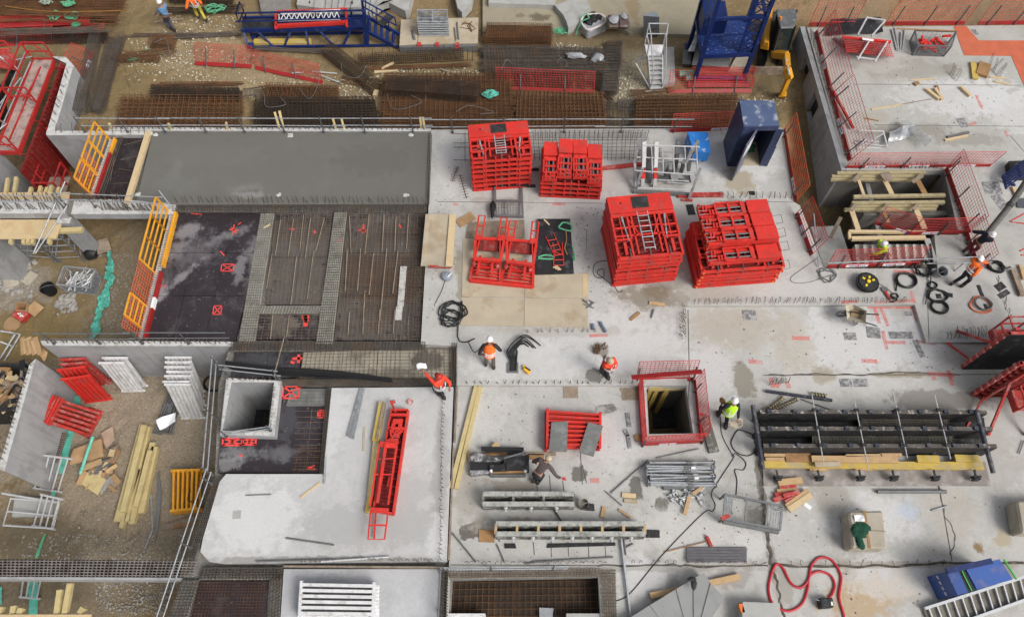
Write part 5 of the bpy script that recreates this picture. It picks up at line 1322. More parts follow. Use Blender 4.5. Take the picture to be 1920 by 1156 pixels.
barrier((1808,436),(1832,508),0,'red mesh barrier beside the worker in navy',1.1,(.2,.1),(.3,.9),group=g9,stick=())
barrier((1585,315),(1855,312),0,'long red mesh barrier between the far slab and the stairwell',1.05,(.05,-.1),(.1,.38,.72),group=g9,stick=(.2,.5,.82))
barrier((1527,62),(1556,180),0,'upper half of the leaning red barrier on the far slab edge',1.15,(.55,.15),(.1,.5,.9),group=g9,stick=(.5,))
barrier((1556,180),(1590,303),0,'lower half of the leaning red barrier on the far slab edge',1.15,(.6,.1),(.1,.5,.9),group=g9,stick=(.5,))
gT='faded red barriers along the far rim'
barrier((1516,49),(1600,49),0,'faded red mesh barrier at the far corner of the right slab',1.3,(.1,.2),(.2,.8),group=gT,stick=())
barrier((1658,47.5),(1806,46.5),0,'faded red mesh barrier behind the black tarpaulin and the cage box',1.3,(.25,.2),(.1,.5,.9),group=gT,stick=())
barrier((1832,46.5),(2000,45),0,'faded red mesh barrier above the red tiling',1.3,(.25,.2),(.1,.4,.8),group=gT,stick=())
barrier((1468,245),(1491,380),0,'orange red mesh barrier on the slab edge beside the trench',1.0,(.25,.1),(.1,.9),ORANGEWIRE,group=g9,stick=(.8,),cell=.16)
barrier((1491,402),(1519,480),0,'tilted red barrier with white sign near the tall trench corner',1.0,(.35,.15),(.1,.5,.9),group=g9,stick=(.45,))
barrier((1256,248),(1372,244),0,'red mesh barrier behind the blue box at the slab edge',1.0,(0,.1),(.05,),group=g9,stick=(.8,))
gY='red barriers dumped in the yard'
barrier((366,122),(472,128),YZ+.05,'red mesh barrier lying on the stones left of the blue walkway',.25,(-.15,1.15),(.2,.7),group=gY,stick=(),cell=.1)
barrier((480,130),(606,158),YZ+.05,'red mesh barrier lying crookedly below the blue walkway',.25,(-.3,1.0),(.15,.6),group=gY,stick=(),cell=.1)
barrier((930,168),(1114,176),YZ+.1,'long red barrier leaning on the grey mesh pile',.75,(0,.6),(.25,.7),group=gY,stick=())
barrier((1252,175),(1408,174),YZ+.02,'red barrier lying before the tower, nearest the rebar piles',.6,(.1,.8),(.3,.8),group=gY,stick=())
barrier((1290,163),(1412,163),YZ+.1,'red barrier lying before the tower, behind the first one',.6,(.1,.6),(),group=gY,stick=(),cell=.1)
barrier((1300,157),(1395,155),YZ+.1,'red barrier lying against the feet of the blue tower',.6,(.1,.3),(),group=gY,stick=(),cell=.1)
barrier((-10,88),(96,82),YZ,'red barrier lying along the far wall of the red formwork',.5,(.1,.7),(.4,),group=gY,stick=(),cell=.1)
barrier((98,82),(190,72),YZ,'red barrier running to the dark mesh sheets',.3,(.1,.7),(.4,),group=gY,stick=(),cell=.1)
barrier((158,143),(180,100),YZ,'red barrier standing triangular by the bright wall',.9,(-.6,-.3),(.5,),group=gY,stick=(.5,),cell=.1)
barrier((0,52),(168,46),YZ+.3,'red barrier lying on the dark pile at the top left',.3,(0,.4),(.5,),group=gY,stick=(),cell=.1)
one('teal_roll',MB().rod(Y(1274,138,.25),Y(1300,137,.25),.14,8).rod(Y(1286,146,.25),Y(1306,145,.25),.14,8),TEAL,'teal rolled sheets under the red barriers by the tower','roll',smooth=True)
one('violet_tube',MB().rod(Y(1306,145,.3),Y(1392,147,.3),.09,8),PURPLE,'violet tube lying behind the teal rolls','tube',smooth=True)
def guard(base0,base1,z,items,desc,h=1.15):
 A,B=P(*base0,z),P(*base1,z)
 d=(B-A);L=d.length;d.normalize()
 out=Vector((-d.y,d.x,0));out=out if out.x<0 else-out
 U=Vector((0,0,h))+out*.12
 for(s0,s1,kind,lb)in items:
  T=thing('guard_gate',lb,'guard rail',A+d*((s0+s1)/2*L),0,'guard panels at the deck edges')
  q=lambda s,t:A+d*(s*L)+U*t
  if kind=='y':
   f=MB()
   for t in(.02,1.0):f.bar(q(s0,t),q(s1,t),.06,.05)
   for s in(s0,s1):f.bar(q(s,0),q(s,1),.06,.05)
   part(T,'frame',f,YEL,world=True)
   f=MB()
   for k in range(1,4):f.bar(q(s0,k/4),q(s1,k/4),.05,.04)
   part(T,'bar',f,YEL,world=True)
  else:
   f=MB()
   for k in range(9):f.rod(q(s0,k/8),q(s1,k/8),.011,4)
   n=int((s1-s0)*L/.12)
   for k in range(n+1):f.rod(q(s0+(s1-s0)*k/n,0),q(s0+(s1-s0)*k/n,1),.010,4)
   part(T,'wire_mesh',f,ORANGEWIRE,world=True)
 return A,B,d,L
gA,gB,gd,gL=guard((262,637),(321,402),-.2,[(0,.5,'m','orange mesh guard panel at the lower left edge of the black deck'),(.08,.24,'y','yellow guard panel behind the orange mesh, lowest of the row'),(.5,.68,'y','yellow guard panel just above the orange mesh panel'),(.68,.85,'y','yellow guard panel in the upper middle of the deck edge'),(.85,1.0,'y','yellow guard panel topmost at the corner of the black deck')],'deck')
def toeb(A,B,s0,s1,m,label,up=.1):
 one('toe_board',MB().bar(A.lerp(B,s0)+Vector((.25,0,up)),A.lerp(B,s1)+Vector((.25,0,up)),.09,.24),m,label,'toe board')
toeb(gA,gB,0,.22,BARR,'red toe board at the lower corner of the black deck')
toeb(gA,gB,.22,.3,WHITE,'white toe board piece between two red ones')
toeb(gA,gB,.3,.5,BARR,'red toe board in the middle of the black deck edge')
toeb(gA,gB,.55,1.0,YEL,'yellow toe board along the upper deck edge')
mb=MB()
for k in range(70):
 p=gA.lerp(gB,(k+.5)/70)+Vector((.0,0,.1));mb.bar(p,p+Vector((.22,0,.02)),.03,.03)
struct('edge_clips',mb,WHITEP,'stuff')
A2,B2,d2,L2=guard((172,368),(208,264),-.2,[(.0,.5,'m','orange mesh guard panel beside the narrow dark deck'),(0.02,.33,'y','yellow guard panel near the beam, lowest at the narrow deck'),(.36,.66,'y','yellow guard panel in the middle of the narrow deck'),(.68,1.0,'y','yellow guard panel topmost at the narrow deck')],'narrow')
toeb(A2,B2,0,.72,BARR,'red toe board along the narrow dark deck')
toeb(A2,B2,.74,1.0,YEL,'yellow toe board at the far end of the narrow deck')
mb=MB()
for k in range(36):
 p=A2.lerp(B2,(k+.5)/36)+Vector((.0,0,.1));mb.bar(p,p+Vector((.22,0,.02)),.03,.03)
struct('edge_clips',mb,WHITEP,'stuff')
one('edge_plank',MB().pb((281,250),(239,388),-.1,.22,.16),PINELT,'pale plank closing the left edge of the wet concrete','plank')
def rail(label,base,z,posts,rails,m=None,lean=(0,0),ext=.0,r=.022):
 """base: two pixels; posts: fractions; rails: heights"""
 m=m or GALVD
 A,B=P(*base[0],z),P(*base[1],z)
 T=thing('tube_railing',label,'railing',(A+B)/2,0)
 hm_=max(rails)+.1
 ln=Vector((lean[0],lean[1],0))
 for s in posts:
  p=A.lerp(B,s);part(T,'post',MB().rod(p,p+ln*hm_+Vector((0,0,hm_)),.028,6).rod(p-Vector((0,0,.02)),p+Vector((0,0,.06)),.06,6),POST,world=True)
 for h in rails:
  L=(B-A).length;n=max(1,round(L/4.0));f=None
  for k in range(n):
   a=A.lerp(B,k/n-(.02 if k else 0))+ln*h+Vector((0,0,h+R.uniform(-.02,.02)));b=A.lerp(B,(k+1)/n+.02)+ln*h+Vector((0,0,h+R.uniform(-.02,.02)))
   o=Vector((0,.03*(k%2),0))
   part(T,'rail',MB().rod(a+o,b+o,r,6),m,world=True)
 return T
rail('long tube railing along the parapet behind the wet concrete',((160,248),(800,249)),0,[.0,.125,.235,.355,.468,.585,.70,.82,.96],[.42,.85],GALV)
rail('tube railing at the slab edge behind the rear red stacks',((800,249),(1285,248)),0,[.1,.3,.53,.75],[.35,.8],GALV)
rail('tube railing along the concrete beam beside the orange guard',((-20,388),(128,390)),0,[.15,.95],[.4,.8],GALV)
rail('tube railing from the concrete beam to the pale plank',((120,386),(318,394)),0,[.03,.3,.6],[.45,.85],GALV)
rail('tube railing along the back wall of the gravel room',((85,644),(430,644)),0,[.05,.3,.53,.78],[.4,.85],GALVD)
rail('tube railing between the gravel room and the lift shaft',((398,890),(414,690)),.1,[.0,.5,1.0],[.45,.85],GALV)
rail('tube railing sloping along the white slab edge',((312,1170),(402,895)),0,[.0,.5,.95],[.4,.8],GALV)
rail('tube railing across the corner of the lift shaft',((418,700),(530,712)),.12,[.05,.95],[.4,.8],GALV)
rail('tube railing over the near side of the lift shaft',((420,818),(512,806)),.12,[.05,.95],[.15,.4],GALV)
rail('rusty tube railing from the shaft corner to the pale cage',((520,715),(540,640)),.0,[.02,.98],[.45],OLDWOOD)
rail('tube railing in front of the bottom pit',((828,1068),(1060,1066)),-.12,[.02,.4,.9],[.12,.5],GALV)
rail('tube railing left of the bottom pit',((828,1068),(816,1300)),-.12,[.02,.35],[.3,.5],GALVD)
for k,(a,b,z0_,z1_,lb)in enumerate([((122,340),(62,476),.6,-.3,'silver tube slanting down across the beam, upper one'),((126,385),(66,475),.3,-.4,'silver tube slanting down across the beam, lower one'),((297,356),(320,386),.5,.05,'pale tube leaning at the corner of the wet concrete')]):
 one('scaffold_tube',MB().rod(P(*a,z0_),P(*b,z1_),.025,6),GALV,lb,'tube')
for k,(u0,v0,u1,v1)in enumerate([(640,222,646,243),(515,210,524,240),(524,208,531,239),(624,222,630,242),(788,220,790,240),(793,220,796,240),(316,232,320,244),(424,230,427,244),(205,232,210,242)]):
 p,q_=P(u1,v1,.02),P(u0,v0,.45)
 one('timber_peg',MB().bar(p,q_,.09,.09),TIMBER,f'yellow timber peg standing behind the long parapet, number {k + 1} in building order' if False else f'yellow timber peg behind the parapet, {["right one near middle", "left of the tall pair", "right of the tall pair", "left one near middle", "left of the far pair", "right of the far pair", "second stub from the left", "third stub from the left", "leftmost stub"][k]}','timber','timber pegs behind the parapet')
# ================================================================== TIMBERS AND BOARDS
def bd(label,a,b,z,w,h,m,nm='timber_beam',cat='timber',g=None):return one(nm,MB().pb(a,b,z,w,h),m,label,cat,g)
gw_='timber walings over the stairwell'
for lb,a,b,z,w,m in[('topmost yellow waling at the far end of the stairwell',(1568,327),(1733,325),.02,.14,TIMBERW),('yellow waling second from the far end of the stairwell',(1558,333),(1728,333),-.08,.12,TIMBERW),('yellow waling third from the far end of the stairwell',(1556,338),(1714,339),-.16,.12,TIMBERW),('pale waling across the middle wall of the stairwell',(1599,371),(1770,368),.02,.14,TIMBERW),('yellow waling just below the middle wall',(1596,383),(1769,381),.02,.14,TIMBERW),('yellow waling below the one by the middle wall',(1594,389),(1756,388),-.08,.12,TIMBERW),('lowest of the three walings in mid stairwell',(1582,395),(1753,394),-.16,.12,TIMBERW),('pale waling above the stairs',(1590,436),(1734,437),-.05,.12,PINELT),('pale waling directly behind the crouching worker',(1595,449),(1733,447),-.05,.16,PINELT)]:
 bd(lb,a,b,z,w,.12,m,g=gw_)
for lb,a,b,z,w,m in[('left plank strut of the far stairwell bay',(1609,338),(1619,366),-.1,.12,PINELT),('middle plank strut of the far stairwell bay',(1657,336),(1672,366),-.1,.2,PINELT),('right brown plank strut of the far stairwell bay',(1719,338),(1734,365),-.1,.22,BROWNWOOD),('left plank strut of the near stairwell bay',(1596,394),(1609,433),-.1,.2,PINELT),('right plank strut of the near stairwell bay',(1716,392),(1733,430),-.1,.22,PINELT),('orange plank strut in the near stairwell bay',(1656,398),(1665,418),-.2,.14,BROWNWOOD),('brown plank laid across the left end of the far walings',(1600,341),(1613,328),.16,.18,OLDWOOD),('wide board laid across the middle of the far walings',(1654,335),(1670,329),.16,.35,OLDWOOD),('board across the right end of the far walings',(1710,343),(1729,328),.16,.14,OLDWOOD),('board across the left of the near walings',(1595,395),(1605,383),.16,.14,OLDWOOD),('board across the middle of the near walings',(1655,398),(1664,383),.16,.12,OLDWOOD),('board across the right of the near walings',(1712,394),(1722,383),.16,.12,OLDWOOD),('grey plank leaning at the left of the stairwell',(1557,446),(1576,408),-.9,.14,OLDWOOD),('grey board standing right of the stairs',(1737,448),(1752,492),-.06,.22,CONC)]:
 bd(lb,a,b,z,w,.05,m,'plank','plank','planks in the stairwell')
bd('end board at the left of the pale walings',(1591,436),(1592,449),-.05,.1,.1,PINELT,'plank','plank')
bd('yellow coated beam standing out above the others left of the red unit',(718,757),(705,830),0,.22,.2,TIMBERY)
bd('weathered yellow beam, middle one left of the red unit',(711,790),(696,932),.0,.2,.18,TIMBER)
bd('short end of yellow beam below the red unit',(698,915),(691,962),0,.18,.16,TIMBERY)
bd('dark timber pressed between the yellow beams and red unit',(722,758),(708,825),.05,.08,.2,OLDWOOD)
bd('long weathered timber lying along the slab joint, left one',(893,726),(846,916),zB0,.14,.14,TIMBER)
bd('long weathered timber lying along the slab joint, right one',(901,726),(856,917),zB0,.14,.14,TIMBER)
for k,(a,b,z,w,lb)in enumerate([((270,796),(222,978),0,.26,'longest yellow timber on the gravel, leftmost of the heap'),((279,800),(240,978),0,.2,'long yellow timber beside the leftmost one'),((288,830),(248,982),0,.2,'yellow timber in the middle of the gravel heap'),((292,838),(266,962),0,.22,'shorter yellow timber, right side of the gravel heap'),((272,798),(232,960),.2,.2,'upper yellow timber lying on the heap'),((262,880),(228,990),.0,.14,'thin yellow timber ends at the foot of the heap'),((283,845),(256,950),.2,.18,'upper right yellow timber on the heap')]):
 one('timber_beam',MB().bar(G(a[0],a[1],z+.1),G(b[0],b[1],z+.1),w,.2),TIMBER,lb,'timber','yellow timbers heaped on the gravel')
for lb,a,b,z,w,m in[('brown plank lying beside the white slab cage',(302,990),(364,972),.03,.2,OLDWOOD),('short brown plank below the orange frames',(325,988),(362,979),.05,.12,BROWNWOOD),('brown board on the soil under the rail',(355,966),(366,961),.03,.12,BROWNWOOD)]:
 one('plank',MB().bar(G(*a,z),G(*b,z),w,.05),m,lb,'plank')
for k in range(5):
 one('steel_bar',MB().rod(G(298+k*1.2,884+k*9,.05),G(291+k*1.5,1016-k*8,.05),.022,5),GALVD,f'long dark bar on the gravel, {NTH[k]} from the left','steel bar','dark bars on the gravel')
one('steel_prop',MB().rod(G(283,928,.06),G(286,992,.06),.035,6).rod(G(286,992,.06),G(271,1028,.06),.03,6),GALV,'thin galvanised prop lying beside the dark bars','prop')
for lb,px in[('left upper dusty plywood sheet under the red units',[(868,447),(984,447),(983,557),(866,556)]),('right upper dusty plywood sheet under the black board',[(985,512),(1103,512),(1103,559),(984,558)]),('left lower dusty plywood sheet',[(865,557.5),(982,558),(982,611),(863,610)]),('right lower dusty plywood sheet',[(983.5,559),(1103,560),(1102,614),(983,611)])]:
 one('plywood_sheet',MB().poly(px,.0,.022),PLY,lb,'plywood sheet','plywood sheets on the slab')
one('plywood_strip',MB().poly([(1093,513),(1102,513),(1102,553),(1093,553)],.024,.03),PLYNEW,'fresh pine strip on the right plywood sheet','strip')
one('plywood_sheet',MB().poly([(878,416),(983,412),(984,446),(872,446)],.0,.022),OLDWOOD,'grey brown plywood sheet behind the red units','plywood sheet')
lp=thing('plywood_sheet','tilted plywood sheet with pale edge board above the rebar deck','plywood sheet',P(820,500,0))
q=[P(798,401,.32),P(855,402,.32),P(848,500,.3),P(789,498,.12)]
sv=lambda p,dz:p+Vector((0,0,dz))
part(lp,'sheet',MB().add([*q,*[sv(p,-.03)for p in q]],[(3,2,1,0),(4,5,6,7),(0,1,5,4),(1,2,6,5),(2,3,7,6),(3,0,4,7)]),PLYGREY if False else PLY,world=True)
part(lp,'edge_board',MB().bar(P(849,402,.35),P(842,499,.33),.26,.02),PINELT,world=True)
part(lp,'red_foot',MB().pb((806,501),(846,502),.1,.06,.12),REDOLD,world=True)
bd('cardboard-like curved board beside the tilted plywood',(858,420),(888,404),.01,.4,.03,CARD,'cardboard_sheet','cardboard')
for k,(a,b,z,w,m,lb)in enumerate([((1217,568),(1246,572),0,.12,PINE,'single pine offcut lying below the ladder stack'),((1182,600),(1199,586),0,.1,BROWNWOOD,'brown stick lying on the mid slab joint'),((1221,596),(1226,580),0,.05,GALVD,'thin dark tube on the mid slab'),((1142,380),(1160,384),0,.05,GALVD,'dark steel flat left of the ladder stack')]):
 bd(lb,a,b,z,w,.06,m,'offcut','offcut')
for lb,a,b,z,w,h,m in[('round pale log, lower left of two on the far slab',(1735,169),(1759,188),0,.14,.12,PINELT),('round pale log, right of two on the far slab',(1751,168),(1765,189),0,.12,.12,PINELT),('small stick above the two logs on the far slab',(1755,162),(1758,173),0,.1,.08,BROWNWOOD),('lone pale log right of the pair on the far slab',(1800,165),(1818,182),0,.14,.12,PINELT),('yellow channel piece standing out on the far slab',(1823,119),(1827,150),0,.25,.1,TIMBERY),('brown angled board beside the yellow channel',(1845,122),(1838,144),0,.5,.14,BROWNWOOD),('pale stick right of the brown angled board',(1855,146),(1884,147),0,.07,.05,PINELT),('second pale stick right of the brown angled board',(1863,153),(1893,160),0,.07,.05,PINELT),('thin lath lying left of the logs',(1706,151),(1751,148),0,.06,.03,PINELT),('long thin lath lying across the far slab',(1634,206),(1690,196),0,.07,.03,PINELT),('thin end of the long lath',(1690,196),(1746,186),0,.03,.02,OLDWOOD),('small brown lath near the far barrier',(1621,222),(1647,227),0,.05,.03,BROWNWOOD),('pale stick beside the hooked bars at the lower far slab',(1771,264),(1813,255),0,.1,.06,PINELT),('grey stick above the pale one at the lower far slab',(1775,258),(1816,249),0,.1,.06,GALVD),('short brown block on the far slab',(1714,160),(1721,156),0,.15,.08,BROWNWOOD)]:
 bd(lb,a,b,z,w,h,m,'offcut','offcut','wood offcuts on the far slab')
# ================================================================== PLATFORMS AND SHORING AT THE LEFT
pt_=thing('plywood_platform','upper plywood platform on timber joists behind the concrete beam','platform',P(60,365,-.3))
part(pt_,'deck_sheet',MB().poly([(-40,361),(131,360),(129,374),(-40,375)],-.28,-.25),PLYNEW,world=True)
for k,u in enumerate([14,30,58,76,88,96,110]):
 L_=(24,26,7,9,7,10,7)[k]
 part(pt_,'joist',MB().pb((u-2,372),(u+3,361-L_),-.42,.12,.14),TIMBER,world=True)
pt2=thing('plywood_platform','lower plywood platform on timber joists below the concrete beam','platform',P(60,430,-.6))
part(pt2,'deck_sheet',MB().poly([(-40,411.5),(118,411.5),(104,447),(-40,448)],-.48,-.44),PLYNEW,world=True)
part(pt2,'edge_beam',MB().pb((117,414),(104,449),-.62,.1,.16),TIMBER,world=True)
for u in(26,50,59,67,98):part(pt2,'joist',MB().pb((u,420),(u-3,459),-.64,.13,.15),TIMBER,world=True)
part(pt2,'waling',MB().pb((105,435),(157,433),-.68,.2,.16),TIMBER,world=True)
def tower(label,feet,zt,zb=GZ):
 T=thing('shoring_tower',label,'shoring tower',G(feet[0][0],feet[0][1]))
 q=[P(u,v,zb)for u,v in feet]
 for p in q:part(T,'leg',MB().rod(p,Vector((p.x,p.y,zt)),.04,6).box(p+Vector((0,0,.02)),(.15,.15,.03)),GALVD,world=True)
 f=MB()
 for k in range(5):
  z=zb+.3+(zt-zb-.4)*k/4
  for i in range(len(q)):
   a,b=q[i],q[(i+1)%len(q)];f.rod(Vector((a.x,a.y,z)),Vector((b.x,b.y,z)),.022,5)
 f.rod(q[0]+Vector((0,0,.3)),Vector((q[1].x,q[1].y,zt-.2)),.02,5)
 part(T,'rungs',f,GALV,world=True)
 return T
tower('left steel shoring tower below the plywood platform',[(58,486),(104,490),(106,468),(60,466)],-.66)
tower('right steel shoring tower below the plywood platform',[(112,490),(158,488),(156,466),(110,468)],-.66)
def trestle(label,a,b,c,d,n=5):
 q=[G(*a,1.0),G(*b,1.0),G(*c,.1),G(*d,.1)]
 T=thing('alu_trestle',label,'trestle',(q[2]+q[3])/2)
 part(T,'side_rail',MB().rod(q[0],q[1],.04,7),ALU,world=True)
 part(T,'side_rail',MB().rod(q[3],q[2],.04,7),ALU,world=True)
 for k in range(n):part(T,'rung',MB().rod(q[0].lerp(q[1],(k+.3)/n),q[3].lerp(q[2],(k+.3)/n),.03,6),ALU,world=True)
 return T
trestle('upper aluminium rack leaning by the debris heap',(76,852),(136,860),(116,922),(62,914))
trestle('lower aluminium rack standing above the rebar beam',(76,926),(118,936),(104,992),(60,984),4)
one('scaffold_section',MB().tube([G(20,934,.6),G(6,984,.6),G(100,990,.2),G(112,940,.4)],.04,6,closed=True).rod(G(14,958,.6),G(106,966,.3),.03,6).rod(G(4,924,.8),G(112,942,.6),.04,6),ALU,'bent aluminium frame beside the lower rack','scaffold frame')
one('stone_slab',MB().poly([(28,930),(100,934),(98,968),(22,968)],GZ+.05,GZ+.25),CONC,'square concrete slab lying under the aluminium frame','slab')
trestle('aluminium rack under the beam in the bottom left corner',(40,1086),(84,1086),(76,1122),(36,1118),4)
bt_=thing('plywood_platform','plywood platform edge with timber joists at the bottom left corner','platform',P(80,1150,-.5))
part(bt_,'deck_sheet',MB().poly([(-40,1151),(172,1151),(160,1220),(-50,1220)],-.48,-.44),PLYNEW,world=True)
for a,b in[((110,1150),(116,1106)),((125,1150),(135,1094)),((153,1150),(160,1139)),((28,1150),(30,1136)),((3,1150),(6,1138)),((40,1150),(44,1140))]:part(bt_,'joist',MB().pb(a,b,-.64,.16,.16),TIMBER,world=True)
# ---- debris: boards and sheets in the room corner and the timber bin at the left edge
gD='scrap boards of the debris heap'
mats_=[CARD,BROWNWOOD,PINE,OLDWOOD,PLYNEW,CARD,GALVD,OLDWOOD]
for k in range(34):
 a,b=R.random(),R.random()
 u,v=152+68*a,832+88*b
 p=G(u,v,.05+R.random()*.22)
 L_=R.uniform(.18,.7)
 m=mats_[k%8]
 cn={'cardboard':'torn cardboard strip','brown_board':'brown scrap board','pine_board':'pine scrap board','grey_old_wood':'grey scrap board','new_plywood':'plywood offcut','dull_steel':'grey steel strip'}[m.name]
 one('scrap_board',MB().box(p,(L_,R.uniform(.08,.26),.035),R.uniform(0,3.1),R.uniform(-.25,.25),R.uniform(-.2,.2)),m,f'{cn} in the debris heap on the gravel','scrap board',cn+'s of the debris heap')
one('teal_tube',MB().rod(G(174,818,.55),G(150,888,.3),.06,8),TEAL,'turquoise plastic tube leaning on the debris heap','tube',smooth=True)
def cardsheet(label,px,z,m=CARD,zf=G,wob=.07,th=.0):
 q=[zf(u,v,z)for u,v in px]
 return one('cardboard_sheet',MB().grid(lambda a,b:bil(q,a,b)+Vector((0,0,wob*MN.noise(bil(q,a,b)*2.3)+wob)),8,8),m,label,'cardboard')
cardsheet('large brown cardboard sheet at the top of the debris heap',[(140,842),(192,822),(196,856),(132,872)],.25)
cardsheet('pinkish cardboard sheet on the gravel right of the red frames',[(190,812),(212,800),(218,826),(200,842)],.05,mat('pale_card',(.40,.29,.21),.9,.12))
cardsheet('mottled plywood sheet in the debris heap',[(162,884),(200,898),(184,928),(150,905)],.2,TIMBER,wob=.03)
cardsheet('grey broken sheet at the right of the debris heap',[(186,912),(212,890),(216,898),(190,928)],.18,STONEGREY,wob=.04)
cardsheet('folded tan cardboard on the corner of the room walls',[(62,644),(78,650),(92,662),(86,680)],2.9,CARD,G,.1)
for k in range(7):
 one('wood_strip',MB().bar(P(42+k*4,632+(k%3)*3,.05+.06*k),P(44+k*5.2,664-(k%2)*3,.1+.05*k),.16,.03),PINE if k%2 else CARD,f'thin wood strip piled on the wall corner, {NTH[k]} from the left','wood strip','wood strips on the wall corner')
bin_=thing('scrap_bin','open bin full of scrap wood at the left edge','bin',G(10,735))
for px in([(-60,765),(32,762),(30,770),(-60,772)],[(-60,680),(56,680),(54,684),(-60,684)]):part(bin_,'bin_wall',MB().poly(px,GZ,-1.5),BLACKM,world=True)
for k in range(46):
 p=P(R.uniform(-40,44),R.uniform(690,758),-1.75+R.uniform(0,.3))
 m=[PINE,PINELT,OLDWOOD,BROWNWOOD,OLDWOOD,PLYBLK][k%6]
 cn={'pine_board':'pine scrap piece','pale_pine':'pale scrap piece','grey_old_wood':'grey scrap piece','brown_board':'brown scrap piece','black_film_plywood':'black scrap piece'}[m.name]
 one('scrap_board',MB().box(p,(R.uniform(.3,1.2),R.uniform(.07,.2),.035),R.uniform(0,3.1),R.uniform(-.2,.2),R.uniform(-.2,.2)),m,f'{cn} in the scrap bin at the left edge','scrap board',cn+'s of the scrap bin')
mb=MB()
for a,b in[((225,252),(184,366)),((228,252),(190,366)),((231,254),(196,360)),((222,262),(188,360)),((218,275),(207,338)),((226,300),(268,290)),((222,316),(262,322)),((212,344),(258,342)),((232,272),(270,262))]:mb.pr(a,b,-.12,.016,4)
one('loose_rebar',mb,RUSTGREY,'loose bars lying on the narrow dark deck beside the plank','steel bars')
for lb,a,b,z0_,z1_ in[('upper grey tube reaching from the stair mesh past the landing',(1552,493),(1866,480),.5,.5),('lower grey tube beside the stair landing',(1738,494),(1860,491),.25,.25),('short tube leaning at the landing by the orange-shirted worker',(1790,508),(1806,494),.02,.3),('grey tube standing at the left corner of the stairwell',(1535,500),(1526,400),.05,.9)]:
 one('scaffold_tube',MB().rod(P(*a,z0_),P(*b,z1_),.024,6),GALV,lb,'tube')
# ================================================================== PLANT, CABINS AND LARGE EQUIPMENT
def loft8(mb,lo,hi):
 return mb.add([*lo,*hi],[(3,2,1,0),(4,5,6,7),(0,1,5,4),(1,2,6,5),(2,3,7,6),(3,0,4,7)])
# ---- blue crane base frame
tw=thing('crane_base','blue steel tower base with stair lattice over a grey machine','tower base',Y(1345,130))
ft={'fl':Y(1301,156),'fr':Y(1392,152),'rl':Y(1292,88),'rr':Y(1381,96)}
for k,p in ft.items():
 part(tw,'leg',MB().bar(p,Vector((p.x,p.y,3.6)),.16,.16).box(p+Vector((0,0,.03)),(.4,.4,.06)),BLUE,world=True)
zp=.62
def tq(k,z):return Vector((ft[k].x,ft[k].y,z))
f=MB()
for a,b in(('fl','fr'),('fr','rr'),('rr','rl'),('rl','fl')):
 f.bar(tq(a,zp),tq(b,zp),.14,.2);f.bar(tq(a,2.6),tq(b,2.6),.12,.12)
f.bar(tq('fl',1.75),tq('fr',1.75),.07).bar(tq('fl',1.2),tq('fr',1.2),.05)
part(tw,'ring_beam',f,BLUE,world=True)
c=(ft['fl']+ft['fr']+ft['rl']+ft['rr'])/4
q=[tq('fl',zp),tq('fr',zp),tq('rr',zp),tq('rl',zp)]
dk=part(tw,'platform_deck',loft8(MB(),[p+Vector((0,0,.08))for p in q],[p+Vector((0,0,.12))for p in q]),mat('blue_deck',(.007,.027,.14),.5,.15,2,dirt=(.3,.33,.4),damt=.6,dscale=9,dlo=.58,dhi=.63),world=True)
e=tq('rl',zp).lerp(tq('rr',zp),.45)
part(tw,'machine_house',loft8(MB(),[tq('rl',zp+.13),tq('rl',zp+.13).lerp(tq('fl',zp+.13),.5),e+(tq('fl',zp)-tq('rl',zp))*.5+Vector((0,0,.13)),e+Vector((0,0,.13))],[tq('rl',1.7),tq('rl',1.7).lerp(tq('fl',1.7),.5),Vector((e.x,e.y,1.7))+(tq('fl',zp)-tq('rl',zp))*.5,Vector((e.x,e.y,1.7))]),BLUE,world=True)
(lambda*a,**k:None)(tw,'mast',loft8(MB(),[tq('rl',2.2).lerp(tq('fr',2.2),t)for t in(.2,)]*0+[c+Vector((-.7,-.3,3.2)),c+Vector((.7,-.3,3.2)),c+Vector((.7,.8,3.2)),c+Vector((-.7,.8,3.2))],[c+Vector((-.7,-.3,4.9)),c+Vector((.7,-.3,4.9)),c+Vector((.7,.8,4.9)),c+Vector((-.7,.8,4.9))]),BLUE,world=True)
f=MB()
a0,a1=tq('fr',zp),tq('rr',zp)
for k in range(6):
 z0_,z1_=zp+.1+k*.5,zp+.6+k*.5
 u0,u1=Vector((a0.x,a0.y,z0_)),Vector((a0.x-.62,a0.y,z0_));w0,w1=Vector((a0.x,a0.y,z1_)),Vector((a0.x-.62,a0.y,z1_))
 f.bar(u0,w1,.04).bar(u1,w0,.04).bar(u0,u1,.04)
f.bar(Vector((a0.x-.62,a0.y,zp)),Vector((a0.x-.62,a0.y,3.6)),.1)
part(tw,'lattice_ladder',f,BLUE,world=True)
gm_=thing('grey_machine','grey sheet-metal machine with slanted lid standing under the blue tower','machine',Y(1335,125))
part(gm_,'body',loft8(MB(),[Y(1297,128),Y(1365,132),Y(1380,92),Y(1306,88)],[Y(1297,122,.5),Y(1365,126,.5),Y(1376,80,1.15),Y(1308,76,1.15)]),GALVD,world=True)
part(gm_,'side_box',loft8(MB(),[Y(1279,124),Y(1296,124),Y(1297,98),Y(1281,97)],[Y(1279,120,.5),Y(1296,120,.5),Y(1297,94,.5),Y(1281,93,.5)]),GALVD,world=True)
part(gm_,'back_panel',loft8(MB(),[Y(1290,100),Y(1302,100),Y(1310,70),Y(1304,70)],[Y(1290,96,1.2),Y(1302,96,1.2),Y(1310,66,1.5),Y(1304,66,1.5)]),GALV,world=True)
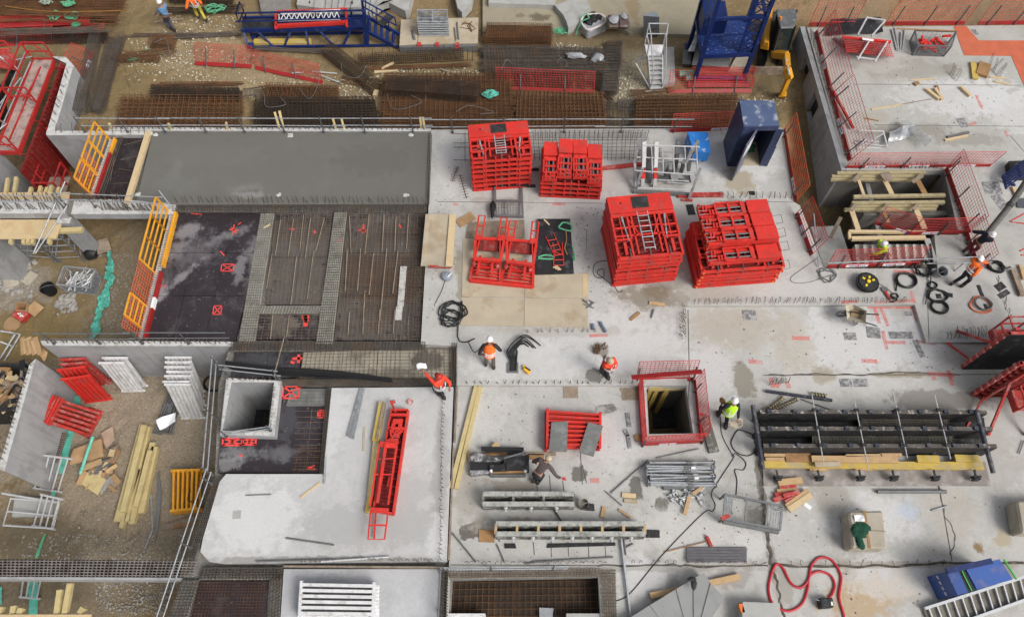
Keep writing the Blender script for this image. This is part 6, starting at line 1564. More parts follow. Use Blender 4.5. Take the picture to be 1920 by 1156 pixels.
part(gm_,'warning_sign',MB().bar(P(1331,100,YZ+.93),P(1338,98,YZ+.96),.12,.2,up=(0,-.5,1)),WHITE,world=True)
one('kerb_block',MB().poly([(1246,88),(1264,88),(1266,155),(1238,158)],YZ,YZ+.2),CONC,'long pale concrete strip on the ground beside the stair tower','kerb')
one('concrete_pad',MB().poly([(1390,90),(1405,88),(1402,132),(1362,138)],YZ,YZ+.12),BLOCKC,'sandy concrete base on the ground right of the grey machine','base')
# ---- mini excavator
ex=thing('mini_excavator','yellow mini excavator with dark cab, arm bent towards the navy cabin','excavator',Y(1455,80))
for u in(1428,1468):part(ex,'track',MB().bar(Y(u+8,40,.2),Y(u,118,.2),.36,.42),BLACK,world=True)
part(ex,'blade',MB().bar(Y(1414,133,.2),Y(1468,133,.2),.1,.45),OLDWOOD,world=True)
bdy=loft8(MB(),[Y(1424,95,.45),Y(1484,97,.45),Y(1492,28,.45),Y(1432,28,.45)],[Y(1427,88,.85),Y(1482,90,.85),Y(1490,22,.85),Y(1434,22,.85)])
part(ex,'body',bdy,BLACKM,world=True)
eng=loft8(MB(),[P(1424,92,-.2),P(1441,96,-.2),P(1448,20,-.2),P(1434,20,-.2)],[P(1432,78,.35),P(1442,80,.35),P(1450,10,.35),P(1438,10,.35)])
part(ex,'engine_cover',eng,EXCYEL,world=True,bevel=.04)
zc=1.35
cabm=loft8(MB(),[P(1450,95,-.2),P(1478,95,-.2),P(1487,40,-.2),P(1456,40,-.2)],[P(1462,51,zc),P(1491,50,zc),P(1494,20,zc),P(1458,20,zc)])
cb=part(ex,'cab',cabm,GLASSG,world=True)
part(cb,'cab_roof',MB().poly([(1455,18),(1490,17),(1495,26),(1495,34),(1489,51),(1464,52)],zc+.01,zc+.12),mat('cab_roof',(.10,.105,.11),.5,.15,3,dirt=(.3,.3,.3),damt=.5,dscale=6),world=True,bevel=.03)
f=MB()
for a,b in[((1450,95),(1462,51)),((1478,95),(1491,50)),((1456,40),(1458,20)),((1487,40),(1494,20))]:f.bar(P(*a,-.2),P(*b,zc),.08)
f.bar(P(1450,95,-.15),P(1478,95,-.15),.08).bar(P(1456,72,.6),P(1484,72,.6),.05)
part(cb,'cab_frame',f,BLACKM,world=True)
part(cb,'beacon',MB().lathe([(0,.12),(.06,.11),(.07,0),(0,0)],P(1463,36,zc+.12),8),mat('amber',(.7,.22,.02),.4),world=True)
part(ex,'arm_base',MB().bar(P(1452,100,-.35),P(1470,104,.15),.35,.3),EXCYEL,world=True)
b1,b2,b3,b4=P(1452,102,.1),P(1474,104,.55),P(1476,128,.75),P(1481,147,.35)
part(ex,'boom',MB().bar(b1,b2,.3,.28).bar(b2,b3,.22,.3).bar(b3,b4,.2,.26),EXCYEL,world=True)
part(ex,'stick',MB().bar(b4+Vector((0,.1,.05)),P(1466,176,-.55),.16,.22),EXCYEL,world=True)
part(ex,'cylinder',MB().rod(P(1474,112,.8),P(1480,140,.75),.05,7).rod(P(1472,108,.7),P(1478,130,.95),.04,7),ALU,world=True)
part(ex,'bucket',loft8(MB(),[P(1456,186,-1.3),P(1470,188,-1.3),P(1474,180,-1.3),P(1460,176,-1.3)],[P(1460,181,-.6),P(1474,181,-.6),P(1476,172,-.6),P(1464,170,-.6)]),EXCYEL,world=True)
# ---- aluminium stair tower
stt=thing('stair_tower','light aluminium stair with handrails and landing in the yard','stair',Y(1225,160))
sa,sb,sc_,sd=Y(1219,168,.05),Y(1241,167,.05),P(1214,104,.55),P(1241,102,.55)
part(stt,'stringer',MB().bar(sa,sc_,.05,.14),ALU,world=True);part(stt,'stringer',MB().bar(sb,sd,.05,.14),ALU,world=True)
for k in range(7):part(stt,'tread',MB().bar(sa.lerp(sc_,(k+.4)/7),sb.lerp(sd,(k+.4)/7),.2,.04),ALU,world=True)
part(stt,'landing',MB().poly([(1209,84),(1244,84),(1241,103),(1213,104)],.55,.6),WHITEP,world=True)
f=MB()
top=[P(u,v,.6)for u,v in[(1209,82),(1244,82),(1241,103),(1213,104)]]
for p in top:f.rod(p,p+Vector((0,0,1.1)),.03,6)
for i in(0,1,3):
 for h in(.55,1.1):f.rod(top[i]+Vector((0,0,h)),top[(i+1)%4]+Vector((0,0,h)),.025,6)
f.rod(top[3]+Vector((0,0,1.1)),sa+Vector((0,0,.9)),.025,6).rod(sa+Vector((0,0,.9)),sa,.025,6).rod(top[2]+Vector((0,0,1.1)),sb+Vector((0,0,.9)),.025,6).rod(sb+Vector((0,0,.9)),sb,.025,6)
part(stt,'handrail',f,ALU,world=True)
f=MB().rod(Y(1210,172,.05),Y(1252,166,.05),.05,6).rod(P(1192,118,-.1),Y(1219,166,.1),.035,6).rod(P(1192,118,-.1),P(1214,106,.4),.035,6).rod(P(1192,118,-.1),P(1202,106,-.2),.03,6).rod(Y(1248,96,.05),Y(1248,150,.05),.025,6)
for u,v in((1209,84),(1244,84)):
 p=P(u,v,.55);f.rod(p,Vector((p.x,p.y,YZ)),.035,6)
part(stt,'stabiliser',f,ALU,world=True)
sk=thing('grey_hopper','tall grey two-faced steel box behind the aluminium stair','steel box',Y(1222,66))
part(sk,'body',loft8(MB(),[Y(1207,70),Y(1236,68),Y(1236,50),Y(1207,52)],[P(1206,30,.9),P(1236,32,.9),P(1232,24,.9),P(1221,22,.9)]),mat('grey_sheet',(.2,.23,.26),.5,.12,3),world=True)
part(sk,'drum',MB().rod(P(1214,62,.2),P(1232,62,.2),.2,8),BLACKM,world=True)
# ---- blue walkway with red and white lattice on it
wk=thing('steel_walkway','blue trussed steel walkway with steps and railings lying in the yard','walkway',Y(600,85))
def wz(zx,zy,z):return P(440+zx/6,zy/6,z)
zd=YZ+.65
part(wk,'deck_plate',MB().prism([(p.x,p.y)for p in[wz(75,345,zd),wz(470,335,zd),wz(470,200,zd),wz(85,210,zd)]],zd-.05,zd),BLACKM,world=True)
part(wk,'deck_plate',MB().prism([(p.x,p.y)for p in[wz(472,335,zd),wz(1460,315,zd),wz(1450,180,zd),wz(472,200,zd)]],zd-.05,zd-.003),BLUE,world=True)
f=MB().bar(wz(75,345,zd),wz(1465,318,zd),.1,.2).bar(wz(90,205,zd),wz(1440,185,zd),.1,.16)
f.bar(wz(150,530,YZ+.08),wz(1810,510,YZ+.08),.09).bar(wz(190,395,YZ+.08),wz(1450,370,YZ+.08),.09)
part(wk,'chord',f,BLUE,world=True)
for a,b in[((95,350),(160,525)),((240,345),(430,520)),((630,345),(560,520)),((800,340),(835,520)),((930,330),(1110,510)),((1310,330),(1225,505)),((1465,320),(1480,510)),((180,350),(190,395)),((410,340),(470,390))]:part(wk,'truss_brace',MB().bar(wz(*a,zd-.05),wz(*b,YZ+.08),.08),BLUE,world=True)
f=MB()
f.bar(wz(1455,120,YZ+2.0),wz(1475,515,YZ),.16).bar(wz(1500,200,YZ+1.6),wz(1500,510,YZ),.1).bar(wz(225,400,YZ+.1),wz(225,450,YZ),.2).bar(wz(190,490,YZ+.1),wz(190,540,YZ),.3)
part(wk,'end_post',f,BLUE,world=True)
f=MB();zr=zd+.55;zR=zd+.9
f.bar(wz(10,245,zr),wz(1430,200,zr),.05).bar(wz(10,150,zR),wz(1430,118,zR),.06)
for x in(130,520,920,1320):f.bar(wz(x,205-(x>600)*20,zd),wz(x-15,148-x*.02,zR),.05)
f.tube([wz(50,250,zd),wz(10,150,zd+.9),wz(55,25,zd+1.9),wz(100,120,zd+1.2)],.04,6,closed=True)
part(wk,'railing',f,BLUE,world=True)
f=MB()
f.bar(wz(1470,180,zd+.5),wz(1860,390,YZ+.4),.1,.16).bar(wz(1480,350,zd),wz(1840,540,YZ+.05),.1,.16)
for t in(.1,.28,.46,.64,.82):f.bar(wz(1475,190,zd+.45).lerp(wz(1860,395,YZ+.35),t),wz(1480,345,zd).lerp(wz(1840,535,YZ+.05),t),.16,.04)
f.bar(wz(1430,0,zd+1.5),wz(1800,200,YZ+1.3),.05).bar(wz(1450,80,zd+1.2),wz(1820,290,YZ+1.0),.05).bar(wz(1800,200,YZ+1.3),wz(1820,290,YZ+.9),.05).bar(wz(1430,0,zd+1.7),wz(1455,190,zd),.1)
for x,y in((1600,280),(1740,360),(1780,470)):f.bar(wz(x,y,YZ+.5),wz(x-10,y-120,YZ+1.1),.05)
part(wk,'stair_flight',f,BLUE,world=True)
part(wk,'hatch_plate',MB().prism([(p.x,p.y)for p in[wz(1600,260,zd+.3),wz(1670,290,zd+.3),wz(1790,190,zd+.3),wz(1715,155,zd+.3)]],zd+.25,zd+.3),BLACKM,world=True)
one('yellow_beam',MB().bar(wz(220,480,YZ+.1),wz(860,478,YZ+.1),.3,.2),TIMBERY,'long yellow beam lying under the blue walkway','timber')
jb=thing('lattice_section','red framed lattice section with white bars lying on the blue walkway','lattice section',wz(860,250,zd))
f=MB();z=zd+.3
f.bar(wz(465,150,z),wz(465,325,z),.1).bar(wz(1255,105,z),wz(1262,300,z),.1).bar(wz(465,290,z),wz(1250,245,z),.12,.1).bar(wz(480,305,z-.1),wz(1250,262,z-.1),.1,.1).bar(wz(1190,105,z),wz(1255,105,z),.1).bar(wz(475,128,z),wz(1190,103,z),.06)
part(jb,'red_frame',f,RED,world=True)
f=MB();z=zd+.36
f.bar(wz(490,230,z),wz(1190,215,z),.07).bar(wz(510,150,z),wz(1190,120,z),.09).bar(wz(500,165,z),wz(500,230,z),.05)
for k in range(11):f.bar(wz(520+k*60,225-k*1.5,z),wz(550+k*60,160-k*3,z),.035).bar(wz(550+k*60,160-k*3,z),wz(580+k*60,223-k*1.5,z),.035)
part(jb,'white_lattice',f,WHITE,world=True)
# ---- precast stairs stored at the top edge
def treadfan(label,spine,edge,z0,dz,th=.2,group=None,m=None):
 """winder stair: each step between successive pairs of points on spine and edge"""
 T=thing('precast_stair',label,'precast stair',P(*edge[0],z0),0,group)
 for k in range(len(spine)-1):
  zt_=z0+th+k*dz
  q=[P(*spine[k],zt_),P(*spine[k+1],zt_),P(*edge[k+1],zt_),P(*edge[k],zt_)]
  area=sum(q[i].x*q[(i+1)%4].y-q[(i+1)%4].x*q[i].y for i in range(4))
  if area<0:q=q[::-1]
  part(T,'step',MB().prism([(p.x,p.y)for p in q],z0+max(0,k-1)*dz*.8,zt_),m or CONC,world=True)
 return T
gP='precast stairs stored at the far side of the yard'
fan=treadfan('precast fan stair with numbered steps behind the blue walkway',[(562,-30),(600,-30),(615,-30),(628,-30),(641,-30),(655,-30),(668,-30),(682,-30)],[(556,9),(588,14),(610,16),(622,16),(634,15),(646,15),(658,14),(680,14)],YZ+.0,.10,.3,gP)
def digit(par,segs,org,s,z,rot=0):
 mb=MB()
 for a,b in segs:
  A=P(org[0]+a[0]*s,org[1]+a[1]*s,z);B=P(org[0]+b[0]*s,org[1]+b[1]*s,z);mb.bar(A,B,.035,.01)
 part(par,'step_number',mb,BLACKM,world=True)
digit(fan,[((0,1.2),(.7,1.2)),((0,1.2),(.6,0)),((.6,0),(.6,2))],(579,2),2.6,YZ+.31)
digit(fan,[((0,0),(.8,0)),((.8,0),(.8,1)),((.8,1),(0,1)),((0,1),(0,0)),((.8,1),(.8,2))],(659,3),2.6,YZ+.92)
one('slab_stack',MB().poly([(480,-30),(540,-30),(548,22),(490,23)],YZ,YZ+.3),mat('grey_planks',(.2,.19,.175),.85,.2,3),'stack of grey planks behind the left part of the blue walkway','plank stack')
treadfan('precast stair flight seen past the blue railing',[(688,-30),(700,-20),(715,-12),(730,-6),(742,-2)],[(686,25),(692,22),(698,18),(706,12),(714,4)],YZ,.1,.3,gP)
def wedge(label,px,z0,z1,dz=0):
 lo=[P(u,v,z0)for u,v in px];hi=[P(u,v,z1)for u,v in px]
 return one('precast_stair',MB().prism([(p.x,p.y)for p in([*hi]if sum(hi[i].x*hi[(i+1)%len(hi)].y-hi[(i+1)%len(hi)].x*hi[i].y for i in range(len(hi)))>0 else hi[::-1])],z0,z1),CONC,label,'precast stair',gP)
wedge('pale precast wedge with pointed tip at the top centre',[(722,-30),(778,-30),(766,18),(760,21),(724,2)],YZ,YZ+.5)
wedge('pointed precast piece right of the galvanised frames',[(848,-30),(890,-30),(884,4),(866,23),(858,15)],YZ,YZ+.5)
wedge('flat precast landing at the very top edge',[(918,-30),(1040,-30),(1042,10),(916,6)],YZ+.16,YZ+.4)
treadfan('precast stair flight lying beside the white bag',[(1040,10),(1056,28),(1062,40),(1066,53)],[(1096,-12),(1102,2),(1106,14),(1110,26)],YZ+.16,.06,.3,gP)
# ---- bag, pallet of sacks, cage boxes
bg2=thing('big_bag','white bulk bag with black scrap and green sling','bulk bag',Y(1112,60))
part(bg2,'bag_body',loft8(MB(),[Y(1085,58),Y(1100,76),Y(1138,60),Y(1120,45)],[P(1086,46,YZ+.6),P(1104,58,YZ+.55),P(1138,42,YZ+.6),P(1118,32,YZ+.6)]),FOIL,world=True,bevel=.08)
part(bg2,'bag_rim',MB().tube(spline([P(1092,46,YZ+.62),P(1104,56,YZ+.6),P(1134,42,YZ+.65),P(1128,28,YZ+.7),P(1100,28,YZ+.7),P(1090,38,YZ+.65),P(1092,46,YZ+.62)]),.05,6),mat('bag_white',(.55,.5,.48),.9),world=True,smooth=True)
m_=MB()
for k in range(9):m_.ell(P(1112+R.uniform(-12,14),36+R.uniform(-8,8),YZ+.6),(.22,.18,.16),6,4,jit=.3)
part(bg2,'scrap_fill',m_,BLACK,world=True)
part(bg2,'sling',MB().tube(spline([P(1088,34,YZ+.75),P(1098,26,YZ+.9),P(1104,34,YZ+.8),P(1092,40,YZ+.7),P(1082,58,YZ+.3),P(1080,66,YZ+.1)]),.03,5),GREENSTRAP,world=True)
pl_=thing('sack_pallet','pallet stacked with brown plastic sacks beside the white bag','sack pallet',Y(1160,52))
part(pl_,'pallet',MB().poly([(1140,50),(1180,50),(1182,10),(1140,10)],YZ,YZ+.14),PINE,world=True)
SACK=mat('brown_sacks',(.11,.075,.07),.45,.2,4,dirt=(.3,.28,.28),damt=.4)
for k in range(7):
 y=46-k*.0
 p=Y(1160,40,.2+k*.14)
 for dx in(-.25,.25):part(pl_,'sack',MB().box(p+Vector((dx+R.uniform(-.02,.02),R.uniform(-.02,.02),0)),(.48,.8,.13)),SACK,world=True,bevel=.05)
part(pl_,'film_wrap',MB().ell(Y(1152,36,1.16),(.22,.3,.07),10,5,jit=.3).ell(Y(1170,30,1.16),(.16,.25,.07),8,5,jit=.3),FOIL,world=True,smooth=True)
def cagebox(label,base,zb_,h,m=GALV,fill=None,fillm=None,mesh=True,nm='cage_box'):
 q=[P(u,v,zb_)for u,v in base]
 T=thing(nm,label,'cage box',sum(q,Vector())/4)
 hi=[p+Vector((0,0,h))+(p-sum(q,Vector())/4)*.06 for p in q]
 f=MB()
 for i in range(4):
  f.bar(q[i],q[(i+1)%4],.05).bar(hi[i],hi[(i+1)%4],.05).bar(q[i],hi[i],.05)
 part(T,'frame',f,m,world=True)
 part(T,'floor_sheet',loft8(MB(),[p+Vector((0,0,.01))for p in q],[p+Vector((0,0,.03))for p in q]),GALVD,world=True)
 f=MB()
 for i in range(4):
  a,b,c_,d_=q[i],q[(i+1)%4],hi[(i+1)%4],hi[i]
  for k in range(1,9):f.rod(a.lerp(b,k/9),d_.lerp(c_,k/9),.006,4)
  for k in range(1,6):f.rod(a.lerp(d_,k/6),b.lerp(c_,k/6),.006,4)
 part(T,'wire_mesh',f,m,world=True)
 return T,q
cb1,q=cagebox('galvanised mesh box full of short steel tubes on the soil',[(124,546),(182,552),(190,520),(136,514)],GZ,.62)
f=MB()
for k in range(30):
 p=bil(q,R.uniform(.12,.88),R.uniform(.15,.85))+Vector((0,0,.2+R.random()*.35));a=R.uniform(.6,2.2)
 d=Vector((math.cos(a),math.sin(a),R.uniform(-.2,.2)))*R.uniform(.2,.38);f.rod(p-d,p+d,.03,6)
part(cb1,'tube_fill',f,ALU,world=True)
cb2,q=cagebox('grey cage box holding red clamps on the far slab',[(1711,104),(1769,106),(1778,80),(1706,78)],0,.6,GALVD)
f=MB()
for k in range(22):
 p=bil(q,R.uniform(.15,.85),R.uniform(.15,.85))+Vector((0,0,.25+R.random()*.25));a=R.uniform(0,3)
 d=Vector((math.cos(a),math.sin(a),0))*.2;f.bar(p-d,p+d,.08)
part(cb2,'clamp_fill',f,RED,world=True)
one('steel_tube',MB().pr((1682,54),(1792,58),.75,.035),BROWNWOOD,'rusty tube lying across the cage box on the far slab','tube')
for k,(a,b)in enumerate([((1672,55),(1682,94)),((1678,52),(1685,95)),((1690,60),(1688,95)),((1697,56),(1692,94))]):one('steel_tube',MB().pr(a,b,.05,.035),ALU,f'silver tube beside the cage box on the far slab, {NTH[k]} from the left','tube','silver tubes on the far slab')
cardsheet('crumpled black tarpaulin at the far corner of the right slab',[(1556,40),(1650,36),(1654,64),(1546,70)],.04,PLYBLK,lambda u,v,z:P(u,v,z),.12)
rk=thing('barrier_rack','steel rack stacked with red mesh barriers on the far slab','barrier rack',P(1630,100))
for k in range(5):
 o=k*.0;z=.15+k*.13
 part(rk,'red_barrier',sheet_mb([P(*p,z)for p in[(1584,76),(1668,82),(1676,108),(1586,98)]],26,7,.012,.004).bar(P(1580,70,z+.03),P(1670,79,z+.03),.1,.1),REDWIRE if k<4 else RED,world=True)
f=MB()
for a,b in[((1626,32),(1608,66)),((1660,38),(1634,68)),((1630,76),(1608,112)),((1664,78),(1640,116)),((1606,107),(1642,112)),((1625,33),(1658,38))]:f.pr(a,b,.8,.04)
part(rk,'rack_frame',f,ALU,world=True)
part(rk,'sign_plate',MB().bar(P(1617,73,.82),P(1638,76,.82),.12,.02),WHITE,world=True)
one('steel_tube',MB().pr((1564,72),(1584,88),.06,.07),GALVD,'grey tube beside the barrier rack','tube')
one('steel_tube',MB().pr((1556,160),(1600,240),.15,.07),REDOLD,'long dull pink tube lying inside the leaning red barrier','tube')
fs=thing('scaffold_section','twisted grey frame in the near corner of the far slab','scaffold frame',P(1630,265))
f=MB()
for a,b,z0_,z1_ in[((1610,245),(1656,246),.5,.5),((1656,246),(1664,275),.5,.1),((1618,272),(1657,250),.1,.5),((1602,268),(1660,274),.05,.05),((1606,278),(1650,278),.05,.05),((1625,258),(1608,280),.3,.05),((1612,262),(1648,266),.2,.2)]:f.rod(P(*a,z0_),P(*b,z1_),.03,6)
part(fs,'tube',f,ALU,world=True)
cardsheet('crumpled clear plastic sheeting in the near corner of the far slab',[(1664,252),(1708,242),(1706,262),(1660,276)],.05,FOIL,lambda u,v,z:P(u,v,z),.25)
one('wire_basket',sheet_mb([P(*p,.3)for p in[(1688,226),(1702,224),(1748,262),(1736,276)]],10,22,.008,.004),GALV,'grey wire mesh basket beside the plastic sheeting','wire mesh')
# ---- silver rack, blue box, navy cabin
sr=thing('silver_rack','silver aluminium rack with ladders and braces behind the ladder stack','rack',P(1245,335))
def zq(x,y,z):return P(1170+x/6.4,240+y/6.4,z)
f=MB()
for a,b,z0_,z1_ in[((200,120),(120,420),1.9,.9),((130,420),(130,720),.9,.05),((225,480),(135,760),1.0,.1),((915,480),(780,850),1.2,.1),((890,150),(740,420),1.9,1.1),((820,240),(690,520),1.7,.3)]:f.bar(zq(*a,z0_),zq(*b,z1_),.1,.06)
part(sr,'side_profile',f,GALV,world=True)
f=MB()
for a,b,z in[((220,205),(905,225),1.7),((150,350),(880,380),1.2),((130,510),(900,565),.9),((170,715),(810,745),.4),((270,280),(640,290),.6),((270,400),(700,410),.5),((400,620),(780,640),.2),((520,650),(780,670),.2)]:f.rod(zq(*a,z),zq(*b,z),.03,6)
for x in(330,460,590,730,870):
 f.rod(zq(x,215+x*.02,1.7),zq(x+5,370,1.2),.025,6).rod(zq(x+5,370,1.2),zq(x+12,540,.9),.025,6)
part(sr,'rung_frame',f,ALU,world=True)
for x in(240,385):
 g=MB().bar(zq(x,160,1.8),zq(x,360,1.2),.16,.1).bar(zq(x,340,1.25),zq(x-5,470,.9),.14,.1).bar(zq(x-8,490,.8),zq(x-20,700,.1),.14,.1)
 gp=part(sr,'head_jack',g,ALU,world=True)
 part(gp,'red_band',MB().bar(zq(x-8,490,.84),zq(x-10,600,.5),.15,.12),RED,world=True)
for x in(650,880):part(sr,'head_jack',MB().bar(zq(x,150,1.8),zq(x-20,300,1.3),.14,.1).bar(zq(x-60,540,.3),zq(x-40,640,.1),.3,.12),GALVD,world=True)
for a,b in[((640,300),(600,520)),((350,230),(310,500)),((720,400),(690,520)),((300,240),(270,520)),((800,300),(770,500)),((560,470),(500,560))]:part(sr,'folded_brace',MB().bar(zq(*a,1.2),zq(*b,.3),.14,.2),GALVD,world=True)
part(sr,'base_skid',MB().bar(zq(110,760,.1),zq(800,800,.1),.12,.12).bar(zq(170,560,.1),zq(780,640,.1),.12,.12),GALVD,world=True)
part(sr,'dark_crate',MB().bar(zq(190,590,.1),zq(330,600,.1),.4,.15),GALVD,world=True)
bx=thing('blue_box','bright blue scratched site box standing beyond the silver rack','box',P(1312,292))
w0,w1=P(1300,293,0),P(1330,297,0)
tq_=[P(1290,248,.7),P(1327,248,.7),P(1332,284,.7),P(1302,284,.7)]
part(bx,'box_body',loft8(MB(),[Vector((p.x,p.y,.1))for p in[tq_[3],tq_[2],tq_[1],tq_[0]]],[Vector((p.x,p.y,.66))for p in[tq_[3],tq_[2],tq_[1],tq_[0]]]),BLUEBR,world=True)
cc=sum(tq_,Vector())/4
part(bx,'box_lid',loft8(MB(),[cc+(Vector((p.x,p.y,.665))-cc)*1.03+Vector((0,0,0))for p in[tq_[3],tq_[2],tq_[1],tq_[0]]],[cc+(Vector((p.x,p.y,.70))-cc)*1.03 for p in[tq_[3],tq_[2],tq_[1],tq_[0]]]),BLUEBR,world=True)
part(bx,'skid',MB().box((cc.x-.2,cc.y,.05),(.1,.9,.1)).box((cc.x+.2,cc.y,.05),(.1,.9,.1)),BLACKM,world=True)
nv=thing('site_cabin','navy blue steel cabin with an open door on the slab corner','cabin',P(1400,305))
H=2.35
t4=[P(1386,190,H),P(1451,191,H),P(1460,237,H),P(1394,238,H)]
d0=lambda p,z:Vector((p.x,p.y,z))
TLc,TRc,BRc,BLc=t4
f=MB()
th=.05
f.bar(d0(TLc,H/2),d0(BLc,H/2),th,H).bar(d0(TRc,H/2),d0(BRc,H/2),th,H).bar(d0(TLc,H/2),d0(TRc,H/2),th,H)
fa,fb_=BLc.lerp(BRc,.42),BLc.lerp(BRc,.97)
f.bar(d0(BLc,H/2),d0(fa,H/2),th,H).bar(d0(fb_,H/2),d0(BRc,H/2),th,H).bar(d0(fa,H-.1),d0(fb_,H-.1),th,.2)
part(nv,'cabin_wall',f,BLUEDK,world=True)
part(nv,'cabin_roof',loft8(MB(),[d0(p,H)for p in(BLc,BRc,TRc,TLc)],[d0(p,H+.06)for p in(BLc,BRc,TRc,TLc)]),mat('cabin_roof',(.07,.10,.19),.4,.12,2,dirt=(.4,.43,.48),damt=.7,dscale=3,dlo=.53,dhi=.66),world=True)
part(nv,'cabin_floor',loft8(MB(),[d0(p,.02)for p in(BLc,BRc,TRc,TLc)],[d0(p,.06)for p in(BLc,BRc,TRc,TLc)]),PLY,world=True)
dv=Vector((-.30,-.45,0)).normalized()*.95
dr=part(nv,'door',MB().bar(d0(fa,H/2-.05),d0(fa,H/2-.05)+dv,.05,H-.2),mat('door_grey',(.12,.13,.17),.5,.15,2),world=True)
st4=MB()
for k in range(5):st4.bar(d0(fa,1.35+k*.14)+dv*.1,d0(fa,1.35+k*.14)+dv*.85,.06,.06)
part(dr,'white_stripes',st4,WHITE,world=True)
dv2=Vector((.5,-.1,0)).normalized()*.3
d2=part(nv,'door',MB().bar(d0(fb_,H/2-.05),d0(fb_,H/2-.05)+dv2,.05,H-.2),BLUEDK,world=True)
part(d2,'white_stripes',MB().bar(d0(fb_,1.3)+dv2*.92,d0(fb_,2.1)+dv2*.92,.06,.1),ALU,world=True)
part(nv,'stored_items',MB().ell(d0(fa.lerp(fb_,.5),.3)+Vector((0,.7,0)),(.25,.2,.2),7,5,jit=.3),DKGREEN,world=True)
# ---- blue pallet gate at the right edge
bgt=thing('blue_gate','blue slatted steel gate leaning at the right edge','gate',P(1905,345))
f=MB()
for k in range(6):
 t=k/5;f.bar(P(1880+6*t,330+22*t,.35),P(1935+6*t,290+22*t,.9),.05,.1)
for t in(0,.5,1):f.bar(P(1880+55*t,330-40*t,.35+.5*t),P(1887+55*t,354-40*t,.35+.5*t),.07)
f.bar(P(1880,332,.3),P(1902,348,.02),.1)
part(bgt,'slats',f,BLUE,world=True)
for a,b in[((1893,300),(1925,315))]:one('dark_box',MB().poly([(1892,302),(1940,300),(1940,330),(1896,330)],0,.3),BLACKM,'dark box behind the blue gate at the right edge','box')
one('floor_cover',MB().poly([(1906,372),(1950,370),(1950,390),(1908,388)],0,.06),mat('slate_cover',(.07,.08,.09),.6),'slate grey cover near the pump hose at the right edge','cover')
one('timber_beam',MB().pb((1898,352),(1906,372),0,.14,.1),PINELT,'short pine post end near the blue gate','timber')
one('timber_beam',MB().pb((1896,508),(1914,556),0,.2,.15),OLDWOOD,'old plank lying at the right edge near the orange coil','timber')
one('timber_beam',MB().pb((1910,498),(1918,525),0,.1,.1),PINE,'pine post end at the right edge above the old plank','timber')
f=MB()
for a,b in[((1893,415),(1930,395)),((1896,416),(1930,420)),((1912,470),(1930,462)),((1914,478),(1930,478))]:f.pr(a,b,.4,.03)
one('tube_barrier',f,REDOLD,'dark red tube frame cut by the right edge','frame')
# ---- blue container and aluminium ramp, lower right
bc=thing('blue_container','blue steel container with open slot at the lower right','container',P(1840,1085,zB0))
zt_=1.0
q=[P(1774,1070,zt_),P(1796,1115,zt_),P(1896,1086,zt_),P(1872,1048,zt_)]
part(bc,'body',loft8(MB(),[d0(p,zB0)for p in q],[d0(p,zt_)for p in q]),BLUECON,world=True)
L1,L2=q[0].lerp(q[3],.34),q[1].lerp(q[2],.34)
part(bc,'lid',loft8(MB(),[d0(p,zt_+.005)for p in(L1,L2,q[2],q[3])],[d0(p,zt_+.06)for p in(L1,L2,q[2],q[3])]),mat('container_lid',(.038,.10,.34),.4,.08,1,dirt=(.2,.16,.2),damt=.4,dscale=2.5),world=True)
part(bc,'slot',loft8(MB(),[d0(q[0].lerp(q[3],.22),zt_+.002),d0(q[1].lerp(q[2],.20),zt_+.002),d0(q[1].lerp(q[2],.32),zt_+.002),d0(q[0].lerp(q[3],.32),zt_+.002)],[d0(q[0].lerp(q[3],.22),zt_+.008),d0(q[1].lerp(q[2],.20),zt_+.008),d0(q[1].lerp(q[2],.32),zt_+.008),d0(q[0].lerp(q[3],.32),zt_+.008)]),BLACKM,world=True)
part(bc,'green_strip',MB().bar(d0(q[0].lerp(q[3],.26),zt_+.03),d0(q[1].lerp(q[2],.25),zt_+.03),.03,.03).bar(d0(q[3],zt_+.07)+Vector((.12,0,0)),d0(q[2],zt_+.07)+Vector((.12,0,0)),.04,.04),mat('green_strip',(.06,.40,.06),.5),world=True)
part(bc,'top_beam',MB().bar(d0(q[0],zt_+.03),d0(q[3],zt_+.05).lerp(d0(q[0],zt_),.15),.16,.1),BLUE,world=True)
f=MB()
for k in range(4):f.box(d0(q[0].lerp(q[1],.15+.23*k),.45+.0*k)+Vector((-.01,0,0)),(.05,.1,.06),.5)
part(bc,'hinge',f,ALU,world=True)
rp_=thing('aluminium_ramp','aluminium ramp with cross rungs lying beside the blue container','ramp',P(1840,1130,zB0))
a0_,a1_,b0_,b1_=P(1733,1140,.0),P(1935,1076,.35),P(1750,1185,.0),P(1945,1115,.35)
part(rp_,'side_rail',MB().bar(a0_,a1_,.08,.16),ALU,world=True);part(rp_,'side_rail',MB().bar(b0_,b1_,.08,.16),ALU,world=True)
for k in range(13):part(rp_,'rung',MB().bar(a0_.lerp(a1_,(k+.5)/13),b0_.lerp(b1_,(k+.5)/13),.04,.05),ALU,world=True)
part(rp_,'deck_sheet',loft8(MB(),[p+Vector((0,0,-.09))for p in(a0_,b0_,b1_,a1_)],[p+Vector((0,0,-.06))for p in(a0_,b0_,b1_,a1_)]),mat('ramp_sheet',(.17,.155,.125),.7,.25,4),world=True)
